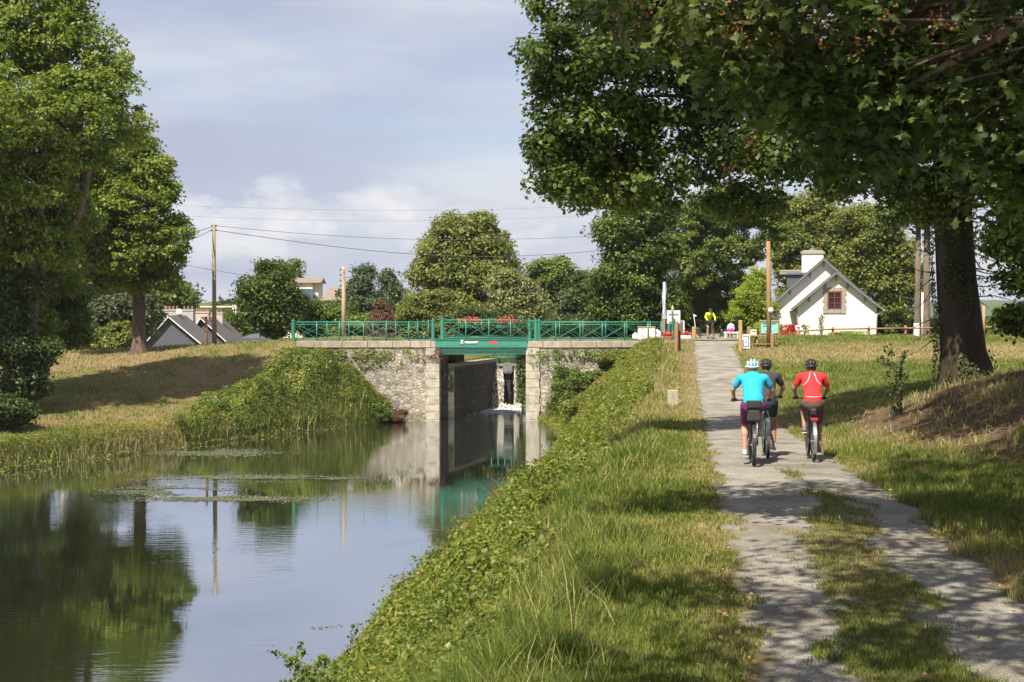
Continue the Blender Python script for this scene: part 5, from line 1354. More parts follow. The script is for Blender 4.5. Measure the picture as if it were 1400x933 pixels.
# bramble and nettle thicket on the canal slope
BR = leafmat('bramble_leaf', [(0.035, 0.055, 0.009), (0.070, 0.100, 0.014), (0.110, 0.150, 0.022), (0.168, 0.200, 0.034), (0.232, 0.160, 0.051)], 0.32, 0.45, 0.8, gain=1.2)
BRF = leafmat('fern_leaf', [(0.081, 0.115, 0.015), (0.122, 0.165, 0.024), (0.186, 0.210, 0.038), (0.290, 0.200, 0.068)], 0.35, 0.5, 0.5)
def thicket(name, n, region, hfun, size, m_, d0, d1, pw=0.5, xr=None):
    u_ = rng.random(n); d = (d0 ** -pw + u_ * (d1 ** -pw - d0 ** -pw)) ** (-1 / pw)
    a, b2 = xr(d); x = a + (b2 - a) * rng.random(n); y = d
    keep = region(x, y); x, y = x[keep], y[keep]; k = len(x)
    hh = hfun(x, y)
    f = 1 - rng.random(k) ** 2 * 0.75
    z = H(x, y) + hh * f
    e_ = 0.15
    gxn = (hfun(x + e_, y) - hh) / e_ + (H(x + e_, y) - H(x, y)) / e_; gyn = (hfun(x, y + e_) - hh) / e_ + (H(x, y + e_) - H(x, y)) / e_
    nr = np.stack([-gxn, -gyn, np.ones(k)], -1) * 0.8 + rng.normal(size=(k, 3)) * 0.45
    jit = rng.normal(size=(k, 3)) * 0.05
    V, F_ = leaves(np.stack([x, y, z], -1) + jit, nr, size(y) * (0.6 + 0.8 * rng.random(k)))
    o = npmesh(name, V, F_, m_); o['kind'] = 'stuff'; return o
TT = lambda y: np.maximum(xl(y) - shore_r(y), 2.5)
hb = lambda x, y: (0.55 + 0.45 * ss((y - 12) / 14)) * (0.10 + 0.62 * ss((xl(y) - x - 1.7 - 0.5 * (fbm(y * 0.5, y * 0, 2) - 0.5)) / 1.4)) * (0.15 + 1.6 * fbm(x * 1.1 + 7, y * 0.95, 5)) * np.clip(1 - 0.35 * ss((xl(y) - x - TT(y) + 0.4) / 0.8), 0.2, 1)
thicket('brambles', 300000, lambda x, y: (xl(y) - x > 1.3 + 2.6 * fbm(x * 0.7, y * 0.6, 4)) & (xl(y) - x < TT(y) + 0.45) & (y < 76.8), hb,
        lambda y: 0.040 + 0.0011 * y, BR, 7.5, 60, 0.6, xr=lambda d: (shore_r(d) - 0.5, xl(d) - 1.4))
thicket('bank_weeds_mixed', 90000, lambda x, y: (xl(y) - x > 1.2 + 1.6 * fbm(x * 0.9 + 3, y * 0.7, 3)) & (xl(y) - x < TT(y) + 0.35) & (y < 76.8) & (fbm(x * 1.3 + 20, y * 1.1, 3) > 0.50), lambda x, y: hb(x, y) * 1.12,
        lambda y: 0.042 + 0.0014 * y, BRF, 7.5, 60, 0.6, xr=lambda d: (shore_r(d) - 0.4, xl(d) - 1.2))
x, y = field(170000, 7.8, 70, 0.45)
t = xl(y) - x
kp = (t > 1.3) & (t < TT(y) + 0.2) & (y < 76) & (fbm(x * 0.8 + 33, y * 0.8, 4) > 0.45)
x, y = x[kp], y[kp]; k = len(x)
blades('reedy_grass', x, y, H(x, y) + hb(x, y) * 0.35, (hb(x, y) * 0.55 + 0.09) * (0.5 + 0.7 * rng.random(k)), 0.004 + 0.0006 * y, np.clip(0.40 + 0.26 * rng.normal(size=k), 0, 1), lean=0.7)
hf = lambda x, y: (0.15 + 0.45 * ss((xl(y) - x - 1.2) / 1.8)) * (0.1 + 1.8 * fbm(x * 0.9 + 2, y * 0.7, 5))
thicket('ferns', 130000, lambda x, y: (xl(y) - x > 1.6 + 0.9 * (fbm(x * 0.6, y * 0.6, 2) - 0.3)) & (xl(y) - x < TT(y) + 0.4) & (y < 76.85), hf,
        lambda y: 0.10 + 0 * y, BRF, 50, 76.9, 0.5, xr=lambda d: (shore_r(d) - 0.4, xl(d) - 0.9))
# stray arching shoots over the water's edge
m = MB(); lp = []; ln = []
rs = np.random.default_rng(31)
def shoot(x0, y0, z0, dx, dy, hgt, L_, step=0.075):
    pts = []
    for i in range(7):
        s = i / 6; pts.append((x0 + dx * s + 0.03 * rs.normal(), y0 + dy * s, z0 + hgt * (1.6 * s - 0.75 * s * s)))
    m.tube(pts, [0.007 * (1 - 0.1 * i) for i in range(7)], 4)
    for i in range(int(L_ / 0.022)):
        s = rs.uniform(0.15, 1.0) * 5.99; j = int(s); f = s - j
        p_ = np.array(pts[j]) * (1 - f) + np.array(pts[j + 1]) * f
        lp.append(p_ + rs.normal(size=3) * 0.035); ln.append(rs.normal(size=3) + np.array([0, -0.3, 0.6]))
for px, py, d in ((372, 890, 15.5), (412, 885, 15.5), (445, 902, 15), (400, 925, 15), (640, 762, 25), (560, 800, 21), (590, 762, 23.5), (520, 846, 19), (565, 835, 20), (420, 915, 15.2), (660, 755, 26), (455, 925, 14.6), (486, 860, 17)):
    tip = P(px, py, d)
    gx_ = shore_r(d) + 0.8 + rs.uniform(0, 0.6)
    z0 = Hs(gx_, d) + 0.1
    L_ = math.hypot(tip.x - gx_, tip.z - z0)
    shoot(gx_, d + 0.2, z0, tip.x - gx_, -0.2, (tip.z - z0) / 0.85, min(L_, 2.2))
for i in range(70):
    d = 9.5 * (7.0 ** rs.random()); tt = rs.uniform(2.3, TT(np.array([d]))[0]); x0 = xl(d) - tt
    z0 = Hs(x0, d) + 0.35; hg = rs.uniform(0.2, 0.55)
    shoot(x0, d, z0, rs.uniform(-0.7, 0.1), rs.uniform(-0.3, 0.3), hg, 0.9)
o = m.build('bramble_stems', mat('stem', (0.16, 0.12, 0.05), (0.09, 0.10, 0.03), 5, 0.8)); o['kind'] = 'stuff'
V, F_ = leaves(np.array(lp), np.array(ln), np.full(len(lp), 0.075)); o = npmesh('bramble_shoots', V, F_, BR); o['kind'] = 'stuff'

# left bank: weeds at the water, bramble mass against the wing wall
us = lambda x, y: y - shore_l_y(x)
hl = lambda x, y: (0.25 + 0.55 * np.exp(-np.clip(us(x, y), 0, 99) / 2.2)) * (0.3 + 1.3 * fbm(x * 0.6, y * 0.6, 4))
thicket('bank_weeds', 120000, lambda x, y: (x < -9) & (us(x, y) > -0.25) & (us(x, y) < 1.0 + 4.5 * fbm(x * 0.35, y * 0.35, 3)), hl, lambda y: 0.085 + 0 * y, BRF, 44, 76, 0.5, xr=lambda d: (-24 + 0 * d, np.interp(d, [42, 52, 64, 72, 77], [-24, -17.5, -12.6, -8.5, -6])))
sl2 = lambda x: ss((x + 17.0) / 4.0)
hm = lambda x, y: (0.2 + 0.75 * ss((us(x, y) - 0.2) / 1.5)) * (0.05 + 2.0 * fbm(x * 0.9 + 4, y * 0.6, 5) ** 1.3) * sl2(x) * (1 - 0.75 * ss((H(x, y) - 2.6) / 1.3))
thicket('bank_brambles', 190000, lambda x, y: (us(x, y) > -0.5) & (y < 76.95) & (x > -16.3 + 2.5 * fbm(y * 0.6, y * 0, 3)) & (H(x, y) < 1.2 + 1.4 * fbm(x * 0.5, y * 0.5, 2) + 2.2 * ss((x + 14.5) / 3.5)) & (x < -5.7), hm, lambda y: 0.115 + 0 * y, BR, 62, 77, 0.5, xr=lambda d: (-19 + 0 * d, -5.8 + 0 * d))

# ivy on the lock head
def ivy(label, boxes, n, size, m_=LD):
    P_, N_ = [], []
    for (x0, y0, z0, x1, y1, z1, nx_, ny_), k in boxes:
        s_ = rng.random((k, 3)); p_ = np.array([x0, y0, z0]) + s_ * (np.array([x1, y1, z1]) - np.array([x0, y0, z0]))
        kp_ = fbm(p_[:, 0] * 2 + p_[:, 1] * 2, p_[:, 2] * 1.6, 3) > 0.36
        P_.append(p_[kp_]); N_.append(np.array([nx_, ny_, 0.4]) + rng.normal(size=(kp_.sum(), 3)) * 0.5)
    P_, N_ = np.concatenate(P_), np.concatenate(N_)
    V, F_ = leaves(P_, N_, size * (0.6 + 0.8 * rng.random(len(P_))))
    return tag(npmesh('ivy', V, F_, m_), label, 'ivy')
ivy('ivy hanging down the chamber wall right of the waterfalls', [((0.25, 77.1, 1.0, 0.74, 78.4, 3.7, -0.5, -0.8), 1300), ((0.55, 77.4, 0.3, 0.78, 79.5, 2.4, -1, -0.3), 500)], 0, 0.13)
ivy('straggling creeper under the coping left of the bridge', [((-11.0, 76.85, 3.35, -5.2, 77.0, 3.98, 0, -1), 900), ((-9, 76.85, 2.9, -6, 77.0, 3.6, 0, -1), 300)], 0, 0.12, LO)
ivy('creeper hanging from the coping right of the bridge', [((1.9, 76.85, 3.35, 6.5, 77.0, 3.98, 0, -1), 700), ((0.9, 76.8, 2.9, 2.2, 77.0, 3.9, 0, -1), 160)], 0, 0.12, LM)
ivy('dry brown creeper at the top corner of the left pier', [((-5.0, 76.8, 3.3, -4.0, 76.95, 4.0, 0, -1), 260), ((-4.05, 76.9, 3.3, -3.8, 78, 3.8, 1, -0.5), 200)], 0, 0.11, LR)
ivy('green weed growing from the step in the dark wall', [((-3.7, 78.7, 1.5, -3.3, 79.0, 2.9, 0, -1), 220)], 0, 0.12, BRF)
# bush in front of the right pier
bp_ = gbase(770, 75.6)
for px, py, d, rx, ry, lab in ((772, 535, 75.4, 24, 34, 'leafy dark bush growing at the foot of the right pier'), (500, 560, 75.4, 26, 22, 'rounded dark green bush at the water beside the left wall')):
    b_ = gbase(px, d)
    tree('bush', lab, b_, b_, 0, [lobe(px, py, d, rx, ry), lobe(px - 8, py + ry * 0.6, d, rx * 0.7, ry * 0.4), lobe(px + 16, py + ry * 0.3, d, rx * 0.8, ry * 0.5), lobe(px - 6, py - ry * 0.6, d, rx * 0.4, ry * 0.5)], LM if px > 600 else LA, 230, 60, 0.30, 0.12, cat='bush', seed=px)

for i_b, (px, py, d, rx, ry, m_, lab) in enumerate(((430, 500, 75.5, 26, 16, LM, 'green bush high on the slope below the end of the left railing'), (385, 528, 73.5, 30, 18, LO, 'pale yellow green bush at mid slope left of the wing wall'), (465, 535, 75.5, 24, 20, LM, 'leafy bush covering the foot of the wing wall, right of the pale one'),
        (800, 520, 74.5, 22, 18, LM, 'leafy bush on the slope right of the pier bush'), (845, 492, 75.5, 24, 13, LO, 'pale bush high on the slope below the right railing'), (795, 562, 70.0, 24, 16, LO, 'yellow green bush near the water right of the lock'), (835, 535, 69.0, 24, 14, LM, 'green bush in the middle of the slope right of the lock'),
        (330, 560, 70.5, 28, 16, LM, 'low bush at the left end of the bramble slope'), (405, 565, 72.5, 26, 14, LA, 'dark low bush near the water below the pale one'), (540, 568, 76.0, 12, 9, LR, 'small dry brown bush at the water beside the wall'))):
    b_ = gbase(px, d)
    Ls = [lobe(px, py, d, rx * 0.6, ry * 0.6)] + [lobe(px + random.uniform(-0.9, 0.9) * rx, py + random.uniform(-0.5, 0.8) * ry, d + random.uniform(-0.5, 0.5), rx * random.uniform(0.2, 0.45), ry * random.uniform(0.25, 0.55)) for _ in range(7)]
    tree('bush', lab, b_, b_, 0, Ls, m_, 150, 50, 0.26, 0.125, cat='bush', seed=900 + i_b, bil=4)
# floating weed mats and twigs on the canal
WEED = mat('floating_weed', (0.17, 0.18, 0.11), (0.10, 0.115, 0.05), 1.2, 0.6)
wx_, wy_ = [], []
for px, py, rx, ry, k in ((290, 620, 90, 5, 2600), (330, 655, 120, 4.5, 3600), (230, 672, 75, 6, 2600), (310, 683, 110, 4, 3000), (420, 655, 60, 2, 800)):
    qx = px + rng.normal(size=k) * rx * 0.5; qy = py + rng.normal(size=k) * ry * 0.5
    d = CAMZ * FPX / (qy - HOR); wx_.append((qx - 700) / FPX * d); wy_.append(d)
for (ax, ay, bx_, by_, k) in ((530, 790, 570, 785, 26), (425, 862, 520, 852, 44), (560, 765, 600, 772, 16)):
    s_ = rng.random(k); qx = ax + (bx_ - ax) * s_; qy = ay + (by_ - ay) * s_ + rng.normal(size=k) * 1.2
    d = CAMZ * FPX / (qy - HOR); wx_.append((qx - 700) / FPX * d); wy_.append(d)
wx_, wy_ = np.concatenate(wx_), np.concatenate(wy_)
kp = (wy_ < 76) & (fbm(wx_ * 0.5, wy_ * 1.2, 3) > 0.40) & (wy_ < shore_l_y(np.minimum(wx_, -6.4)) - 0.3)
wx_, wy_ = wx_[kp], wy_[kp]; k = len(wx_)
V, F_ = leaves(np.stack([wx_, wy_, np.full(k, 0.004) + 0.004 * rng.random(k)], -1), rng.normal(size=(k, 3)) * 0.015 + np.array([0, 0, 1]), (0.03 + 0.0014 * wy_) * (0.5 + rng.random(k)))
o = npmesh('floating_weed', V, F_, WEED); o['kind'] = 'stuff'
# fallen leaves along the path
x, y = field(5200, 8.5, 40, 0.6)
kp = (x > xl(y) - 0.6) & (x < xr_(y) + 2.8) & ((np.abs(x - xl(y)) < 0.25) | (x > xr_(y) - 0.3) | (rng.random(len(x)) < 0.08))
x, y = x[kp], y[kp]; k = len(x)
V, F_ = leaves(np.stack([x, y, np.maximum(H(x, y), zpath(y) * (x < xr_(y))) + 0.045], -1), rng.normal(size=(k, 3)) * 0.35 + np.array([0, 0, 1]), 0.025 + 0.035 * rng.random(k))
o = npmesh('fallen_leaves', V, F_, leafmat('fallen_leaf', [(0.22, 0.10, 0.04), (0.34, 0.19, 0.08), (0.42, 0.30, 0.16)], 0.1)); o['kind'] = 'stuff'
# straw litter on the mound
x, y = field(60000, 14, 74, 0.5)
q = x - xr_(y)
kp = (((x > 6.8) & (y < 37)) | ((y > 61) & (y < 76) & (q > 0.8))) & (dryness(x, y) > 0.6) & (rng.random(len(x)) > 0.75 * bareness(x, y))
x, y = x[kp], y[kp]; k = len(x)
a = rng.random(k) * 6.283; 
bl = blades('straw', x, y, H(x, y) + 0.03, 0.05 + 0.05 * rng.random(k), 0.006 + 0.0006 * y, np.clip(0.75 + 0.2 * rng.normal(size=k), 0, 1), lean=2.6)
# ------------------------------------------------------------------ bicycles
TYRE = mat('tyre_rubber', (0.025, 0.025, 0.025), (0.05, 0.045, 0.04), 9, 0.85)
ALU = mat('bike_aluminium', (0.45, 0.46, 0.48), (0.35, 0.36, 0.38), 9, 0.3, metal=0.8)
BLK = mat('bike_black', (0.02, 0.02, 0.022), (0.03, 0.03, 0.032), 9, 0.4, spec=0.5)
SAD = mat('saddle_vinyl', (0.025, 0.025, 0.028), (0.035, 0.035, 0.035), 9, 0.5)
REFL = mat('red_lamp', (0.45, 0.02, 0.03), (0.35, 0.02, 0.03), 9, 0.25, spec=0.6)
def bicycle(label, loc, rz, framec, pedal=0, mudguard=None, rack=False, bag=None, tyre_r=0.025, seat_bag=False, light=False, bars=0.30, bar_bag=None):
    root = empty('bicycle', loc, label, 'bicycle', 'bicycles on the towpath', rz=rz)
    fm_ = framec
    WB, Rw = 1.05, 0.345
    for wy, nm in ((0, 'wheel'), (WB, 'wheel')):
        wh = MB().tube([(-0.05, wy, Rw), (0.05, wy, Rw)], 0.022, 10).build('wheel', ALU, root)
        MB().torus((0, wy, Rw), Rw - tyre_r, tyre_r, 'X', 40, 8).build('tyre', TYRE, wh, smooth=True)
        MB().torus((0, wy, Rw), Rw - 2 * tyre_r - 0.008, 0.011, 'X', 40, 6).build('rim', ALU, wh, smooth=True)
        s_ = MB()
        for i in range(18):
            a = 2 * math.pi * i / 18; sg = 0.028 if i % 2 else -0.028
            s_.tube([(sg, wy + 0.02 * math.cos(a + 1), Rw + 0.02 * math.sin(a + 1)), (0, wy + (Rw - 0.05) * math.cos(a), Rw + (Rw - 0.05) * math.sin(a))], 0.0022, 4)
        s_.build('spokes', ALU, wh)
    BB = Vector((0, 0.44, 0.30)); ST = Vector((0, 0.26, 0.80)); HT = Vector((0, 0.84, 0.88)); HB = Vector((0, 0.90, 0.72)); AX = Vector((0, 0, Rw)); FX = Vector((0, WB, Rw))
    f = MB()
    f.tube([BB, ST], 0.017, 8).tube([ST - Vector((0, 0.0, 0.05)), HT], 0.018, 8).tube([BB, HB], 0.022, 8).tube([HB, HT], 0.022, 8)
    for sg in (-1, 1):
        f.tube([BB + Vector((sg * 0.03, 0, 0)), AX + Vector((sg * 0.065, 0, 0))], 0.010, 6).tube([ST - Vector((sg * -0.02, 0, 0.06)), AX + Vector((sg * 0.065, 0, 0))], 0.008, 6)
    f.tube([BB - Vector((0.035, 0, 0)), BB + Vector((0.035, 0, 0))], 0.024, 8)
    f.build('frame', fm_, root, smooth=True)
    f = MB(); f.tube([HB + Vector((0, 0, 0.0)), HB + Vector((0, 0.02, -0.05))], 0.022, 8)
    for sg in (-1, 1): f.tube([HB + Vector((0, 0.02, -0.04)), HB + Vector((sg * 0.055, 0.03, -0.08)), FX + Vector((sg * 0.055, 0, 0))], 0.014, 6)
    f.build('fork', fm_, root, smooth=True)
    MB().tube([ST, ST + Vector((0, -0.05, 0.14))], 0.014, 8).build('seat_post', ALU, root, smooth=True)
    s_ = MB(); s_.prism([(-0.085, 0.08, 0.93), (0.085, 0.08, 0.93), (0.06, 0.20, 0.94), (0.022, 0.36, 0.945), (-0.022, 0.36, 0.945), (-0.06, 0.20, 0.94)], (0, 0, 0.045))
    s_.build('saddle', SAD, root, bevel=0.018)
    hb_ = MB(); hy = 0.83; hz = 1.04
    hb_.tube([HT, HT + Vector((0, 0.0, 0.10)), (0, 0.86, 1.02)], 0.016, 8)
    hb_.tube([(-bars, hy - 0.03, hz), (-bars * 0.45, hy + 0.03, hz), (0, hy + 0.04, hz - 0.01), (bars * 0.45, hy + 0.03, hz), (bars, hy - 0.03, hz)], 0.013, 8)
    hb = hb_.build('handlebar', BLK, root, smooth=True)
    for sg in (-1, 1):
        MB().tube([(sg * bars, hy - 0.03, hz), (sg * (bars - 0.12), hy + 0.005, hz)], 0.018, 8).build('grip', BLK, hb)
        MB().tube([(sg * (bars - 0.10), hy + 0.02, hz - 0.01), (sg * (bars - 0.02), hy + 0.06, hz - 0.04)], 0.007, 5).build('brake_lever', ALU, hb)
    c = MB(); c.torus((0.045, BB.y, BB.z), 0.085, 0.008, 'X', 24, 5)
    a = R(pedal); L = 0.17
    pr = BB + Vector((0.075, L * math.sin(a), -L * math.cos(a))); pl = BB + Vector((-0.075, -L * math.sin(a), L * math.cos(a)))
    c.tube([BB + Vector((0.07, 0, 0)), pr], 0.011, 6).tube([BB - Vector((0.07, 0, 0)), pl], 0.011, 6)
    ck = c.build('crank', ALU, root)
    MB().box(pr + Vector((0.055, 0, 0)), (0.09, 0.09, 0.022)).build('pedal', BLK, ck); MB().box(pl - Vector((0.055, 0, 0)), (0.09, 0.09, 0.022)).build('pedal', BLK, ck)
    if mudguard:
        m = MB(); n_ = 14
        for i in range(n_):
            a0, a1 = R(60 + 150 * i / n_), R(60 + 150 * (i + 1) / n_ + 0.5)
            q0, q1 = [Vector((0, (Rw + 0.025) * math.cos(t_), Rw + (Rw + 0.025) * math.sin(t_))) for t_ in (a0, a1)]
            m.bar(q0, q1, 0.055, 0.008, up=(0, math.cos(a0), math.sin(a0)))
        m.build('mudguard', mudguard, root)
    if rack:
        m = MB()
        for sg in (-1, 1): m.tube([(sg * 0.06, 0.22, 0.74), (sg * 0.065, -0.16, 0.74), (sg * 0.07, 0, Rw)], 0.006, 5)
        for yy in (-0.14, -0.02, 0.1): m.tube([(-0.065, yy, 0.74), (0.065, yy, 0.74)], 0.005, 5)
        m.build('rack', BLK, root)
    if bag:
        bg_ = MB(); bg_.box((0, -0.03, 0.84), (0.24, 0.30, 0.19), taper=0.8); bg_.build('rack_bag', bag, root, bevel=0.035)
    if seat_bag:
        MB().box((0, 0.04, 0.85), (0.10, 0.13, 0.11)).build('saddle_bag', BLK, root, bevel=0.02)
    if light:
        MB().box((0, -0.17, 0.735), (0.13, 0.03, 0.055)).build('tail_light', REFL, root, bevel=0.012)
    if bar_bag:
        MB().box((0, 0.98, 0.97), (0.26, 0.16, 0.18)).build('handlebar_bag', bar_bag, root, bevel=0.03)
    return root

# ------------------------------------------------------------------ people
SKIN = mat('skin', (0.46, 0.27, 0.19), (0.40, 0.22, 0.15), 6, 0.6)
SKINT = mat('skin_tanned', (0.34, 0.18, 0.115), (0.29, 0.15, 0.09), 6, 0.6)
HAIRB = mat('hair_blond', (0.40, 0.27, 0.13), (0.28, 0.18, 0.09), 12, 0.6)
HAIRD = mat('hair_dark', (0.05, 0.035, 0.025), (0.09, 0.065, 0.045), 12, 0.6)
def cloth(name, c, c2=None): return mat(name, c, c2 or tuple(x * 0.85 for x in c), 2.5, 0.85, 1.0, 7)
def remeshed(mb, name, m_, root, vox=0.009, it=3):
    o = mb.build(name, m_, root, smooth=True)
    r_ = o.modifiers.new('remesh', 'REMESH'); r_.mode = 'VOXEL'; r_.voxel_size = vox; r_.use_smooth_shade = True
    s_ = o.modifiers.new('smooth', 'SMOOTH'); s_.factor = 0.5; s_.iterations = it
    return o
def hand(mb, wrist, grip, sg, curl=1):
    """palm from the wrist to the grip, four bent fingers over the bar and a thumb under it"""
    w_, g_ = Vector(wrist), Vector(grip)
    d = (g_ - w_).normalized()
    lat = Vector((1, 0, 0)) * sg
    up = lat.cross(d).normalized() * (1 if sg > 0 else -1)
    if up.z < 0: up = -up
    mb.capsule(w_, w_ + d * 0.07, 0.026, 0.036, 0.55, side=(1, 0, 0))
    k0 = w_ + d * 0.085
    for i, (o_, L) in enumerate(((-0.030, 0.030), (-0.010, 0.036), (0.010, 0.034), (0.030, 0.027))):
        a = k0 + lat * o_
        b_ = a + d * L + up * 0.004; c_ = b_ + d * 0.012 - up * 0.026; e_ = c_ - d * 0.020 - up * 0.012
        mb.capsule(a - d * 0.02, b_, 0.0098, 0.009, n=8); mb.capsule(b_, c_, 0.009, 0.0082, n=8); mb.capsule(c_, e_, 0.0082, 0.0072, n=8)
    t0 = w_ + d * 0.035 - lat * 0.026; t1 = t0 + d * 0.032 - lat * 0.016 - up * 0.016; t2 = t1 + d * 0.026 + lat * 0.006 - up * 0.012
    mb.capsule(t0, t1, 0.012, 0.010, n=8); mb.capsule(t1, t2, 0.010, 0.0085, n=8)
def head(mb, c, fw, s=1.0):
    """skull, jaw, nose, ears; fw is the facing direction"""
    c = Vector(c); fw = Vector(fw).normalized(); lat = Vector((0, 0, 1)).cross(fw).normalized(); up = fw.cross(lat).normalized()
    def q(a, b_, z): return c + fw * a * s + lat * b_ * s + up * z * s
    mb.ball(q(-0.008, 0, 0.025), (0.078 * s, 0.094 * s, 0.098 * s), 16, 10)
    mb.capsule(q(0.035, 0, -0.01), q(0.045, 0, -0.075), 0.062 * s, 0.036 * s, n=12)
    mb.capsule(q(0.088, 0, 0.01), q(0.106, 0, -0.022), 0.010 * s, 0.015 * s, n=8)
    for sg in (-1, 1):
        mb.capsule(q(-0.005, sg * 0.077, 0.012), q(-0.008, sg * 0.082, -0.022), 0.016 * s, 0.011 * s, 0.6, n=8)
        mb.capsule(q(0.083, sg * 0.015, 0.028), q(0.076, sg * 0.045, 0.026), 0.010 * s, 0.009 * s, n=8)
    return q
def face(q, root, s=1.0):
    e = MB(); 
    for sg in (-1, 1):
        MB().ball(q(0.081, sg * 0.032, 0.010), 0.0105 * s, 8, 6).build('eye', mat('eye_dark', (0.05, 0.04, 0.035), (0.03, 0.025, 0.02), 9, 0.3), root, smooth=True)
    MB().capsule(q(0.087, -0.020, -0.052), q(0.087, 0.020, -0.052), 0.0065 * s, 0.0065 * s, n=8).build('mouth', mat('lips', (0.35, 0.14, 0.12), (0.3, 0.11, 0.1), 9, 0.5), root, smooth=True)
def helmet(root, q, shell, inner, s=1.0, ribs=True, fw=Vector((0, 1, 0))):
    o = MB(); c = q(-0.012, 0, 0.05)
    # inner shell: half-ellipsoid cap, ribs with vents between them on top
    b = len(o.v); n, m = 24, 8
    for i in range(m + 1):
        t_ = R(-12) + (R(88) - R(-12)) * i / m
        for k in range(n):
            a = 2 * math.pi * k / n
            o.v.append(c + Vector((0.103 * s * math.cos(t_) * math.cos(a), 0.130 * s * math.cos(t_) * math.sin(a), 0.105 * s * math.sin(t_))))
    for i in range(m):
        for k in range(n):
            k2 = (k + 1) % n; o.f.append((i * n + k, i * n + k2, (i + 1) * n + k2, (i + 1) * n + k))
    o.f.append(tuple(m * n + k for k in range(n)))
    h = o.build('helmet', inner, root, smooth=True)
    r_ = MB()
    for off in (-0.082, -0.030, 0.030, 0.082):
        pts = []; 
        for i in range(11):
            t_ = math.pi * (0.02 + 0.96 * i / 10)
            k_ = math.sqrt(max(0.05, 1 - (off / 0.112) ** 2))
            pts.append(c + Vector((off * s, -0.138 * s * k_ * math.cos(t_), -0.005 + 0.116 * s * k_ * math.sin(t_))))
        r_.tube(pts, [0.0105 * s] * 11, 6, sq=0.7)
    ring = []
    for k in range(21):
        a = 2 * math.pi * k / 20; ring.append(c + Vector((0.107 * s * math.cos(a), 0.136 * s * math.sin(a), -0.012 + 0.006 * math.sin(a))))
    r_.tube(ring, 0.014 * s, 6, cap=False)
    for zz, kk in ((0.052, 0.88),):
        r_.tube([c + Vector((0.112 * s * kk * math.cos(2 * math.pi * k / 20), 0.138 * s * kk * math.sin(2 * math.pi * k / 20), zz * s)) for k in range(21)], 0.009 * s, 6, cap=False)
    r_.build('helmet_ribs', shell, h, smooth=True)
    return h
def cyclist(label, loc, rz, s, skin, shirt, shorts, shoe, helm, hair, pedal, long_sleeve=False, knee_cov=0.75, extra=None, bars=0.30, width=1.0, trim=None, sock=None, hair_long=False, legs=None):
    root = empty('person', loc, label, 'person', 'cyclists on the towpath', rz=rz)
    hip = [Vector((sg * 0.095 * width, 0.17, 0.99)) for sg in (-1, 1)]
    pel = Vector((0, 0.17, 1.03)); wst = Vector((0, 0.22, 1.17)); chest = Vector((0, 0.36, 1.38)); nk = Vector((0, 0.44, 1.505)); hd = Vector((0, 0.515, 1.60))
    sh = [Vector((sg * 0.185 * width, 0.40, 1.445)) for sg in (-1, 1)]
    hdl = [Vector((sg * (bars - 0.05), 0.80, 1.065)) for sg in (-1, 1)]
    el, wr = [], []
    for i, sg in enumerate((-1, 1)):
        wv = hdl[i] + Vector((0, -0.085, 0.03)); wr.append(wv)
        mid = (sh[i] + wv) / 2 + Vector((sg * 0.075, -0.06, -0.035)); el.append(mid)
    a = R(pedal); BBy, BBz, L = 0.44, 0.30, 0.17
    ped = [Vector((-0.13, BBy - L * math.sin(a), BBz + L * math.cos(a))), Vector((0.13, BBy + L * math.sin(a), BBz - L * math.cos(a)))]
    ank, kne = [], []
    for i, sg in enumerate((-1, 1)):
        an = ped[i] + Vector((0, -0.09, 0.10)); ank.append(an)
        h = hip[i]; dv = an - h; D = dv.length; l1, l2 = 0.44, 0.43
        D_ = min(D, l1 + l2 - 0.005); aa = (l1 * l1 - l2 * l2 + D_ * D_) / (2 * D_); hh = math.sqrt(max(0, l1 * l1 - aa * aa))
        pd = Vector((0, 1, 0)) - dv.normalized() * dv.normalized().y
        kne.append(h + dv.normalized() * aa + pd.normalized() * hh + Vector((sg * 0.015, 0, 0)))
    b = MB()
    # trunk
    b.capsule(pel, wst, 0.150 * width, 0.128 * width, 0.72, side=(1, 0, 0), n=16)
    b.capsule(wst, chest, 0.130 * width, 0.160 * width, 0.66, side=(1, 0, 0), n=16)
    b.capsule(sh[0] * 0.8 + chest * 0.2, sh[1] * 0.8 + chest * 0.2, 0.075, 0.075, n=12)
    b.capsule(chest + Vector((0, 0.03, 0.07)), nk + Vector((0, 0.035, 0.03)), 0.062, 0.052, n=12)
    for i in (0, 1):
        b.capsule(sh[i], el[i], 0.052, 0.040); b.capsule(el[i], wr[i], 0.040, 0.026); hand(b, wr[i], hdl[i] + Vector((0, 0.02, 0.012)), (-1, 1)[i])
        b.capsule(hip[i], kne[i], 0.092 * width, 0.058); b.capsule(kne[i], kne[i] * 0.62 + ank[i] * 0.38 + Vector((0, -0.014, 0)), 0.055, 0.060); b.capsule(kne[i] * 0.62 + ank[i] * 0.38 + Vector((0, -0.012, 0)), ank[i], 0.056, 0.036)
        b.capsule(ank[i] - Vector((0, 0.02, 0.04)), ank[i] + Vector((0, 0.15, -0.06)), 0.034, 0.028)
    q = head(b, hd, (0, 1, 0.05))
    remeshed(b, 'body', skin, root, 0.0085, 2)
    face(q, root)
    # shirt
    c = MB()
    c.capsule(pel + Vector((0, -0.01, 0.05)), wst, 0.162 * width, 0.145 * width, 0.76, side=(1, 0, 0), n=18)
    c.capsule(wst, chest, 0.146 * width, 0.178 * width, 0.68, side=(1, 0, 0), n=18)
    c.capsule(sh[0] * 0.86 + chest * 0.14, sh[1] * 0.86 + chest * 0.14, 0.082, 0.082, n=12)
    c.capsule(chest + Vector((0, 0.03, 0.06)), nk + Vector((0, 0.012, -0.012)), 0.074, 0.064, n=12)
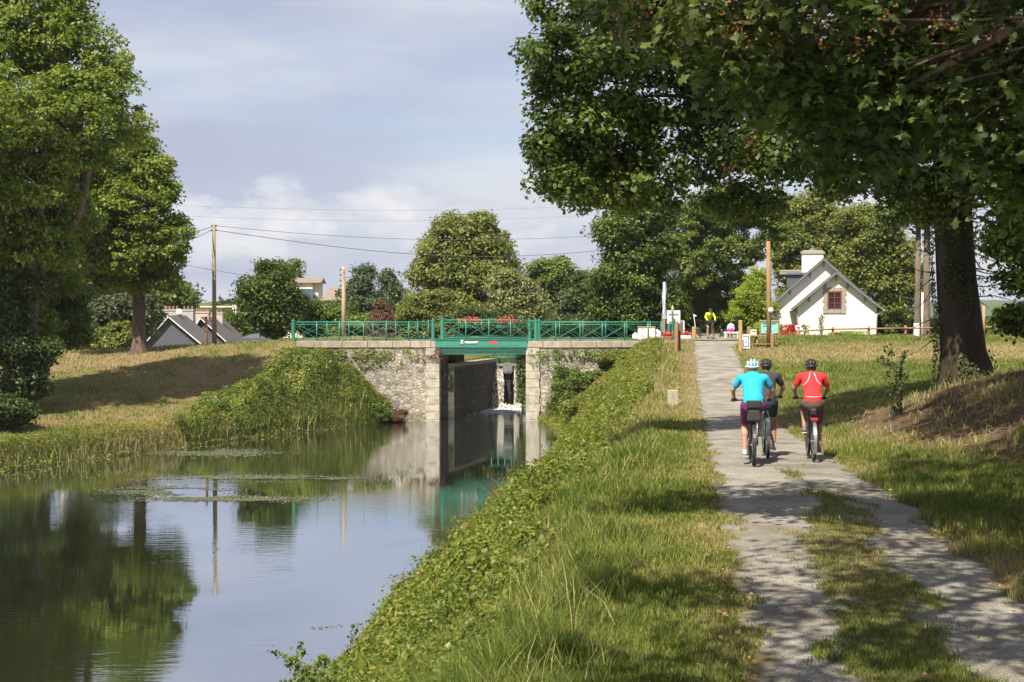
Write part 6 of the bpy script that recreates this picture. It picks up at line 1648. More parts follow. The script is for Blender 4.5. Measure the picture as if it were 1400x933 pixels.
    for i in (0, 1):
        if long_sleeve: c.capsule(sh[i], el[i], 0.068, 0.056); c.capsule(el[i], wr[i], 0.056, 0.040)
        else: c.capsule(sh[i], sh[i] * 0.42 + el[i] * 0.58, 0.068, 0.064)
    # soft creases
    rs_ = np.random.default_rng(int(abs(loc[0]) * 100))
    for i in range(7):
        z_ = rs_.uniform(1.06, 1.25); sg = rs_.choice([-1, 1]); y_ = 0.02 + 0.35 * (z_ - 1.0)
        c.capsule((sg * rs_.uniform(0.02, 0.06), y_ + 0.055, z_), (sg * rs_.uniform(0.10, 0.13), y_ + 0.085, z_ + rs_.uniform(-0.06, 0.05)), 0.012, 0.008, n=8)
    so = remeshed(c, 'shirt', shirt, root, 0.010, 2)
    if trim:
        t_ = MB()
        for sg in (-1, 1):
            t_.tube([(sg * 0.035, 0.325, 1.515), (sg * 0.055, 0.262, 1.44), (sg * 0.085, 0.228, 1.37), (sg * 0.135, 0.236, 1.32), (sg * 0.168, 0.275, 1.30)], 0.0055, 5)
        t_.tube([(-0.13, 0.066, 1.115), (-0.06, 0.036, 1.11), (0, 0.033, 1.108), (0.06, 0.036, 1.11), (0.13, 0.066, 1.115)], 0.005, 5)
        t_.build('piping', trim, so, smooth=True)
    c = MB(); c.capsule(pel + Vector((0, -0.01, -0.03)), pel + Vector((0, 0.015, 0.04)), 0.172 * width, 0.155 * width, 0.80, side=(1, 0, 0), n=18)
    for i in (0, 1):
        kc = hip[i] * (1 - knee_cov) + kne[i] * knee_cov
        c.capsule(hip[i] + Vector((0, 0.01, 0)), kc, 0.104 * width, 0.082)
        if knee_cov > 0.95: c.capsule(kne[i], kne[i] * 0.6 + ank[i] * 0.4, 0.07, 0.068)
    remeshed(c, 'shorts', shorts, root, 0.010, 2)
    for i in (0, 1):
        c = MB(); A = ank[i]
        c.capsule(A + Vector((0, -0.03, -0.062)), A + Vector((0, 0.16, -0.075)), 0.046, 0.040, 0.8, side=(1, 0, 0)); c.capsule(A + Vector((0, -0.01, -0.05)), A + Vector((0, 0.0, -0.01)), 0.048, 0.042)
        so_ = remeshed(c, 'shoe', shoe, root, 0.008, 1)
        MB().box(A + Vector((0, 0.065, -0.105)), (0.085, 0.27, 0.02)).build('sole', mat('shoe_sole', (0.5, 0.5, 0.48), (0.4, 0.4, 0.4), 9, 0.8), so_, bevel=0.008)
        if sock: remeshed(MB().capsule(A + Vector((0, 0, -0.01)), A + Vector((0, 0, 0.05)), 0.043, 0.044), 'sock', sock, root, 0.008, 1)
    hr_ = MB(); hr_.ball(q(-0.022, 0, 0.02), (0.086, 0.088, 0.096), 14, 9)
    hr_.capsule(q(-0.062, 0, -0.03), q(-0.060, 0, -0.075 - (0.05 if hair_long else 0)), 0.052, 0.036, n=10)
    hr_.build('hair', hair, root, smooth=True)
    helmet(root, q, helm[0], helm[1])
    if extra: extra(root)
    return root
head_rz = -math.atan(0.124)
def onpath(px, py_, d): x = X(px, d); return (x, d, float(zpath(d)) + 0.035)
TURQ = cloth('turquoise_jersey', (0.02, 0.40, 0.58), (0.02, 0.34, 0.52)); BLACKJ = cloth('charcoal_jersey', (0.05, 0.05, 0.058), (0.035, 0.035, 0.04)); REDJ = cloth('red_jersey', (0.72, 0.035, 0.045), (0.60, 0.025, 0.035))
PURP = cloth('plum_shorts', (0.16, 0.025, 0.13), (0.10, 0.015, 0.085)); BRN = cloth('brown_shorts', (0.115, 0.075, 0.055), (0.085, 0.055, 0.042)); NAVY = cloth('navy_shorts', (0.02, 0.035, 0.06), (0.02, 0.03, 0.045)); HIVIS = cloth('yellow_jacket', (0.72, 0.82, 0.02), (0.62, 0.74, 0.02))
SHT = mat('grey_blue_shoe', (0.28, 0.36, 0.40), (0.5, 0.5, 0.5), 14, 0.7); SHD = mat('brown_sandal', (0.10, 0.08, 0.07), (0.2, 0.18, 0.16), 14, 0.7)
WSH = mat('helmet_white', (0.78, 0.79, 0.78), (0.7, 0.7, 0.7), 3, 0.3, spec=0.5); TSH = mat('helmet_teal', (0.01, 0.42, 0.50), (0.005, 0.16, 0.20), 26, 0.4); BSH = mat('helmet_black', (0.03, 0.03, 0.033), (0.05, 0.05, 0.05), 20, 0.3, spec=0.6); BIN = mat('helmet_inner', (0.012, 0.012, 0.012), (0.02, 0.02, 0.02), 9, 0.8)
l1 = onpath(1031, 636, 23.1); l2 = onpath(1050, 625, 24.6); l3 = onpath(1113, 628, 24.0)
def waist_bag(root):
    MB().box((0, -0.045, 1.02), (0.26, 0.10, 0.14)).build('waist_bag', cloth('black_bag', (0.03, 0.03, 0.03)), root, bevel=0.03)
bicycle('dark mountain bike with black saddle bag ridden by the turquoise rider', l1, head_rz, BLK, 180, tyre_r=0.031, bag=cloth('black_bag', (0.03, 0.03, 0.03)), mudguard=BLK, rack=True, bars=0.35)
cyclist('cyclist in turquoise jersey, plum shorts and white and teal helmet seen from behind', l1, head_rz, 1, SKIN, TURQ, PURP, SHT, (WSH, TSH), HAIRB, 180, knee_cov=0.80, bars=0.35, width=1.10, extra=waist_bag)
bicycle('green and black bike of the second rider beyond the turquoise one', l2, head_rz, mat('bike_dark_green', (0.02, 0.12, 0.06), (0.02, 0.08, 0.05), 9, 0.4), 0, tyre_r=0.024, mudguard=ALU, bars=0.32)
cyclist('cyclist in charcoal jersey and black helmet half hidden behind the turquoise rider', l2, head_rz, 1, SKINT, BLACKJ, NAVY, SHT, (BSH, BIN), HAIRD, 0, knee_cov=0.62, bars=0.32, width=1.0)
bicycle('city bike with silver mudguard and red rear light under the red rider', l3, head_rz, BLK, 0, tyre_r=0.023, mudguard=ALU, rack=True, light=True, seat_bag=True, bars=0.30)
cyclist('cyclist in red jersey with white piping, brown shorts and black helmet', l3, head_rz, 1, SKINT, REDJ, BRN, SHD, (BSH, BIN), HAIRD, 0, knee_cov=0.92, bars=0.30, width=1.02, trim=WTXT)
# oncoming cyclist with long-handled trailer bar behind
l4 = (X(971, 79.5), 79.5, float(zpath(79.5)) + 0.035)
l4 = (X(968, 81), 81.0, float(zpath(81)) + 0.035)
bicycle('loaded touring bike coming towards the lock under the yellow rider', l4, math.pi + 0.12, BLK, 20, tyre_r=0.024, bar_bag=BLK, bars=0.28)
def straps(root):
    m = MB()
    for sg in (-1, 1): m.tube([(sg * 0.075, 0.47, 1.44), (sg * 0.08, 0.49, 1.36), (sg * 0.09, 0.43, 1.24), (sg * 0.10, 0.37, 1.14)], 0.014, 5)
    m.tube([(-0.085, 0.485, 1.34), (0.085, 0.485, 1.34)], 0.010, 5)
    m.build('backpack_strap', BLACKJ, root, smooth=True)
cyclist('oncoming cyclist in fluorescent yellow jacket and dark helmet on the towpath', l4, math.pi + 0.12, 1, SKIN, HIVIS, NAVY, SHD, (BSH, BIN), HAIRD, 20, long_sleeve=True, knee_cov=0.6, bars=0.28, extra=straps)
# trailer bike behind the oncoming rider
tx = X(952, 82.6); tz = float(zpath(82.6)) + 0.035
tr = empty('bike_trailer', (tx, 82.6, tz), 'small dark trailer with a pale flag pole beside the oncoming cyclist', 'bike trailer')
MB().box((tx, 82.7, tz + 0.42), (0.44, 0.7, 0.36), taper=0.85).build('body', BLK, tr, bevel=0.05)
for sg in (-1, 1):
    wh = MB().torus((tx + sg * 0.26, 82.7, tz + 0.22), 0.20, 0.02, 'X', 24, 6).build('wheel', TYRE, tr, smooth=True)
    MB().tube([(tx + sg * 0.24, 82.7, tz + 0.22), (tx + sg * 0.28, 82.7, tz + 0.22)], 0.05, 8).build('hub', ALU, wh)
MB().tube([(tx + 0.02, 82.9, tz + 0.4), (tx - 0.12, 82.95, tz + 1.42)], 0.02, 6).build('flag_pole', WTXT, tr)
MB().prism([(tx - 0.12, 82.95, tz + 1.42), (tx + 0.08, 82.95, tz + 1.32), (tx - 0.10, 82.95, tz + 1.24)], (0, 0.01, 0)).build('flag', WTXT, tr)

# two people sitting by the path beyond the lock
def sitter(label, px, d, top, col, hairm, lower, bagc=None, size=1.0, capc=None):
    x = X(px, d); z = float(zpath(d)); zt = P(0, top, d).z; s = (zt - z) / 1.30 * size
    root = empty('person', (x, d, z), label, 'person')
    def T(a, b_, c): return Vector((x + a * s, d + b_ * s, z + c * s))
    st_ = 0.42
    b = MB()
    b.capsule(T(0, 0, st_ + 0.10), T(0, 0.03, st_ + 0.28), 0.15 * s, 0.135 * s, 0.75, side=(1, 0, 0)); b.capsule(T(0, 0.03, st_ + 0.28), T(0, 0.06, st_ + 0.50), 0.135 * s, 0.165 * s, 0.66, side=(1, 0, 0))
    b.capsule(T(0, 0.07, st_ + 0.52), T(0, 0.09, st_ + 0.66), 0.06 * s, 0.05 * s)
    for sg in (-1, 1):
        b.capsule(T(sg * 0.18, 0.05, st_ + 0.52), T(sg * 0.25, 0.10, st_ + 0.25), 0.05 * s, 0.04 * s); b.capsule(T(sg * 0.25, 0.10, st_ + 0.25), T(sg * 0.15, 0.33, st_ + 0.17), 0.04 * s, 0.028 * s)
        b.capsule(T(sg * 0.10, 0.02, st_ + 0.06), T(sg * 0.13, 0.44, st_ + 0.08), 0.085 * s, 0.06 * s); b.capsule(T(sg * 0.13, 0.44, st_ + 0.08), T(sg * 0.13, 0.46, 0.08), 0.056 * s, 0.036 * s)
        b.capsule(T(sg * 0.13, 0.43, 0.05), T(sg * 0.13, 0.62, 0.04), 0.038 * s, 0.032 * s)
        for j in range(4): b.capsule(T(sg * (0.15 - 0.018 * j), 0.33, st_ + 0.165), T(sg * (0.13 - 0.018 * j), 0.42, st_ + 0.15), 0.011 * s, 0.008 * s, n=6)
    q = head(b, T(0, 0.10, st_ + 0.77), (0, 1, 0), s)
    remeshed(b, 'body', SKIN, root, 0.012, 2)
    face(q, root, s)
    c = MB()
    c.capsule(T(0, 0, st_ + 0.06), T(0, 0.03, st_ + 0.28), 0.175 * s, 0.155 * s, 0.8, side=(1, 0, 0)); c.capsule(T(0, 0.03, st_ + 0.28), T(0, 0.06, st_ + 0.50), 0.155 * s, 0.185 * s, 0.7, side=(1, 0, 0)); c.capsule(T(0, 0.05, st_ + 0.55), T(0, 0.06, st_ + 0.62), 0.10 * s, 0.08 * s)
    for sg in (-1, 1): c.capsule(T(sg * 0.18, 0.05, st_ + 0.52), T(sg * 0.25, 0.10, st_ + 0.25), 0.072 * s, 0.06 * s); c.capsule(T(sg * 0.25, 0.10, st_ + 0.25), T(sg * 0.17, 0.29, st_ + 0.18), 0.06 * s, 0.045 * s)
    remeshed(c, 'sweater', col, root, 0.014, 2)
    c = MB(); 
    for sg in (-1, 1): c.capsule(T(sg * 0.10, 0.02, st_ + 0.06), T(sg * 0.13, 0.44, st_ + 0.08), 0.10 * s, 0.075 * s); c.capsule(T(sg * 0.13, 0.44, st_ + 0.08), T(sg * 0.13, 0.46, 0.12), 0.07 * s, 0.05 * s)
    remeshed(c, 'trousers', lower, root, 0.014, 2)
    MB().ball(q(-0.018, 0, 0.03), (0.092 * s, 0.095 * s, 0.10 * s), 14, 8).build('hair', hairm, root, smooth=True)
    if capc: MB().ball(q(-0.01, 0, 0.06), (0.10 * s, 0.11 * s, 0.075 * s), 14, 8).build('cap', capc, root, smooth=True)
    if bagc:
        MB().ball(T(0, -0.17, st_ + 0.13), (0.20 * s, 0.12 * s, 0.19 * s), 14, 8).build('bag', bagc, root, smooth=True)
    return x, z, s
GREYH = cloth('pale_grey_hoodie', (0.62, 0.62, 0.68), (0.5, 0.5, 0.56)); PINK = cloth('pink_fabric', (0.78, 0.04, 0.25)); DK = cloth('dark_clothes', (0.03, 0.035, 0.05))
x, z, s = sitter('person in pale grey hoodie with pink bag sitting with back to us on a stool', 999.5, 84, 438.5, GREYH, HAIRD, PINK, PINK, 1.0)
st = empty('stool', (x, 84, z), 'white slatted seat under the grey hoodie person', 'stool')
MB().box((x, 84.0, z + 0.40 * s), (0.86, 0.4, 0.09)).build('seat', WHITE, st, bevel=0.01)
for a, b_ in ((-0.36, -0.15), (0.36, -0.15), (-0.36, 0.15), (0.36, 0.15)): MB().box((x + a, 84 + b_, z + 0.19 * s), (0.05, 0.05, 0.38 * s)).build('leg', WHITE, st)
x, z, s = sitter('small person in dark clothes and white cap crouching left of the hoodie', 987, 85, 451, DK, HAIRD, DK, None, 1.0, WSH)
st = empty('stool', (x, 85, z), 'low dark stool under the small person', 'stool')
MB().box((x, 85.0, z + 0.36 * s), (0.30, 0.28, 0.05)).build('seat', BLK, st)
for a, b_ in ((-0.12, -0.1), (0.12, -0.1), (-0.12, 0.1), (0.12, 0.1)): MB().box((x + a, 85 + b_, z + 0.17 * s), (0.03, 0.03, 0.34 * s)).build('leg', BLK, st)

# ------------------------------------------------------------------ posts, signs, poles, fence, furniture
def post(label, px, top, base, d, w_, m_, round_=True, name='wooden_post', cat='post', group='wooden posts by the towpath'):
    x = X(px, d); z1 = P(0, top, d).z; z0 = Hs(x, d) if base is None else min(P(0, base, d).z, Hs(x, d))
    mb = MB()
    if round_: mb.tube([(x, d, z0 - 0.2), (x, d, z1 - 0.04), (x, d, z1)], [w_ / 2, w_ / 2, w_ * 0.40], 10)
    else: mb.box((x, d, (z0 + z1) / 2 - 0.1), (w_, w_, z1 - z0 + 0.2))
    return tag(mb.build(name, m_, bevel=0 if round_ else 0.008), label, cat, group)
post('tall pale round wooden post right of the path opening', 1012.5, 438, 480, 69, 0.20, WOODP)
post('weathered round wooden post left of the path opening', 925, 440, 480, 69, 0.19, WOOD)
post('dark post leaning beside the weathered one', 929, 452, 478, 69.2, 0.13, DARKM)  # narrow dark upright right of the weathered post
post('short pale wooden post by the bridge end', 949, 447, 463, 82, 0.26, WOODP)
post('short wooden post behind the beige letter box', 1024, 447, 462, 80, 0.24, WOOD)
post('low wooden post at the foot of the tall brown pole', 1056, 456, 480, 71, 0.20, WOOD)
# tall brown pole with lamp
def pole(label, px, top, d, r0, r1, m_, cat='utility pole', name='utility_pole', extra=None, lean=0):
    x = X(px, d); zb_ = Hs(x, d); zt = P(0, top, d).z
    root = empty(name, (x, d, zb_), label, cat)
    MB().tube([(x, d, zb_ - 0.3), (x + lean * 0.5, d, (zb_ + zt) / 2), (x + lean, d, zt)], [r0, (r0 + r1) / 2, r1], 12).build('shaft', m_, root, smooth=True)
    if extra: extra(root, x, d, zb_, zt)
    return root
def lampx(root, x, d, zb_, zt):
    z = P(0, 424.5, d).z
    MB().ball((x + 0.06, d - 0.16, z), 0.14, 12, 8).build('lamp', WHITE, root, smooth=True)
    MB().box((x + 0.25, d - 0.05, z), (0.35, 0.03, 0.03)).build('bracket', GALV, root)
pole('tall brown wooden pole with a round white lamp beside the picnic bench', 1051.5, 330, 71.5, 0.125, 0.10, WOOD, extra=lampx, lean=-0.05)
def insul(root, x, d, zb_, zt):
    for dx, dz in ((-0.14, -0.15), (0.14, -0.15), (0.14, -0.42), (-0.14, -0.42)):
        MB().tube([(x + dx, d, zt + dz), (x + dx, d, zt + dz + 0.12)], 0.035, 8).build('insulator', BLK, root)
        MB().bar((x, d, zt + dz), (x + dx, d, zt + dz), 0.03, 0.03).build('arm', GALV, root)
pole('grey green wooden utility pole on the left embankment carrying the wires', 293, 307, 86, 0.15, 0.10, mat('pole_greenish', (0.27, 0.24, 0.13), (0.19, 0.17, 0.09), 5, 0.9, 0.5, 16, stretch=(3, 3, 0.3)), extra=insul)
pole('short thin brown pole beside the tall utility pole', 282, 433, 85, 0.085, 0.075, WOOD)
def rungs(root, x, d, zb_, zt):
    m = MB()
    for i in range(30):
        z = zb_ + 0.3 + i * (zt - zb_ - 0.4) / 30
        m.box((x, d - 0.115, z), (0.13, 0.02, 0.10))
    m.build('recess', WOOD, root)
    for k in range(4): MB().tube([(x - 0.20, d, zt - 0.25 - k * 0.36), (x - 0.20, d, zt - 0.13 - k * 0.36)], 0.05, 8).build('insulator', BLK, root)
r_ = pole('square slatted concrete utility pole behind the left railing', 470, 365, 92, 0.17, 0.12, mat('pole_concrete', (0.45, 0.36, 0.26), (0.33, 0.26, 0.18), 4, 0.9, 0.4, 20), extra=rungs)
def tbar(root, x, d, zb_, zt): MB().box((x, d, zt - 0.05), (1.2, 0.12, 0.14)).build('crossbar', GALV, root)
pole('distant pole with short crossbar between the two left oaks', 85, 398, 100, 0.16, 0.13, WOODG, extra=tbar)
pole('thin white pole beside the slender trunks', 1261, 400, 91, 0.07, 0.06, WHITE, cat='pole', name='white_pole')
pole('pale thin stake at the wooden fence right of the big trunk', 1345, 418, 86, 0.09, 0.08, WOODP, cat='stake', name='wooden_stake')
b_ = P(1256, 452, 90)
tag(MB().box((X(1253, 90), 90, Hs(X(1253, 90), 90) + 0.40), (0.32, 0.25, 0.95)).build('meter_box', WHITE, bevel=0.02), 'small white cabinet beside the slender trunks at the fence', 'cabinet')

# wires
WIRE = mat('wire', (0.13, 0.13, 0.14), (0.11, 0.11, 0.12), 3, 0.6)
def wire(label, pts, rad):
    w_ = [P(*p_) for p_ in pts]
    # smooth through the points
    out = []
    for i in range(len(w_) - 1):
        for k in range(8): out.append((w_[i], w_[i + 1], k / 8, i))
    xs = np.arange(len(w_)); n_ = 8 * (len(w_) - 1) + 1; tt = np.linspace(0, len(w_) - 1, n_)
    arr = np.array([tuple(v) for v in w_]); deg = min(len(w_) - 1, 3)
    cf = [np.polyfit(xs, arr[:, j], deg) for j in range(3)]
    q = np.stack([np.polyval(c, tt) for c in cf], -1)
    return tag(MB().tube([tuple(p_) for p_ in q], rad, 5).build('power_line', WIRE, smooth=True), label, 'power line', 'overhead power lines')
wire('upper overhead wire running right from the utility pole', [(296, 309, 86), (430, 321, 92), (560, 327.5, 98), (690, 327, 104), (815, 323, 110), (960, 312, 118)], 0.015)
wire('lower heavier wire running right from the utility pole behind the olive green tree', [(296, 315, 86), (430, 334, 92), (560, 348, 98), (690, 350, 104), (815, 343, 110), (960, 322, 118)], 0.021)
wire('upper overhead wire running left from the utility pole into the oak', [(290, 310, 86), (270, 316, 84), (235, 322, 80)], 0.020)
wire('lower overhead wire running left from the utility pole into the oak', [(290, 314, 86), (270, 324, 84), (235, 338, 80)], 0.020)
wire('faint highest wire crossing the sky above the utility pole', [(180, 279, 190), (340, 284, 200), (500, 288, 205), (650, 287, 210), (820, 280, 215), (1000, 266, 220)], 0.013)
wire('faint second wire crossing the sky above the utility pole', [(180, 293, 190), (340, 298, 200), (500, 303, 205), (650, 301, 210), (820, 293, 215), (1000, 279, 220)], 0.013)
wire('faint low wire dropping behind the round walnut tree', [(240, 360, 130), (300, 371, 135), (350, 379, 140), (400, 384, 145)], 0.022)

# wooden rail fence on the plateau
FD = 87.5
fr_ = empty('wooden_fence', (X(1240, FD), FD, 4.45), 'low wooden post and rail fence along the plateau right of the cottage', 'fence')
pf = [(1092, 84.6), (1139, 85.5), (1188, 86.5), (1238, 87.3), (1290, 88), (1342, 88.5), (1392, 89), (1446, 89.5), (1500, 90)]
pr_ = None
for px, d in pf:
    x = X(px, d); z = Hs(x, d); zt = P(0, 449 if px < 1100 else 446.5 - (px - 1139) * 0.012, d).z
    MB().tube([(x, d, z - 0.2), (x, d, zt)], 0.085, 8).build('post', WOOD, fr_, smooth=True)
    cur = (x, d - 0.09, zt - 0.17)
    if pr_: MB().tube([pr_, cur], 0.05, 8).build('rail', WOOD, fr_, smooth=True)
    pr_ = cur

# sign board on the path side, letter box, bench, info board
x, d = X(1020, 70.5), 70.5; z = Hs(x, d)
sg = empty('sign_board', (x, d, z), 'white notice with dark blue frame and emblem on the post right of the path', 'sign')
zt = P(0, 458.5, d).z
MB().box((x, d, zt - 0.33), (0.40, 0.03, 0.72)).build('board', WTXT, sg)
NB = mat('navy_ink', (0.03, 0.04, 0.16), (0.03, 0.04, 0.14), 5, 0.6)
m = MB()
for a, b_, w_, h_ in ((0, -0.08, 0.32, 0.05), (0, -0.56, 0.32, 0.05), (-0.14, -0.38, 0.05, 0.30), (0.14, -0.32, 0.05, 0.42)): m.box((x + a, d - 0.019, zt + b_), (w_, 0.006, h_))
m.build('frame', NB, sg); MB().tube([(x, d - 0.016, zt - 0.32), (x, d - 0.024, zt - 0.32)], 0.085, 14, sq=1.4).build('emblem', mat('pale_blue_ink', (0.35, 0.45, 0.70), (0.3, 0.4, 0.6), 5, 0.6), sg)
MB().box((x, d + 0.03, (z + zt) / 2 - 0.1), (0.06, 0.03, zt - z)).build('stake', WOOD, sg)
d = 71.5
bn = empty('picnic_table', (X(1042, d), d, Hs(X(1042, d), d)), 'wooden picnic table with bench behind the tall brown pole', 'picnic table')
x0, x1 = X(1026, d), X(1062, d); zt, zs = P(0, 459.5, d).z, P(0, 470.5, d).z
MB().box(((x0 + x1) / 2, d + 0.35, zt), (x1 - x0, 0.75, 0.07)).build('table_top', WOOD, bn, bevel=0.01)
MB().box(((x0 + x1) / 2, d - 0.30, zs), (x1 - x0, 0.26, 0.05)).build('bench', WOOD, bn, bevel=0.01)
MB().box(((x0 + x1) / 2, d + 1.0, zs), (x1 - x0, 0.26, 0.05)).build('bench', WOOD, bn, bevel=0.01)
zg = Hs((x0 + x1) / 2, d)
for xx in (x0 + 0.35, x1 - 0.3):
    for sg_ in (-1, 1): MB().bar((xx, d + 0.35 - sg_ * 0.10, zt - 0.03), (xx, d + 0.35 - sg_ * 0.55, zg - 0.15), 0.07, 0.09).build('leg', WOOD, bn)
    MB().box((xx, d + 0.35, zs - 0.04), (0.07, 1.4, 0.08)).build('crossbar', WOOD, bn)
d = 79.5; x = X(1030, d)
lb = empty('letter_box', (x, d, Hs(x, d)), 'beige letter box on a post right of the path', 'letter box')
zt = P(0, 451, d).z
MB().box((x, d, zt - 0.17), (0.36, 0.25, 0.34), taper=0.95).build('box', CREAM, lb, bevel=0.02); MB().box((x, d - 0.13, zt - 0.09), (0.24, 0.01, 0.03)).build('slot', DARKM, lb)
MB().box((x, d + 0.02, (Hs(x, d) + zt) / 2 - 0.3), (0.08, 0.08, zt - Hs(x, d) - 0.2)).build('post', WOOD, lb)
d = 78.0; x0, x1 = X(1040, d), X(1064, d); x = (x0 + x1) / 2; z = Hs(x, d)
ib = empty('information_board', (x, d, z), 'turquoise green information panel in a wooden frame behind the brown pole', 'information board')
za, zb2 = P(0, 456, d).z, P(0, 440, d).z
MB().box((x, d, (za + zb2) / 2), (x1 - x0, 0.04, zb2 - za)).build('panel', mat('panel_turquoise', (0.16, 0.50, 0.40), (0.30, 0.62, 0.55), 3.5, 0.5), ib)
m = MB(); m.box((x, d - 0.022, zb2 - 0.12), ((x1 - x0) * 0.8, 0.006, 0.07)).box((x - 0.1, d - 0.022, zb2 - 0.26), ((x1 - x0) * 0.55, 0.006, 0.05)).box((x - 0.05, d - 0.022, za + 0.12), ((x1 - x0) * 0.4, 0.006, 0.04)); m.build('printed_heading', mat('teal_ink', (0.02, 0.16, 0.18), (0.02, 0.12, 0.14), 5, 0.6), ib)
MB().box((x, d, zb2 + 0.05), (x1 - x0 + 0.14, 0.14, 0.08)).build('frame', WOODP, ib)
for xx in (x0 - 0.03, x1 + 0.03): MB().box((xx, d, (z + zb2) / 2), (0.08, 0.08, zb2 - z)).build('post', WOOD, ib)

# things at the left of the path head
d = 83.0
def atx(px): return X(px, d)
x = X(907, 82.5); z = Hs(x, 82.5)
fp_ = empty('flag_post', (x, 82.5, z), 'wooden post with a furled blue and white banner by the railing end', 'flag post')
MB().box((x, 82.5, z + 0.75), (0.20, 0.20, 1.5)).build('post', WOODG, fp_, bevel=0.01)
MB().tube([(x + 0.03, 82.55, z + 1.4), (x + 0.05, 82.55, P(0, 385, 82.5).z)], 0.03, 8).build('pole', GALV, fp_)
zt = P(0, 386, 82.5).z; zl = P(0, 436, 82.5).z; rows = []
nn_ = 26
V = []; 
for i in range(nn_):
    s_ = i / (nn_ - 1); zz = zt + (zl - zt) * s_; w_ = 0.085 + 0.02 * math.sin(s_ * 7) + 0.03 * s_; cx_ = x + 0.04 + 0.015 * math.sin(s_ * 9 + 1)
    V.append([(cx_ + w_ * math.cos(a) * (1 + 0.3 * math.sin(3 * a + s_ * 8)), 82.45 + 0.6 * w_ * math.sin(a), zz) for a in np.linspace(0, 2 * math.pi, 14, endpoint=False)])
V = np.array(V).reshape(-1, 3); i_ = np.arange(nn_ * 14).reshape(nn_, 14)
F_ = np.stack([i_[:-1], np.roll(i_, -1, 1)[:-1], np.roll(i_, -1, 1)[1:], i_[1:]], -1).reshape(-1, 4)
npmesh('banner', V, F_, mat('banner_cloth', (0.80, 0.80, 0.82), (0.06, 0.12, 0.28), 2.1, 0.8, stretch=(5, 1, 0.8)), fp_, smooth=True)
d = 84
x = X(921, d); z = Hs(x, d)
nb_ = empty('notice_board', (x, d, z), 'pale grey notice board with dark lines on a green cabinet', 'notice board')
za, zb2 = P(0, 443, d).z, P(0, 424.5, d).z
MB().box((x, d, (za + zb2) / 2), (X(930, d) - X(911.5, d), 0.06, zb2 - za)).build('panel', mat('panel_grey', (0.55, 0.56, 0.58), (0.48, 0.49, 0.51), 3, 0.5), nb_, bevel=0.02)
m = MB(); 
for py in (430.5, 441): m.box((x, d - 0.035, P(0, py, d).z), (X(927, d) - X(914, d), 0.01, 0.05))
m.build('line', DARKM, nb_)
MB().box((X(918, d), d - 0.15, (z + za) / 2 - 0.03), (0.55, 0.3, za - z)).build('cabinet', GRND, nb_, bevel=0.02)
x = X(932, d + 0.5)
wp_ = empty('display_board', (x, d + 0.5, z), 'white upright panel right of the grey notice board', 'panel'); MB().box((x, d + 0.5, (z + P(0, 440, d).z) / 2 + 0.15), (0.34, 0.08, P(0, 440, d).z - z - 0.2)).build('panel', WHITE, wp_, bevel=0.02); MB().box((x, d + 0.52, z + 0.12), (0.06, 0.04, 0.45)).build('leg', WOOD, wp_)
d = 80.5; x = X(919.5, d); z = Hs(x, d); zt = P(0, 417, d).z
sp2 = empty('sign_pole', (x, d, z), 'thin green pole with pointed leaf shaped top in front of the notice board', 'sign pole')
MB().tube([(x, d, z - 0.1), (x, d, zt - 0.2)], 0.05, 8).build('shaft', GRND, sp2); MB().tube([(x, d, P(0, 427, d).z), (x, d, P(0, 423, d).z), (x, d, zt)], [0.05, 0.09, 0.01], 8).build('finial', mat('finial_pale', (0.42, 0.42, 0.26), (0.35, 0.35, 0.2), 5, 0.6), sp2)
d = 79.2; x0, x1 = X(872.5, d), X(895, d); z = 4.44; zt = P(0, 448, d).z
wc_ = empty('white_cabinet', ((x0 + x1) / 2, d, z), 'white cabinet with tan lid standing behind the right railing', 'cabinet')
MB().box(((x0 + x1) / 2, d, (z + zt) / 2), (x1 - x0, 0.6, zt - z)).build('body', WHITE, wc_, bevel=0.01); MB().box(((x0 + x1) / 2, d, zt + 0.03), (x1 - x0 + 0.06, 0.68, 0.06)).build('lid', WOODP, wc_, bevel=0.01)
m = MB()
for f_ in (0.28, 0.62): m.box((x0 + (x1 - x0) * f_, d - 0.302, (z + zt) / 2), (0.02, 0.01, zt - z - 0.06))
m.build('door_gap', DARKM, wc_)
for px, r_, lab in ((869, 0.20, 'small white sack left of the white cabinet'), (899, 0.28, 'white sack slumped right of the white cabinet')):
    c = (X(px, d), d + 0.1, z + r_ * 0.9)
    mb = MB().ball(c, (r_, r_ * 0.8, r_ * 1.1), 12, 8).ball((c[0] + r_ * 0.3, c[1], c[2] - r_ * 0.4), (r_ * 0.9, r_ * 0.7, r_ * 0.6), 12, 8).ball((c[0] - r_ * 0.1, c[1], c[2] + r_ * 0.9), (r_ * 0.4, r_ * 0.35, r_ * 0.4), 10, 6)
    o = remeshed(mb, 'sack', WHITE, None, 0.03, 2); tag(o, lab, 'sack')
# flower tubs
for px, d, w_, lab in ((911, 80.2, 0.35, 'red flowers in a pot at the foot of the flag post'), (938, 83.5, 0.75, 'long trough of red and yellow flowers left of the short pale post')):
    x = X(px, d); z = Hs(x, d)
    root = empty('flower_tub', (x, d, z), lab, 'flower tub'); MB().box((x, d, z + 0.09), (w_ * 1.6, 0.3, 0.2), taper=1.08).build('pot', TERR if w_ < 0.5 else WHITE, root, bevel=0.02)
    for m_, k, sz in ((GERL, 160, 0.09), (PET, 200, 0.10), (PETP, 80, 0.09)):
        p_ = np.array([x, d, z + 0.27]) + rng.normal(size=(k, 3)) * np.array([w_ * 0.45, 0.08, 0.06]); V, F_ = leaves(p_, rng.normal(size=(k, 3)) + np.array([0, -0.5, 0.8]), np.full(k, sz)); npmesh('blossom' if m_ is not GERL else 'foliage', V, F_, m_, root)
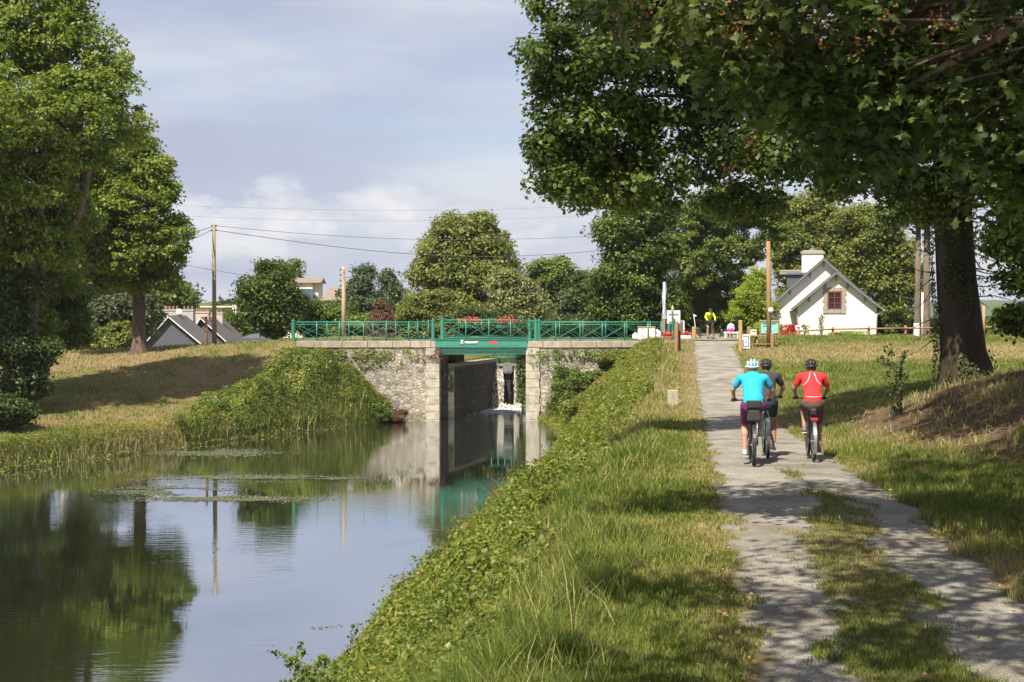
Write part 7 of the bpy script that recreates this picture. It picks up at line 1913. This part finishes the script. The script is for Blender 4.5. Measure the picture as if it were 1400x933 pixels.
# planting at the cottage
def plant(label, px, d, py0, py1, wpx, m_, n, leaf, cat='plant', name='garden_plant'):
    x = X(px, d); z = Hs(x, d); zt = P(0, py0, d).z; h_ = zt - z; w_ = wpx * d / FPX
    root = empty(name, (x, d, z), label, cat)
    p_ = np.array([x, d, z]) + np.stack([rng.normal(size=n) * w_ * 0.28, rng.normal(size=n) * w_ * 0.2, h_ * rng.random(n) ** 0.8], -1)
    V, F_ = leaves(p_, rng.normal(size=(n, 3)) + np.array([0, -0.5, 0.7]), leaf * (0.6 + 0.8 * rng.random(n))); npmesh('foliage', V, F_, m_, root)
    m = MB()
    for i in range(7): m.tube(wob((x + rng.uniform(-0.1, 0.1), d, z), (x + rng.normal() * w_ * 0.25, d, z + h_ * 0.9), 3, 0.05, rs), 0.012, 4)
    m.build('stem', BARK, root); return root
REDL = leafmat('red_bush_leaf', [(0.28, 0.025, 0.012), (0.48, 0.06, 0.02), (0.55, 0.13, 0.04)], 0.25)
plant('bright red bush at the corner of the cottage', 1082, 93.3, 444, 460, 17, REDL, 700, 0.10, 'bush', 'red_bush')
plant('red bush low against the white wall, left of the bright one', 1073, 93.8, 452, 461, 12, REDL, 380, 0.10, 'bush', 'red_bush')
plant('small leafy plant beside the white sign at the cottage', 1101, 92.6, 444, 461, 12, LO, 160, 0.12)
plant('slim grey stemmed shrub in front of the cottage gable', 1123, 93.5, 430, 461, 9, LB, 190, 0.10)
plant('low green border plants under the cottage window', 1165, 93.8, 453, 461, 40, LY, 520, 0.11)
plant('low green plants left of the cottage downpipe', 1145, 93.4, 455, 461, 24, LM, 300, 0.11)
x, d = X(1091.5, 91), 91; z = Hs(x, d)
s2 = empty('small_sign', (x, d, z), 'small white sign on a wooden stake in front of the cottage door', 'sign'); zt = P(0, 444.5, d).z
MB().box((x, d, zt - 0.18), (0.36, 0.03, 0.30)).build('board', WTXT, s2); MB().box((x, d - 0.018, zt - 0.17), (0.16, 0.005, 0.12)).build('emblem', NB, s2); MB().box((x, d + 0.02, (z + zt) / 2 - 0.15), (0.26, 0.05, zt - z - 0.3)).build('stake', WOOD, s2)
# canal stone by the path
d = 45.0; x = X(920, d); z = Hs(x, d)
tag(MB().box((x, d, z + 0.17), (0.34, 0.26, 0.66), taper=0.96, rz=0.1).build('marker_stone', mat('old_granite', (0.42, 0.38, 0.29), (0.26, 0.24, 0.16), 5, 0.95, 0.8, 14), bevel=0.035), 'squat lichen spotted granite marker stone in the grass left of the path', 'marker stone')
